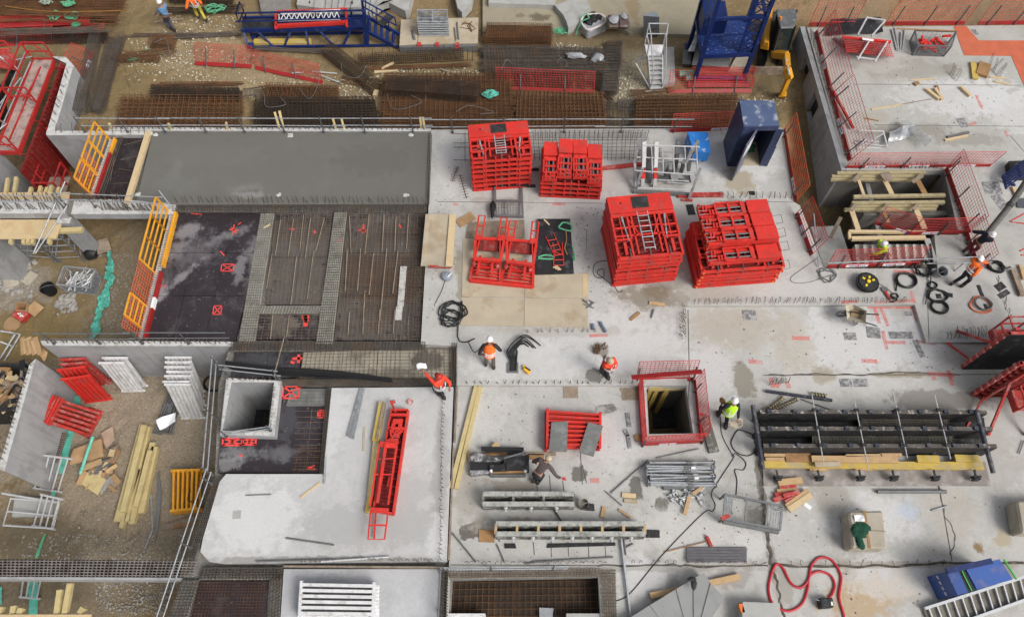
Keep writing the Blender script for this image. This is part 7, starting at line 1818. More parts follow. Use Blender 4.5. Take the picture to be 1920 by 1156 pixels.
# ---- concrete weight blocks
def cblock(label,top,zt,chan=True):
 T=thing('concrete_block',label,'concrete block',P(top[0][0],top[0][1],zB0))
 q=[P(u,v,zt)for u,v in top]
 part(T,'block_body',loft8(MB(),[d0(p,zB0)for p in q],[d0(p,zt)for p in q]),BLOCKC,world=True,bevel=.06)
 if chan:
  part(T,'groove',loft8(MB(),[d0(q[0].lerp(q[3],.40),zt+.001),d0(q[1].lerp(q[2],.46),zt+.001),d0(q[1].lerp(q[2],.53),zt+.001),d0(q[0].lerp(q[3],.49),zt+.001)],[d0(q[0].lerp(q[3],.40),zt+.012),d0(q[1].lerp(q[2],.46),zt+.012),d0(q[1].lerp(q[2],.53),zt+.012),d0(q[0].lerp(q[3],.49),zt+.012)]),BROWNWOOD,world=True)
  part(T,'cross_groove',MB().bar(d0(q[0].lerp(q[1],.5),zt+.002),d0(q[3].lerp(q[2],.55),zt+.002),.04,.012),OLDWOOD,world=True)
 return T,q
cbk,q=cblock('big sandy concrete block carrying paper and dark green cloth',[(1591,958),(1598,1026),(1664,1028),(1656,956)],.55)
one('paper_sheet',MB().grid(lambda a,b:bil([P(1600,965,.565),P(1619,965,.565),P(1621,977,.565),P(1603,977,.565)],a,b)+Vector((0,0,.02*math.sin(a*6+b*4)+.02)),5,5),PAPER,'white paper lying on the big concrete block','paper')
m_=MB()
for k in range(9):m_.ell(P(1614+R.uniform(-10,11),994+R.uniform(-9,8),.57),(.17,.13,.05),9,5,Matrix.Rotation(R.uniform(0,3),3,'Z'),.4)
m_.ell(P(1612,1015,.58),(.12,.28,.06),8,5,jit=.2).ell(P(1616,1022,.58),(.1,.14,.05),8,5)
one('work_jacket',m_,DKGREEN,'dark green jacket thrown on the big concrete block','jacket',smooth=True)
cbk2,q=cblock('concrete block cut by the right edge, below the big mould',[(1906,938),(1916,998),(1985,998),(1975,936)],.5,False)
# ---- winder stair at the bottom
WINC=mat('winder_concrete',(.26,.265,.26),.8,.06,1.5,dirt=(.2,.2,.195),damt=.4)
ws=thing('precast_stair','grey precast winder stair resting on two timbers at the bottom','precast stair',P(1290,1130,zB0))
sp=[(1150,1178),(1219,1133),(1268,1103),(1302,1083),(1320,1072),(1334,1094)]
ed=[(1215,1290),(1262,1178),(1296,1170),(1300,1164),(1318,1150),(1330,1134)]
tr=[[(1120,1196),(1219,1133),(1262,1190),(1200,1240)],[(1219,1133),(1268,1103),(1292,1190),(1262,1190)],[(1268,1103),(1300,1084),(1301,1190),(1292,1190)],[(1300,1084),(1320,1072),(1332,1092),(1314,1160),(1301,1190)],[(1332,1092),(1358,1121),(1320,1180),(1314,1160)]]
for k,px in enumerate(tr):
 z1_=.22+.03*k
 q=[P(u,v,.3)for u,v in px]
 ar=sum(q[i].x*q[(i+1)%len(q)].y-q[(i+1)%len(q)].x*q[i].y for i in range(len(q)))
 if ar<0:q=q[::-1]
 part(ws,'step',MB().prism([(p.x,p.y)for p in q],.02,z1_),WINC,world=True)
one('timber_beam',MB().pb((1218,1117),(1385,1081),zB0,.18,.15),PINE,'pine timber carrying the grey winder stair','timber')
m_=MB().ell(P(1300,1092,.5),(.1,.2,.03),8,5,jit=.2).ell(P(1297,1085,.5),(.14,.08,.03),8,5,jit=.2)
one('black_glove',m_,BLACK,'black glove-like rag on the winder stair','rag',smooth=True)
lt_=thing('litter_tray','pale speckled tray with orange clip at the bottom edge','tray',P(1410,1150,zB0))
part(lt_,'tray_body',MB().poly([(1393,1127),(1462,1130),(1465,1190),(1390,1190)],zB0,.35),CONC,world=True)
part(lt_,'clip',MB().pb((1386,1132),(1391,1148),.2,.12,.15),mat('orange_clip',(.7,.16,.02),.5),world=True)
one('light_box',MB().poly([(840,1149),(910,1149),(914,1200),(840,1200)],-.7,-.2),WHITEP,'white box lying in the bottom pit at its left','box')
one('light_box',MB().poly([(1062,1149),(1132,1149),(1132,1200),(1064,1200)],-.7,-.2),CONC,'cream box lying in the bottom pit at its right','box')
one('foam_piece',MB().poly([(1011,1138),(1038,1139),(1033,1180),(1012,1180)],-.68,-.6),FOIL,'crumpled grey plastic piece in the bottom pit','plastic')
# ---- wheelbarrow
wb=thing('wheelbarrow','old cream wheelbarrow with mortar remains on the slab','wheelbarrow',P(1605,598,zB0))
def wq(x,y,z):return P(1540+x/5.05,470+y/5.05,z)
hi=[wq(230,510,.5),wq(245,650,.5),wq(420,680,.55),wq(430,570,.55),wq(300,505,.5)]
lo=[wq(270,570,.22),wq(275,620,.22),wq(370,640,.25),wq(375,575,.25),wq(310,560,.22)]
m_=MB();n=5
m_.add([*hi,*lo],[tuple(range(5,10))]+[(i,(i+1)%5,5+(i+1)%5,5+i)for i in range(5)])
part(wb,'tray',m_,mat('cream_paint',(.42,.38,.29),.7,.15,4),world=True)
part(wb,'mortar',MB().sheet([p+Vector((0,0,.06))for p in lo][::-1]),mat('dry_mortar',(.28,.2,.11),.95,.25,6),world=True)
part(wb,'wheel',MB().tube([wq(200,600,.2)+Vector((.0+.19*math.cos(a),.02,.19*math.sin(a)))for a in[i*math.pi/6 for i in range(12)]],.05,6,closed=True),GALVD,world=True)
part(wb,'handle',MB().tube(spline([wq(215,600,.3),wq(300,650,.3),wq(440,685,.45),wq(525,712,.5)]),.025,6),BLACKM,world=True)
part(wb,'handle',MB().tube(spline([wq(190,590,.3),wq(300,580,.3),wq(440,598,.45),wq(545,602,.5)]),.025,6),BLACKM,world=True)
part(wb,'stand',MB().tube([wq(305,660,.25),wq(315,705,-.14),wq(340,690,-.14),wq(345,660,.25)],.02,6),GALVD,world=True)
# ================================================================== MOULDS ON THE NEAR SLAB
FLG=mat('mould_flange',(.085,.075,.068),.8,.3,4,dirt=(.42,.40,.38),damt=.7,dscale=5,dlo=.55,dhi=.62)
mo=thing('beam_mould','large black steel mould with two cages, tie rods and timber props','formwork mould',P(1640,850,zB0))
def mz(x,y,z):return P(1400+x/4,730+y/4,z)
zt_=.75
for(l,r)in(((100,165),(1800,168)),((100,292),(1840,292)),((125,420),(1875,422))):
 a,b=mz(*l,zt_),mz(*r,zt_)
 w_=part(mo,'mould_wall',MB().bar(Vector((a.x,a.y,zt_/2+zB0/2)),Vector((b.x,b.y,zt_/2+zB0/2)),.14,zt_-zB0-.01),BLACKM,world=True)
 part(w_,'top_flange',MB().bar(a,b,.13,.02),FLG,world=True)
 for k in range(9):part(w_,'clamp_nut',MB().box(a.lerp(b,(k+.35)/9)+Vector((0,.0,.04)),(.14,.12,.09)),NAVYST,world=True)
for k,(y0,y1,xa,xb)in enumerate(((172,285,860,1520),(300,412,500,1560))):
 q=[mz(xa,y0+12,.3),mz(xb,y0+12,.3),mz(xb,y1,.3),mz(xa,y1,.3)]
 part(mo,'steel_cage',sheet_mb(q,40,6,.012,.01),RUSTGREY,world=True)
 q2=[p-Vector((0,0,.12))for p in q]
 part(mo,'wet_fill',MB().add([*q2],[(3,2,1,0)]),mat('mould_concrete',(.13,.135,.115),.7,.3,5,dirt=(.05,.05,.04),damt=.5),world=True)
part(mo,'mould_floor',MB().poly([(1424,782),(1845,782),(1852,842),(1432,842)],zB0+.002,zB0+.05),BLACKM,world=True)
part(mo,'end_tube',MB().rod(mz(45,115,.85),mz(122,595,.55),.075,8),NAVYST,world=True,smooth=True)
part(mo,'end_tube',MB().rod(mz(1720,150,.85),mz(1850,625,.55),.075,8),NAVYST,world=True,smooth=True)
for xs in(((488,30),(575,540)),((808,80),(915,595)),((1095,5),(1205,510)),((1410,40),(1530,520))):
 tr_=part(mo,'tie_rod',MB().rod(mz(*xs[0],.9),mz(*xs[1],.8),.018,6),ALU,world=True)
 for y in(155,290,420):
  t=(y-xs[0][1])/(xs[1][1]-xs[0][1]);p=mz(*xs[0],.9).lerp(mz(*xs[1],.8),t)
  part(tr_,'wing_nut',MB().box(p,(.13,.1,.08)).rod(p-Vector((.1,0,0)),p+Vector((.1,0,0)),.02,5),BLACKM,world=True)
for x in(240,560,860,1130,1440,1760):part(mo,'push_strut',MB().bar(mz(x,425,.55),mz(x-60,490,.0),.1),NAVYST,world=True)
part(mo,'base_board',MB().poly([(1430,866),(1848,866),(1858,910),(1432,910)],zB0,zB0+.04),mat('mould_base',(.25,.225,.21),.85,.2,3,dirt=(.4,.38,.37),damt=.5,dscale=3),world=True)
for k in range(6):
 x=(235,545,855,1105,1415,1720)[k]
 cl_=part(mo,'screw_clamp',MB().bar(mz(x-12,600,.2),mz(x,660,.15),.05).box(mz(x,655,.12),(.26,.06,.2)).box(mz(x,675,.12),(.2,.05,.22)),BLACKM,world=True)
gB='boards wedged along the big mould'
for k,(a,b,z,w,m,lb)in enumerate([((130,560),(945,565),.05,.26,TIMBERY,'left yellow beam along the near side of the big mould'),((945,570),(1770,572),.05,.26,TIMBERY,'right yellow beam along the near side of the big mould'),((485,520),(1130,526),.2,.22,PINE,'long pine board lying on the big mould beams'),((130,492),(285,492),.15,.1,PINE,'short pine board at the left end of the big mould'),((140,522),(280,522),.15,.1,PINE,'second short pine board at the left end of the big mould'),((740,495),(1010,492),.2,.08,PINE,'thin pine board in the middle of the big mould'),((1275,520),(1440,522),.15,.24,TIMBERY,'short yellow beam right of the middle of the big mould'),((1560,515),(1740,520),.15,.24,TIMBERY,'short yellow beam near the right end of the big mould'),((290,510),(480,512),.1,.3,BROWNWOOD,'brown board near the left end of the big mould'),((510,560),(700,560),.25,.15,PLY,'faded board lying on the left yellow beam'),((470,595),(600,597),.0,.12,PINE,'small pine block under the left yellow beam'),((810,590),(945,592),.0,.12,PINE,'small pine block where the yellow beams meet'),((290,690),(415,685),-.1,.22,PINE,'pine offcut on the base board of the big mould'),((1000,490),(1160,490),.2,.1,PINE,'pine strip right of the middle of the big mould')]):
 one('timber_board',MB().bar(mz(*a,z),mz(*b,z),w,.1),m,lb,'timber',gB)
def channel(label,x0,x1,yb,yf,z1,nsp,nclamp,spm,zf=zB0):
 """trough mould: px of back wall top, front wall top"""
 T=thing('beam_mould',label,'formwork mould',P((x0+x1)/2,yf,zf))
 A,B,C_,D=P(x0,yb,z1),P(x1,yb,z1),P(x1+1,yf,z1),P(x0-1,yf,z1)
 for a,b in((A,B),(D,C_)):
  w=part(T,'side_panel',MB().bar(Vector((a.x,a.y,(z1+zf)/2)),Vector((b.x,b.y,(z1+zf)/2)),.12,z1-zf-.01),MUDSTEEL,world=True)
  part(w,'top_flange',MB().bar(a,b,.15,.015),mat('crusted_flange',(.34,.345,.32),.8,.25,5,dirt=(.10,.10,.09),damt=.6,dscale=6)if 'crusted_flange' not in bpy.data.materials else bpy.data.materials['crusted_flange'],world=True)
  rb=MB()
  for z in(.2,.5,.8):rb.bar(Vector((a.x,a.y-.07,zf+(z1-zf)*z)),Vector((b.x,b.y-.07,zf+(z1-zf)*z)),.03,.03)
  part(w,'stiffener',rb,MUDSTEEL,world=True)
 for k in range(nsp):part(T,'spacer',MB().bar(A.lerp(B,k/(nsp-1))-Vector((0,0,.05)),D.lerp(C_,k/(nsp-1))-Vector((0,0,.05)),.08,.08),spm,world=True)
 part(T,'floor_sheet',MB().add([Vector((p.x,p.y,zf+.06))for p in(D,C_,B,A)],[(0,1,2,3)]),BLACKM,world=True)
 for k in range(nclamp):
  p=D.lerp(C_,(k+.9)/(nclamp+.6))+Vector((0,-.1,-.15))
  part(T,'clamp',MB().lathe([(.0,.03),(.07,.03),(.07,-.03),(0,-.03)],p,8,Matrix.Rotation(math.pi/2,3,'X')).rod(p+Vector((0,.2,0)),p-Vector((0,.12,0)),.03,6).rod(p+Vector((0,-.04,-.3)),p+Vector((0,-.05,0)),.025,6),ALU,world=True)
 return T
channel('shorter crusted steel trough mould below the bending worker',906,1076,925,944,.42,4,3,MUDSTEEL)
channel('longer crusted steel trough mould with wooden spacers',930,1209,981,1000,.42,8,7,PINE)
one('plank',MB().poly([(898,992),(927,993),(927,1016),(898,1015)],zB0,zB0+.03),BROWNWOOD,'grooved brown board at the left end of the longer trough','board')
one('black_plate',MB().poly([(1027,1018),(1154,1016),(1154,1022),(1025,1026)],zB0,zB0+.03),PLYBLK,'long black strip in front of the longer trough','strip')
one('black_plate',MB().poly([(946,1018),(966,1018),(968,1027),(946,1027)],zB0,zB0+.03),PLYBLK,'small black square in front of the longer trough','plate')
one('black_plate',MB().poly([(1211,992),(1237,993),(1237,1007),(1212,1007)],zB0,zB0+.04),BLACKM,'dark square plate at the right end of the longer trough','plate')
one('black_plate',MB().poly([(1098,943),(1114,944),(1115,957),(1097,956)],zB0,zB0+.03),BLACKM,'dark square plate beside the bucket','plate')
gQ='black film formwork pieces piled by the bending worker'
def blk(label,px,z0,z1,m=PLYBLK,em=None):
 one('formwork_piece',MB().poly(px,z0,z1),m,label,'formwork piece',gQ)
blk('large black plywood panel, right one in the scrap pile by the bending worker',[(948,857),(992,852),(992,879),(950,880)],zB0,.32)
blk('flat black panel at the left of the pile by the bending worker',[(881,866),(938,864),(938,880),(882,881)],zB0,.12)
blk('speckled triangular piece at the left of the pile by the bending worker',[(880,850),(890,847),(945,860),(938,864),(884,864)],zB0,.2,mat('speckled_form',(.05,.05,.052),.6,.3,5,dirt=(.4,.4,.4),damt=.8,dscale=6,dlo=.48,dhi=.58))
blk('small black box piece in the front of the pile by the bending worker',[(918,871),(950,870),(950,882),(919,883)],zB0,.25)
blk('speckled grey strip at the front left of the pile by the bending worker',[(881,881),(918,876),(920,886),(883,890)],zB0,.1,MESHPL)
for lb,a,b,z,w,m in[('thin black strip at the back of the pile by the bending worker',(902,841),(982,842),.05,.12,PLYBLK),('second black strip at the back of the pile',(910,847),(980,848),.0,.16,PLYBLK),('brown edged strip at the back of the pile',(908,852),(950,850),.0,.1,BROWNWOOD),('long dark slat sticking out right of the pile',(985,850),(1042,851),zB0,.1,OLDWOOD),('brown slat sticking out right of the pile',(990,856),(1020,856),zB0,.18,BROWNWOOD),('small pale board leaning at the back of the pile',(925,840),(934,832),.0,.2,PINE),('slanting strip across the pile',(945,859),(985,848),.3,.05,GALVD),('plank edge at the left of the pile',(880,848),(884,864),.0,.14,PINE)]:
 one('formwork_piece',MB().pb(a,b,z,w,.06),m,lb,'formwork piece',gQ)
crd=thing('steel_cradle','low grey steel cradle with brown bar in front of the black pile','cradle',P(952,892,zB0))
part(crd,'frame',MB().pb((920,893),(985,893),zB0,.06,.2).pb((921,880),(922,893),zB0,.08,.3).pb((984,880),(984,893),zB0,.08,.3),GALVD,world=True)
part(crd,'brown_bar',MB().pb((924,884),(983,883),.1,.12,.06),BROWNWOOD,world=True)
for u in(921,985):part(crd,'white_cap',MB().ell(P(u,882,.22),(.06,.06,.05),7,4),WHITE,world=True)
mt=thing('mesh_bench','grey steel frame with mesh end tilted on the slab','steel frame',P(1410,975,zB0))
q=[P(1360,926,.5),P(1467,948,.45),P(1462,992,.3),P(1357,972,.35)]
f=MB()
for i in range(4):f.bar(q[i],q[(i+1)%4],.07)
for p in q:f.bar(p,Vector((p.x,p.y,zB0)),.06)
f.bar(q[0].lerp(q[1],.38),q[3].lerp(q[2],.38),.05).bar(q[0].lerp(q[1],.75),q[3].lerp(q[2],.75),.05).bar(q[3]-Vector((0,.05,.15)),q[2]-Vector((0,.05,.15)),.12,.14)
part(mt,'frame',f,GALVD,world=True)
for a,b in((.02,.14),(.8,.98)):
 g=[q[0].lerp(q[1],a),q[0].lerp(q[1],b),q[3].lerp(q[2],b),q[3].lerp(q[2],a)]
 part(mt,'end_mesh',sheet_mb(g,4,14,.012,0),GALV,world=True)
part(mt,'red_corner',MB().box(q[3]+Vector((.05,.05,.02)),(.3,.12,.08),.4),REDOLD,world=True)
cs=thing('ribbed_sheet','stack of grey ribbed lath sheets lying near the broom','ribbed sheet',P(1345,1040,zB0))
for k in range(5):
 y=1026+k*5.6
 part(cs,'lath',sheet_mb([P(u,v,-.08+.01*k)for u,v in[(1288,y),(1398,y),(1400,y+5),(1288,y+5)]],46,3,.012,0).pb((1288,y+2),(1400,y+2),zB0+.01,.1,.02),mat('lath_steel',(.20,.195,.21),.5,.15,5,.3)if k==0 else bpy.data.materials['lath_steel'],world=True)
br=thing('broom','red headed broom lying on the slab near the ribbed sheets','broom',P(1330,1022,zB0))
part(br,'broom_handle',MB().pr((1250,1033),(1326,1014),-.1,.016),BROWNWOOD,world=True)
part(br,'broom_head',MB().pb((1324,1005),(1333,1024),zB0,.09,.1),REDOLD,world=True)
def meshbundle(label,px,m=GALV,z=0.0):
 q=[P(u,v,z+.06)for u,v in px]
 return one('lath_bundle',sheet_mb(q,5,30,.013,.002),m,label,'lath bundle')
meshbundle('left strip of grey lath lying on the left slab',[(675,727),(680,727),(659,820),(649,817)])
meshbundle('right strip of grey lath lying on the left slab',[(680,727),(684,728),(664,823),(656,821)])
for k in range(26):
 p=P(1270+R.uniform(-14,46),925+R.uniform(-10,18),zB0+.04)
 if k==0:
  cl0=thing('scaffold_clamp','galvanised clamp scattered in front of the prop pile','clamp',p,0,'clamps scattered near the props')
  part(cl0,'clamp_body',MB().box((0,0,.03),(.16,.07,.06)).rod((.06,0,.05),(.2,.06,.05),.018,5),ALU)
  part(cl0,'clamp_bolt',MB().rod((-.06,-.06,.06),(-.06,.08,.06),.015,5),GALVD)
 else:dup(cl0,p,R.uniform(0,6))
for lb,a,b,z,w,m in[('pine batten lying across the clamps',(1292,930),(1284,964),zB0+.08,.12,PINE),('second pine batten behind the clamps',(1298,926),(1316,914),zB0+.1,.1,PINE),('white washed board left of the clamps',(1166,928),(1192,930),zB0,.16,PINELT),('fainter white board left of the clamps',(1170,938),(1195,940),zB0,.12,PLY),('narrow board below the wet patch',(1160,955),(1182,970),zB0,.08,PINE),('upright pine stake near the bucket',(1129,970),(1133,950),zB0,.14,PINE),('small pine block left of the shaft barrier',(1190,822),(1201,820),zB0,.22,BROWNWOOD),('small pine block on the slab near the grey boards',(1165,730),(1166,731),zB0,.1,PINE)]:
 bd(lb,a,b,z,w,.06,m,'offcut','offcut')
one('wall_tie',MB().pb((1176,774),(1180,800),zB0,.14,.04).pb((1171,806),(1177,818),zB0,.14,.04).pb((1177,815),(1181,840),zB0,.12,.04),MESHPL,'broken crusted strip left of the shaft barrier','steel strip')
one('steel_channel',MB().pb((1318,780),(1338,848),zB0,.34,.12),MUDSTEEL,'dark steel channel leaning at the right side of the shaft barrier','steel channel')
one('steel_channel',MB().pb((1312,776),(1318,800),zB0,.2,.1),REDOLD,'short red channel at the right side of the shaft barrier','steel channel')
for lb,a,b,z,r,m in[('thin rod slanting from the shaft barrier to the props',(1232,858),(1311,841),-.1,.025,GALVD),('long steel rod lying diagonally left of the props',(1146,924),(1216,862),-.1,.03,GALVD),('short steel rod crossing the foot of the long one',(1135,920),(1166,947),-.1,.02,GALVD),('vertical steel rod standing by the shaft',(1194,696),(1202,676),-.05,.03,GALVD),('thin rod near the lower trough at left',(848,998),(892,1052),-.1,.03,GALVD),('rod below the small black square',(932,1020),(945,1050),-.1,.025,GALVD),('slim tube running down across the slab joint',(1164,1004),(1182,1154),-.05,.045,GALV),('thin rod beside the slim tube',(1170,1010),(1174,1040),-.1,.025,GALVD),('bar lying before the longer trough',(1002,1052),(1150,1044),-.1,.03,GALVD),('second bar lying before the longer trough',(985,1056),(1040,1050),-.1,.03,GALVD),('dark bar standing under the shorter trough',(1038,952),(1052,976),-.05,.03,BLACKM),('short bar right of the longer trough',(1174,1026),(1188,1019),-.1,.03,GALVD)]:
 one('steel_rod',MB().pr(a,b,z,r,5),m,lb,'steel rod')
for lb,a,b,z,r,m in[('dark rod lying on the white left slab',(536,1008),(626,1021),.03,.03,GALVD),('long tube along the lower edge of the left slab',(602,1052),(730,1043),.08,.035,ALU),('long dark tube along the lower left slab edge',(480,1052),(625,1048),.06,.03,GALVD),('hooked wire on the white left slab',(460,928),(508,926),.03,.018,GALVD),('grey bar beside the red unit on the left slab',(610,858),(608,906),.03,.04,GALV)]:
 one('steel_rod',MB().pr(a,b,z,r,5),m,lb,'steel rod')
bd('thin pale lath on the left slab',(563,933),(601,904),.0,.07,.03,PINELT,'lath','lath')
bd('faint pale lath lying between lath strips and yellow beam',(683,800),(681,845),.0,.07,.02,PLY,'lath','lath')
for lb,a,b,z,r,m in[('long navy tube lying above the big mould',(1437,733),(1560,750),-.05,.06,NAVYST),('long navy tube lying below the big mould',(1645,921),(1774,921),-.06,.065,GALVD),('grey flat bar near the navy tube below the mould',(1747,956),(1777,948),-.12,.03,GALV),('thin rod lying behind the big mould',(1503,748),(1565,770),-.1,.02,GALVD),('thin rod right of the big mould',(1911,850),(1920,825),-.1,.02,GALVD)]:
 one('steel_tube',MB().pr(a,b,z,r,7),m,lb,'tube')
def spiral(label,a,b,r=.07):
 A,B=P(*a,-.07),P(*b,-.07);d=(B-A);n=int(d.length/.1)*6;d_=d.normalized();s=Vector((-d_.y,d_.x,0))
 return one('ribbed_rod',MB().tube([A+d*(k/n)+s*r*math.cos(k*1.05)+Vector((0,0,r*math.sin(k*1.05)))for k in range(n+1)],.022,4).rod(A,B,.035,5),mat('brass_rod',(.33,.29,.18),.5,.2,4,.3)if 'brass_rod' not in bpy.data.materials else bpy.data.materials['brass_rod'],label,'threaded rod','threaded rods behind the big mould')
spiral('left slanting threaded rod behind the big mould',(1442,766),(1470,744));spiral('middle slanting threaded rod behind the big mould',(1450,768),(1496,747));spiral('level threaded rod behind the big mould',(1522,738),(1550,742))
gR='red-tipped boards heaped below the mould'
for k,(a,b,w,m)in enumerate([((1460,912),(1492,912),.16,REDOLD),((1456,921),(1492,919),.14,PINE),((1452,928),(1488,924),.14,REDOLD),((1450,938),(1490,924),.14,REDOLD),((1472,942),(1502,926),.14,REDOLD),((1474,950),(1515,920),.18,PINE),((1478,956),(1520,928),.2,PINELT),((1458,905),(1502,900),.2,PINE),((1468,930),(1498,922),.12,REDOLD)]):
 one('short_board',MB().pb(a,b,zB0+.02*k,w,.08),m,f'{"red" if m is REDOLD else "pine"} short board in the heap below the mould, {NTH[k]} from the top','board',gR)
one('paper_scrap',MB().pb((1508,944),(1520,953),zB0,.14,.03),PAPER,'white paper scrap beside the red-tipped boards','paper')
# ================================================================== STAIRS, HOSES, SMALL GEAR
STEPC=mat('pale_step',(.62,.59,.54),.85,.15,3,dirt=(.3,.27,.22),damt=.5)
cst=thing('concrete_stair','concrete stair going down inside the red mesh of the stairwell','stair',P(1750,495,-1.7))
for k in range(9):
 z=-.12-k*.17;u=1746-k*15.5
 q=[P(u-15,496,z),P(u,496,z),P(u-4,458,z),P(u-19,458,z)]
 part(cst,'step',MB().prism([(p.x,p.y)for p in q],z-.3,z),STEPC,world=True)
 part(cst,'shaded_riser',MB().prism([(p.x,p.y)for p in[P(u+1,496,z+.1),P(u+3,496,z+.1),P(u-1,458,z+.1),P(u-3,458,z+.1)]],z,z+.165),BLACKM,world=True)  # black risers beside pale treads: stair shading put into the colour
struct('floor_slab',MB().poly([(1752,440),(1802,440),(1815,503),(1758,503)],-.3,-.004),MU)
def coil(label,c,z,rr,n,r,m,nm='cable_coil',cat='cable',sq=.85,wob=.12,tail=None,ph=0.0):
 pts=[]
 o=P(*c,z)
 for i in range(n*10+1):
  a=ph+i*2*math.pi/10;k=rr*(1+R.uniform(-wob,wob))
  pts.append(o+Vector((math.cos(a)*k,math.sin(a)*k*sq,r+i*r*.06)))
 if tail:pts+=[P(*t,z+r)for t in tail]
 return one(nm,MB().tube(spline(pts,3),r,5),m,label,cat)
coil('tangled black cable loops beside the plywood sheets',(850,584),.02,.42,4,.022,BLACK,wob=.35,tail=[(858,630),(872,641),(890,634)],ph=1)
coil('second tangle of black cable on top of the first',(846,596),.05,.36,4,.02,BLACK,wob=.35,ph=2)
coil('flat coil of black hose left of the long cable heap',(1697,527),0,.36,6,.028,BLACK,wob=.1,tail=[(1680,545)],ph=2.5)
coil('double black hose rings at the foot of the cable heap',(1760,577),0,.3,4,.034,BLACK,wob=.06)
coil('black hose loops in the middle of the cable heap',(1757,555),0,.33,3,.03,BLACK,wob=.15,ph=1)
coil('tall heap of black cable by the stairwell rail',(1728,503),.05,.3,6,.022,BLACK,wob=.3,sq=1.2,tail=[(1745,530),(1740,545),(1735,570)])
coil('small black loop between the cable heaps',(1748,535),0,.16,2,.028,BLACK)
coil('black hose bunch right of the orange-shirted worker',(1866,502),0,.26,5,.03,BLACK,wob=.25,tail=[(1880,505),(1895,500)])
coil('orange cable coil wound round a grey one',(1838,572),0,.38,4,.016,mat('orange_cable',(.6,.15,.06),.5),wob=.15)
coil('grey hose coil inside the orange cable',(1842,570),.02,.3,5,.022,GALVD,wob=.08)
coil('thin grey wire loops by the near barrier corner of the stairwell',(1548,516),0,.3,5,.011,GALVD,wob=.4,tail=[(1520,528),(1490,530),(1483,520),(1510,500),(1537,480)])
coil('black hose loops behind the lift shaft',(405,718),GZ+.05,.42,2,.035,BLACK)
coil('small black ring left of the trench-side red stack',(1304,527),.01,.14,2,.014,GALVD)
coil('wire loop on the slab before the big mould',(1395,830),zB0,.4,1,.018,BLACK,sq=1.1)
for lb,pts,z,r,m in[('long black cable winding from the worker in lime to the bottom edge',[(1351,780),(1354,815),(1372,850),(1375,858),(1348,900),(1334,925),(1341,945),(1336,958),(1318,962),(1240,1042),(1183,1110),(1155,1126)],zB0+.02,.012,BLACK),('thin cable in loops left of the big mould',[(1372,855),(1380,850),(1398,866),(1394,880),(1378,880),(1382,900),(1380,930)],zB0+.02,.014,BLACK),('thin wire lying left of the ladder stack',[(1140,488),(1118,492),(1112,508),(1118,520),(1132,518),(1130,504),(1120,512),(1150,535),(1160,548),(1168,544)],.01,.012,BLACK),('black cable from the reel to the plywood tilt',[(838,512),(836,520),(828,545),(815,570)],.01,.012,BLACK),('thin wire from reel to grinder',[(1640,528),(1660,538),(1676,552)],.01,.012,BLACK),('short curved cable by the worker in the orange vest',[(905,646),(890,660),(878,640)],.01,.014,BLACK)]:
 one('cable',MB().pt(pts,z,r,5),m,lb,'cable')
one('red_hose',MB().pt([(1440+x/3.985,866+y/3.985)for x,y in[(585,1220),(560,1120),(530,1000),(545,850),(480,735),(390,710),(325,770),(300,880),(240,935),(170,900),(110,790),(60,762),(20,850),(5,960),(40,1060),(150,1110),(250,1060),(295,950),(310,850),(380,815),(460,840),(497,910),(480,980),(455,1010)]],zB0+.03,.042,7),HOSERED,'thick red hose looping over the slab at the bottom right','hose',smooth=True)
pbx=thing('pump_box','small black box at the end of the red hose','pump box',P(1550,1130,zB0))
part(pbx,'box_body',MB().poly([(1537,1120),(1562,1119),(1564,1138),(1540,1140)],zB0,.15),BLACKM,world=True,bevel=.03)
part(pbx,'white_label',MB().poly([(1558,1127),(1561,1127),(1562,1134),(1559,1134)],.152,.156),WHITE,world=True)
part(pbx,'lever',MB().pr((1527,1122),(1540,1126),.1,.02),GALVD,world=True)
cb_=thing('cable_bundle','thick bundle of black cables at the feet of the worker in the orange vest','cable bundle',P(965,660))
for k in range(10):
 e=R.uniform(-1,1)
 part(cb_,'cable',MB().pt([(1014-k*4.5,645+e*10,.02),(988-k*2,628+k*2.6,.15),(966+e*6,636+k*2.2,.2),(950+k*2.2,657+e*4,.15),(957+k*1.3,676,.1),(956+k*1.3,695,.05)],0,.019,5),BLACK,world=True)
one('floor_duct',MB().poly([(951,679),(972,679),(972,698),(951,698)],.0,.05),GALVD,'grey floor duct frame where the black cables end','duct')
cb2_=thing('cable_bundle','long black hose bundle lying along the light deck behind the shaft','cable bundle',P(560,700,-.1))
for k in range(12):
 e=(k%6)*2.2;z=-.05+(k//6)*.07
 part(cb2_,'cable',MB().pt([(428,690-e*.2,-.6),(424,678+e*.4,.0),(440,680+e,z),(520,690+e,z),(600,694+e+R.uniform(-2,2),z),(680,702+e*.7,z),(735,712+R.uniform(-3,3),z)],0,.035,5),BLACK,world=True)
rl=thing('cable_reel','black cable reel with yellow parts lying on the slab','cable reel',P(1622,537))
o=P(1622,535,0)
part(rl,'wound_cable',MB().tube([o+Vector((math.cos(a*.4)*(.3+.002*a),math.sin(a*.4)*(.3+.002*a),.04+.004*a))for a in range(60)],.035,5),BLACK,world=True)
part(rl,'reel_disc',MB().lathe([(0,.3),(.34,.3),(.36,.26),(.1,.24),(.1,.02)],o,16),BLACKM,world=True)
m_=MB().lathe([(0,.36),(.07,.35),(.07,.3)],o,8)
for a in(.3,1.2,2.4,4.1):m_.box(o+Vector((math.cos(a)*.2,math.sin(a)*.2,.31)),(.1,.07,.03),a)
part(rl,'yellow_parts',m_,mat('yellow_plastic',(.75,.55,.02),.4),world=True)
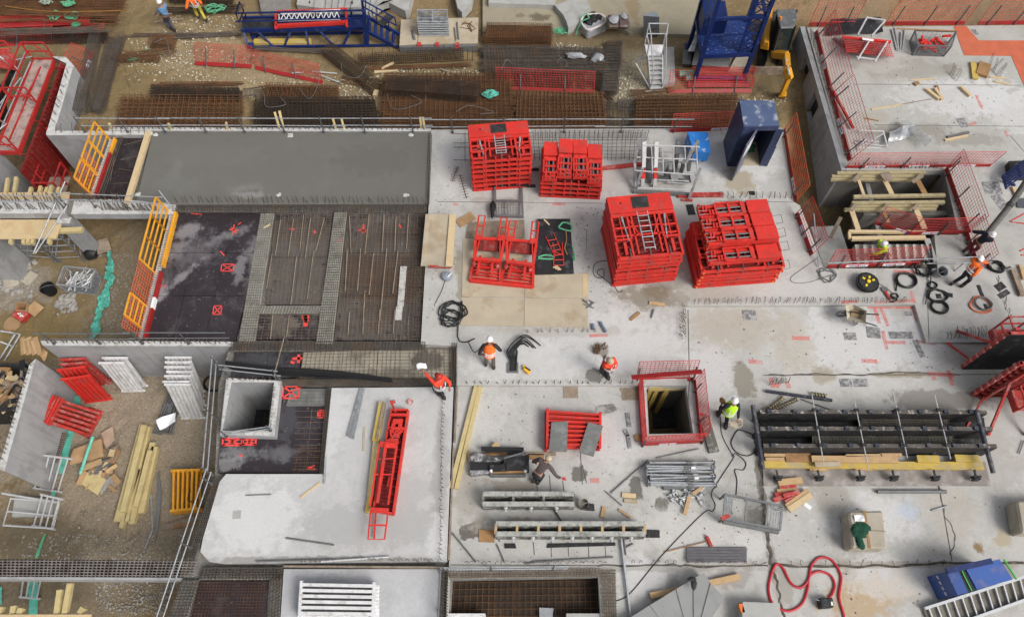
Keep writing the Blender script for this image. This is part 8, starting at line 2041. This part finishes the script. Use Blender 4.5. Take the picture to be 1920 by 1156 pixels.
gr2=thing('angle_grinder','small red grinder with black cable heap beside the reel','power tool',P(1665,553))
part(gr2,'tool_body',MB().rod(P(1659,545,.06),P(1668,560,.06),.05,7),REDOLD,world=True)
part(gr2,'tool_disc',MB().lathe([(0,.08),(.12,.08),(.12,.05),(0,.05)],P(1658,544),12),GALVD,world=True)
part(gr2,'cord',MB().pt([(1668,562),(1672,552),(1680,550),(1684,556),(1676,560),(1672,555),(1682,562),(1670,566)],.04,.025,5),BLACK,world=True)
rl2=thing('cable_reel','small grey cable reel below the tilted plywood sheet','cable reel',P(839,520))
part(rl2,'reel_disc',MB().lathe([(0,.22),(.05,.24),(.19,.2),(.2,.1),(.15,.02)],P(839,521),12),mat('reel_grey',(.22,.25,.29),.5),world=True)
part(rl2,'crank',MB().pr((839,519),(846,512),.24,.02),WHITE,world=True)
tl=thing('yellow_tool','yellow power tool left lying on the slab','power tool',P(988,694))
part(tl,'tool_body',MB().bar(P(983,690,.1),P(993,699,.1),.14,.12).bar(P(980,688,.08),P(986,686,.08),.1,.1),mat('tool_yellow',(.75,.42,.03),.4),world=True,bevel=.02)
part(tl,'tool_grip',MB().pr((985,688),(994,694),.16,.03),BLACK,world=True)
def bucket(label,c,z,r,h,m,tilt=0.0,fill=None):
 T=thing('bucket',label,'bucket',P(*c,z))
 part(T,'bucket_body',MB().lathe([(0,.02),(r*.8,.02),(r,h),(r*1.06,h),(r*.95,h-.01),(r*.76,.05)],n=14),m,smooth=True)
 part(T,'bucket_fill',MB().lathe([(0,h*.5),(r*.88,h*.5)],n=12),fill or BLACK)
 part(T,'bucket_handle',MB().tube([(r*math.cos(a),-.02,h+.0+r*.5*math.sin(a))for a in[i*math.pi/8 for i in range(9)]],.012,5),GALVD)
 T.rotation_euler=(tilt,0,.4)
 return T
bucket('black bucket with red mark beside the mesh box',(98,548),GZ,.28,.42,BLACK)
bucket('grey tin bucket with dark opening below the stairwell landing',(1755,514),0,.2,.4,GALV,.25)
bucket('round cement bucket at the right end of the shorter trough',(1092,948),zB0,.17,.32,MUDSTEEL,0,mat('bucket_mortar',(.2,.18,.15),.9))
for lb,a,b,r in[('short slate blue pipe piece on the mid slab',(1111,607),(1113,617),.06),('longer slate blue pipe piece on the mid slab',(1125,603),(1136,622),.055)]:
 one('pipe_piece',MB().pr(a,b,.06,r,8),mat('slate_pipe',(.13,.17,.23),.5)if 'slate_pipe' not in bpy.data.materials else bpy.data.materials['slate_pipe'],lb,'pipe',smooth=True)
m_=MB()
for k in range(8):m_.pr((1090+R.uniform(-2,30),562+R.uniform(-2,14)),(1095+R.uniform(0,30),566+R.uniform(-4,12)),.04,.022,5)
one('wire_scrap',m_,GALVD,'grey bundle of wire scraps beside the plywood sheets','wire')
one('work_jacket',MB().ell(P(924,388,.25),(.12,.32,.1),9,6,jit=.25).ell(P(923,400,.2),(.07,.25,.07),8,5,jit=.2),BLACK,'black jacket hanging between the red units and the grey frame','jacket',smooth=True)
f=MB().bar(P(930,376,.2),P(980,376,.2),.06).bar(P(930,404,.2),P(978,406,.2),.08).bar(P(978,352,.1),P(980,408,.2),.08).bar(P(928,352,.1),P(930,404,.2),.08).bar(P(952,376,.2),P(952,405,.2),.05)
q=[P(u,v,.15)for u,v in[(932,377),(976,377),(976,403),(932,403)]];m2=sheet_mb(q,8,5,.01,.01);f.add(m2.v,m2.f)
one('steel_grid',f,GALVD,'grey steel frame with grid lying behind the red units','steel grid')
bucket('tiny red cup on the white left slab',(770,755),0,.09,.12,mat('cup_red',(.7,.2,.15),.5),0,WHITE)
one('polystyrene_piece',MB().poly([(540,250),(549,250),(549,257),(539,257)],.0,.02),CONCTOP,'white foam scrap on the wet concrete, left of middle','foam scrap')
for lb,u,v in[('white foam scrap at the far edge of the wet concrete',771,253),('white foam scrap at the near edge of the wet concrete',523,365),('white square foam scrap near the dry slab',761,366),('white foam scrap beside the pale plank',259,364),('white foam scrap at the upper left of the wet concrete',291,253)]:
 one('polystyrene_piece',MB().ell(P(u,v,.01),(.12,.09,.03),8,4,jit=.4),CONCTOP,lb,'foam scrap')
def ribbon(label,pts,w,z=.06):
 q=spline([G(u,v,z)for u,v in pts],8);n=len(q)
 mb=MB()
 def fn(a,b):
  i=min(n-1,int(b*(n-1)+.5));p=q[i];t=q[min(i+1,n-1)]-q[max(i-1,0)];s_=Vector((-t.y,t.x,0)).normalized()
  k=MN.noise(Vector((b*9,w,0)));ww=w*(.75+.7*k)
  return p+s_*((a-.5)*ww+.12*MN.noise(Vector((b*6,5,w))))+Vector((0,0,.10+.16*MN.noise(Vector((a*5+w*9,b*16,3)))))
 mb.grid(fn,8,n-1)
 return one('fleece_strip',mb,TEAL,label,'fleece strip')
ribbon('turquoise fleece strip crumpled on the soil, upper part',[(198,450),(206,475),(210,500),(200,525)],.22)
ribbon('turquoise fleece strip crumpled on the soil, wide middle part',[(206,500),(208,530),(196,565),(188,590)],.42)
ribbon('turquoise fleece strip crumpled on the soil, lower part',[(190,580),(184,605),(176,638)],.34)
cardsheet('turquoise fleece under the trestle at the bottom left',[(56,1084),(74,1084),(72,1160),(56,1160)],.06,TEAL,G,.08)
cardsheet('turquoise fleece at the very bottom left edge',[(-10,1096),(6,1100),(4,1132),(-10,1134)],.06,TEAL,G,.06)
cardsheet('turquoise strip along the foot of the left room wall',[(140,742),(152,742),(122,888),(108,888)],.03,TEAL,G,.02)
cardsheet('small turquoise piece beside the aluminium racks',[(97,918),(106,918),(104,930),(96,929)],.08,TEAL,G,.03)
cardsheet('thin turquoise ribbon above the rebar beam',[(84,1000),(88,1000),(72,1046),(66,1046)],.05,GREENSTRAP,G,.04)
deckmat('rusty mesh leaning at the foot of the left room wall',[(90,806),(130,812),(108,868),(72,862)],12,14,RUST,.012,GZ+.3)
rc=thing('tool_case','red tool case with white lettering lying near cardboard at the left','tool case',G(40,592))
part(rc,'case_body',MB().bar(G(30,586,.15),G(50,596,.15),.42,.3),REDOLD,world=True,bevel=.04)
part(rc,'case_lettering',MB().bar(G(33,587,.31),G(44,593,.31),.05,.012).bar(G(38,586,.31),G(38,594,.31),.04,.012),WHITE,world=True)
one('cardboard_box',MB().bar(G(36,572,.25),G(56,572,.25),.03,.5).bar(G(34,585,.2),G(54,586,.2),.03,.4).bar(G(36,572,.2),G(34,585,.2),.03,.4).bar(G(56,572,.3),G(74,585,.1),.5,.03).bar(G(56,572,.2),G(54,586,.2),.03,.4),CARD,'open cardboard box at the left edge of the soil','cardboard box')
one('cardboard_disc',MB().lathe([(0,.06),(.33,.06),(.35,0),(0,0)],G(24,607),12),CARD,'round piece of cardboard beside the red case','cardboard')
one('boulder',MB().ell(G(25,503,.15),(.3,.26,.24),9,6,jit=.15),STONEGREY,'big round boulder in the rubble at the left','boulder',smooth=True)
for lb,u,v,a in[('flat pinkish rubble slab at the left',22,530,.3),('pale rubble slab right of the pinkish one',56,522,1.1)]:one('rubble_slab',MB().box(G(u,v,.12),(.6,.4,.1),a,.15),BLOCKC,lb,'rubble')
f=MB()
for a,b in[((0,620),(38,626)),((38,626),(8,676)),((0,640),(22,648)),((28,626),(0,672))]:f.rod(G(*a,.6),G(*b,.3),.035,6)
one('tube_trestle',f,GALV,'grey tube trestle on the soil at the left edge','trestle')
bl=thing('black_bin_bag','shiny black bin bag beside the shoring tower','bin bag',G(172,475))
part(bl,'bag_body',MB().ell(G(172,474,.25),(.3,.32,.28),9,6,jit=.2),BLACK,world=True,smooth=True)
one('plywood_offcut',MB().box(G(190,462,.3),(.7,.6,.04),.4,.3),OLDWOOD,'dusty plywood offcut leaning beside the bin bag','plywood')
ph=thing('pump_hose','grey concrete pump hose swung in from the right edge','hose',P(1852,436,1.1))
part(ph,'hose_tube',MB().tube(spline([P(1851,438,.95),P(1872,412,1.25),P(1900,376,1.7),P(1935,325,2.4),P(1990,250,3.6)]),.115,10),HOSEGREY,world=True,smooth=True)
part(ph,'hose_band',MB().rod(P(1892,386,1.58),P(1896,381,1.64),.135,10),BLACKM,world=True)
# ================================================================== PEOPLE
def skin(V,E,Rr):
 me=bpy.data.meshes.new('t');me.from_pydata([tuple(v)for v in V],E,[])
 ob=bpy.data.objects.new('t',me);C.objects.link(ob)
 ob.modifiers.new('s','SKIN')
 for i,d in enumerate(me.skin_vertices[0].data):d.radius=(Rr[i],Rr[i]);d.use_root=i==0
 sd=ob.modifiers.new('u','SUBSURF');sd.levels=sd.render_levels=1
 dg=bpy.context.evaluated_depsgraph_get();dg.update()
 ev=ob.evaluated_get(dg);m=ev.to_mesh()
 mb=MB();mb.add([v.co.copy()for v in m.vertices],[tuple(p.vertices)for p in m.polygons])
 ev.to_mesh_clear();bpy.data.objects.remove(ob);bpy.data.meshes.remove(me)
 return mb
SOLE=mat('boot_leather',(.05,.04,.03),.8,.2,5)
def person(label,z,feet,head,hands,rz,top,legs,hat,hips=.92,vest=None,glove=None,sleeve=None):
 """joints from photo pixels and heights; rz is the way the body faces"""
 fl,fr=P(*feet[0],z+.08),P(*feet[1],z+.08)
 hd=P(*head[:2],z+head[2])
 rt=Vector((math.cos(rz),math.sin(rz),0));fw=Vector((-math.sin(rz),math.cos(rz),0))
 pv=(fl+fr)/2;pv=Vector((pv.x,pv.y,z+hips))+(Vector((hd.x,hd.y,0))-Vector((pv.x,pv.y,0)))*.12
 ax=(hd-pv);L=ax.length;ax.normalize()
 if L>.74:hd=pv+ax*.74
 if L<.6:hd=pv+ax*.6
 nk=hd-ax*.16;ch=pv+ax*.34;sh=pv+ax*.47
 T=thing('person',label,'person',Vector(((fl.x+fr.x)/2,(fl.y+fr.y)/2,z)),0)
 V=[pv,pv+ax*.17,ch,nk,hd];Rr=[.135,.13,.15,.06,.09];E=[(0,1),(1,2),(2,3),(3,4)]
 jt,jr,je=[pv+ax*.02,pv+ax*.17,ch,sh],[.155,.15,.17,.12],[(0,1),(1,2),(2,3)]
 lg,lr,le=[pv+ax*.05,pv],[.15,.155],[(0,1)]
 ex_=MB()
 for s,ft_,hn in((-1,fl,hands[0]),(1,fr,hands[1])):
  S_=sh+rt*s*.19;H=P(*hn[:2],z+hn[2]);d=H-S_
  if d.length>.6:H=S_+d.normalized()*.6
  d=H-S_;bend=math.sqrt(max(0,.09-(d.length/2)**2))if d.length<.6 else 0
  el=(S_+H)/2+(rt*s*.6-fw*.5-Vector((0,0,.5))).normalized()*bend
  n=len(V);V+=[S_,el,H];Rr+=[.058,.045,.03];E+=[(2,n),(n,n+1),(n+1,n+2)]
  n=len(jt);jt+=[S_,el,el.lerp(H,.85)];jr+=[.085,.062,.048];je+=[(3,n),(n,n+1),(n+1,n+2)]
  hp=pv+rt*s*.1-ax*.05;df=ft_-hp
  kb=math.sqrt(max(0,.2025-(df.length/2)**2))
  kn=(hp+ft_)/2+fw*min(kb,.3)
  n=len(V);V+=[hp,kn,ft_];Rr+=[.085,.06,.045];E+=[(0,n),(n,n+1),(n+1,n+2)]
  n=len(lg);lg+=[hp,kn,kn.lerp(ft_,.9)];lr+=[.105,.078,.07];le+=[(1,n),(n,n+1),(n+1,n+2)]
  dd=(H-el).normalized();sd=dd.cross(Vector((0,0,1))).normalized();up=sd.cross(dd)
  hm=MB();hm.ell(H+dd*.04,(.045,.05,.025),8,5)
  for k in range(4):
   b=H+dd*.075+sd*(k-1.5)*.021;l=(.06,.075,.07,.055)[k]
   hm.tube([b,b+dd*l*.6-up*.008,b+dd*l-up*.035],.010,5,.007)
  b=H+dd*.03+sd*s*-.04
  hm.tube([b,b+dd*.035-sd*s*.03,b+dd*.065-sd*s*.03-up*.015],.012,5,.008)
  if glove:part(T,'glove',hm,glove,world=True,smooth=True)
  else:ex_.add(hm.v,hm.f)
  part(T,'boot',MB().ell(ft_+fw*.06+Vector((0,0,-.03)),(.055,.145,.055),9,6,Matrix.Rotation(rz,3,'Z')).rod(ft_+Vector((0,0,-.04)),ft_+Vector((0,0,.12)),.062,8),SOLE,world=True,smooth=True)
 b=skin(V,E,Rr)
 Mh=Matrix((rt,fw,rt.cross(fw))).transposed()
 b.ell(hd+ax*.02,(.078,.095,.115),12,8,Mh).ell(hd+fw*.098-ax*.01,(.016,.022,.025),6,4,Mh)
 for s in(-1,1):b.ell(hd+rt*s*.08,(.014,.025,.032),6,4,Mh)
 b.ell(hd+fw*.085-ax*.055,(.026,.012,.008),6,4,Mh)
 b.add(ex_.v,ex_.f)
 part(T,'body',b,SKIN,world=True,smooth=True)
 ey=MB()
 for s in(-1,1):ey.ell(hd+fw*.086+rt*s*.032+ax*.025,(.012,.008,.009),6,4,Mh)
 part(T,'eyes',ey,BLACK,world=True)
 part(T,'trousers',skin(lg,le,lr),legs,world=True,smooth=True)
 j=part(T,'jacket',skin(jt,je,jr),sleeve or top,world=True,smooth=True)
 e1=ax;Q=Matrix((rt,e1.cross(rt),e1)).transposed()
 if sleeve:
  part(T,'vest',MB().lathe([(.15,-.02),(.205,0),(.205,.2),(.225,.34),(.19,.47),(.09,.53)],pv+ax*.0,14,Q),top,world=True,smooth=True)
 if vest:
  mb=MB()
  for h in(.07,.17):mb.lathe([(.212,h),(.214,h),(.214,h+.045),(.205,h+.045)],pv,14,Q)
  for s in(-1,1):mb.bar(pv+ax*.2+rt*s*.1-fw*.19,pv+ax*.46+rt*s*.1-fw*.19,.045,.012,up=fw)
  part(j,'reflective_band',mb,vest,world=True)
 hm=MB().lathe([(.0,.118),(.05,.111),(.09,.08),(.110,.03),(.114,-.01),(.128,-.015),(.128,-.022),(.11,-.02)],hd+ax*.055,14,Q)
 hm.ell(hd+ax*.042+fw*.12,(.08,.06,.008),9,4,Q)
 part(T,'helmet',hm,hat,world=True,smooth=True)
 return T
ORG=cloth('orange_cloth',(.85,.15,.02));REDC=cloth('red_hivis',(.80,.06,.025));LIME=cloth('lime_hivis',(.45,.78,.02));DRK=cloth('dark_trousers',(.022,.022,.027));NAVY=cloth('navy_top',(.012,.015,.03))
GRYT=cloth('grey_trousers',(.10,.085,.075));BRN=cloth('grey_brown_shirt',(.085,.065,.062));REFL=cloth('reflective',(.6,.6,.6));BLUS=cloth('blue_shirt',(.09,.2,.36));YTR=cloth('yellow_trousers',(.42,.36,.05));MAR=cloth('maroon_trousers',(.13,.02,.03));DKBR=cloth('dark_sleeve',(.03,.022,.025))
HW=mat('white_helmet',(.75,.75,.74),.35,.04);HR=mat('red_helmet',(.42,.03,.02),.4,.06);HB=mat('beige_helmet',(.42,.35,.24),.6,.15,8);RG=cloth('red_glove',(.5,.02,.03))
person('person in orange vest and grey trousers stooping over black cables',0,((911,683),(926,689)),(918,638,1.55),((903,664,.95),(936,652,.95)),0,ORG,GRYT,HW,vest=REFL,sleeve=DKBR)
person('person in red jacket and red helmet stretching an arm with papers',0,((822,738),(833,746)),(823,707,1.6),((788,688,1.4),(843,727,.95)),.8,REDC,DRK,HR,vest=REFL)
one('paper_plan',MB().grid(lambda a,b:bil([P(780,682,1.4),P(798,679,1.4),P(801,690,1.35),P(783,695,1.35)],a,b)+Vector((0,0,.06*math.sin(a*5)+.04*math.sin(b*7))),7,7),PAPER,'crumpled white plan held out by the person in red','paper')
person('person in red jacket with beige helmet holding a dark pole',0,((1133,701),(1141,709)),(1144,677,1.5),((1132,672,1.15),(1149,694,.9)),.7,REDC,DRK,HB,vest=REFL)
one('steel_pole',MB().rod(P(1124,694,.1),P(1136,664,1.5),.03,6),GALVD,'dark pole held upright by the person in the beige helmet','pole')
m_=MB()
for k in range(24):p=P(1123+R.uniform(-10,10),655+R.uniform(-8,10),.02);m_.rod(p,p+Vector((R.uniform(-.15,.15),R.uniform(-.1,.2),R.uniform(.05,.4))),.012,4)
one('wire_tuft',m_,RUST,'rusty wire tuft above the person with the pole','wire')
person('person in lime vest striding with tools beside the shaft fence',zB0,((1347,778),(1361,801)),(1377,752,1.6),((1353,757,1.05),(1384,786,.9)),.1,LIME,DRK,HW,vest=REFL,sleeve=DRK)
one('carried_tool',MB().rod(P(1350,750,1.0),P(1363,758,1.05),.05,6).rod(P(1352,747,1.0),P(1357,752,1.1),.07,6),BROWNWOOD,'brown tool held by the person in the lime vest','tool')
f=MB().tube([P(1366,790,.5),P(1378,802,.4),P(1392,797,.5),P(1390,787,.7),P(1384,784,.8)],.03,5).bar(P(1370,792,.45),P(1384,796,.45),.25,.03)
one('carried_stand',f,PLY,'small pale metal frame carried by the person in the lime vest','tool')
person('person in grey brown shirt bending over with red gloves',zB0,((1000,901),(1009,904)),(1021,869,1.1),((1003,866,.7),(1054,896,.95)),-.7,BRN,DRK,HB,hips=.86,glove=RG)
person('person in orange shirt striding towards the concrete hose',0,((1784,532),(1803,536)),(1837,487,1.45),((1855,494,1.2),(1820,512,1.0)),-1.2,ORG,DRK,HW,vest=REFL)
person('person in navy top and maroon trousers guiding the pump hose',0,((1808,470),(1815,479)),(1859,440,1.55),((1832,432,1.2),(1853,442,1.05)),-1.1,NAVY,MAR,HW)
person('person in lime shirt crouching on the stairs behind red mesh',-1.15,((1634,482),(1644,484)),(1657,457,1.4),((1666,474,.95),(1632,476,.8)),-1.3,LIME,GRYT,HW,hips=.8,vest=REFL)
person('person in blue shirt and white helmet standing among the rebar',YZ,((321,54),(328,58)),(299,5,1.62),((318,26,1.0),(294,30,1.0)),.9,BLUS,cloth('slate_trousers',(.06,.055,.075)),HW)
person('person in orange jacket and yellow trousers walking at the top edge',YZ,((372,33),(387,40)),(355,-8,1.6),((350,14,1.0),(372,8,1.0)),.6,ORG,YTR,HW,vest=REFL)
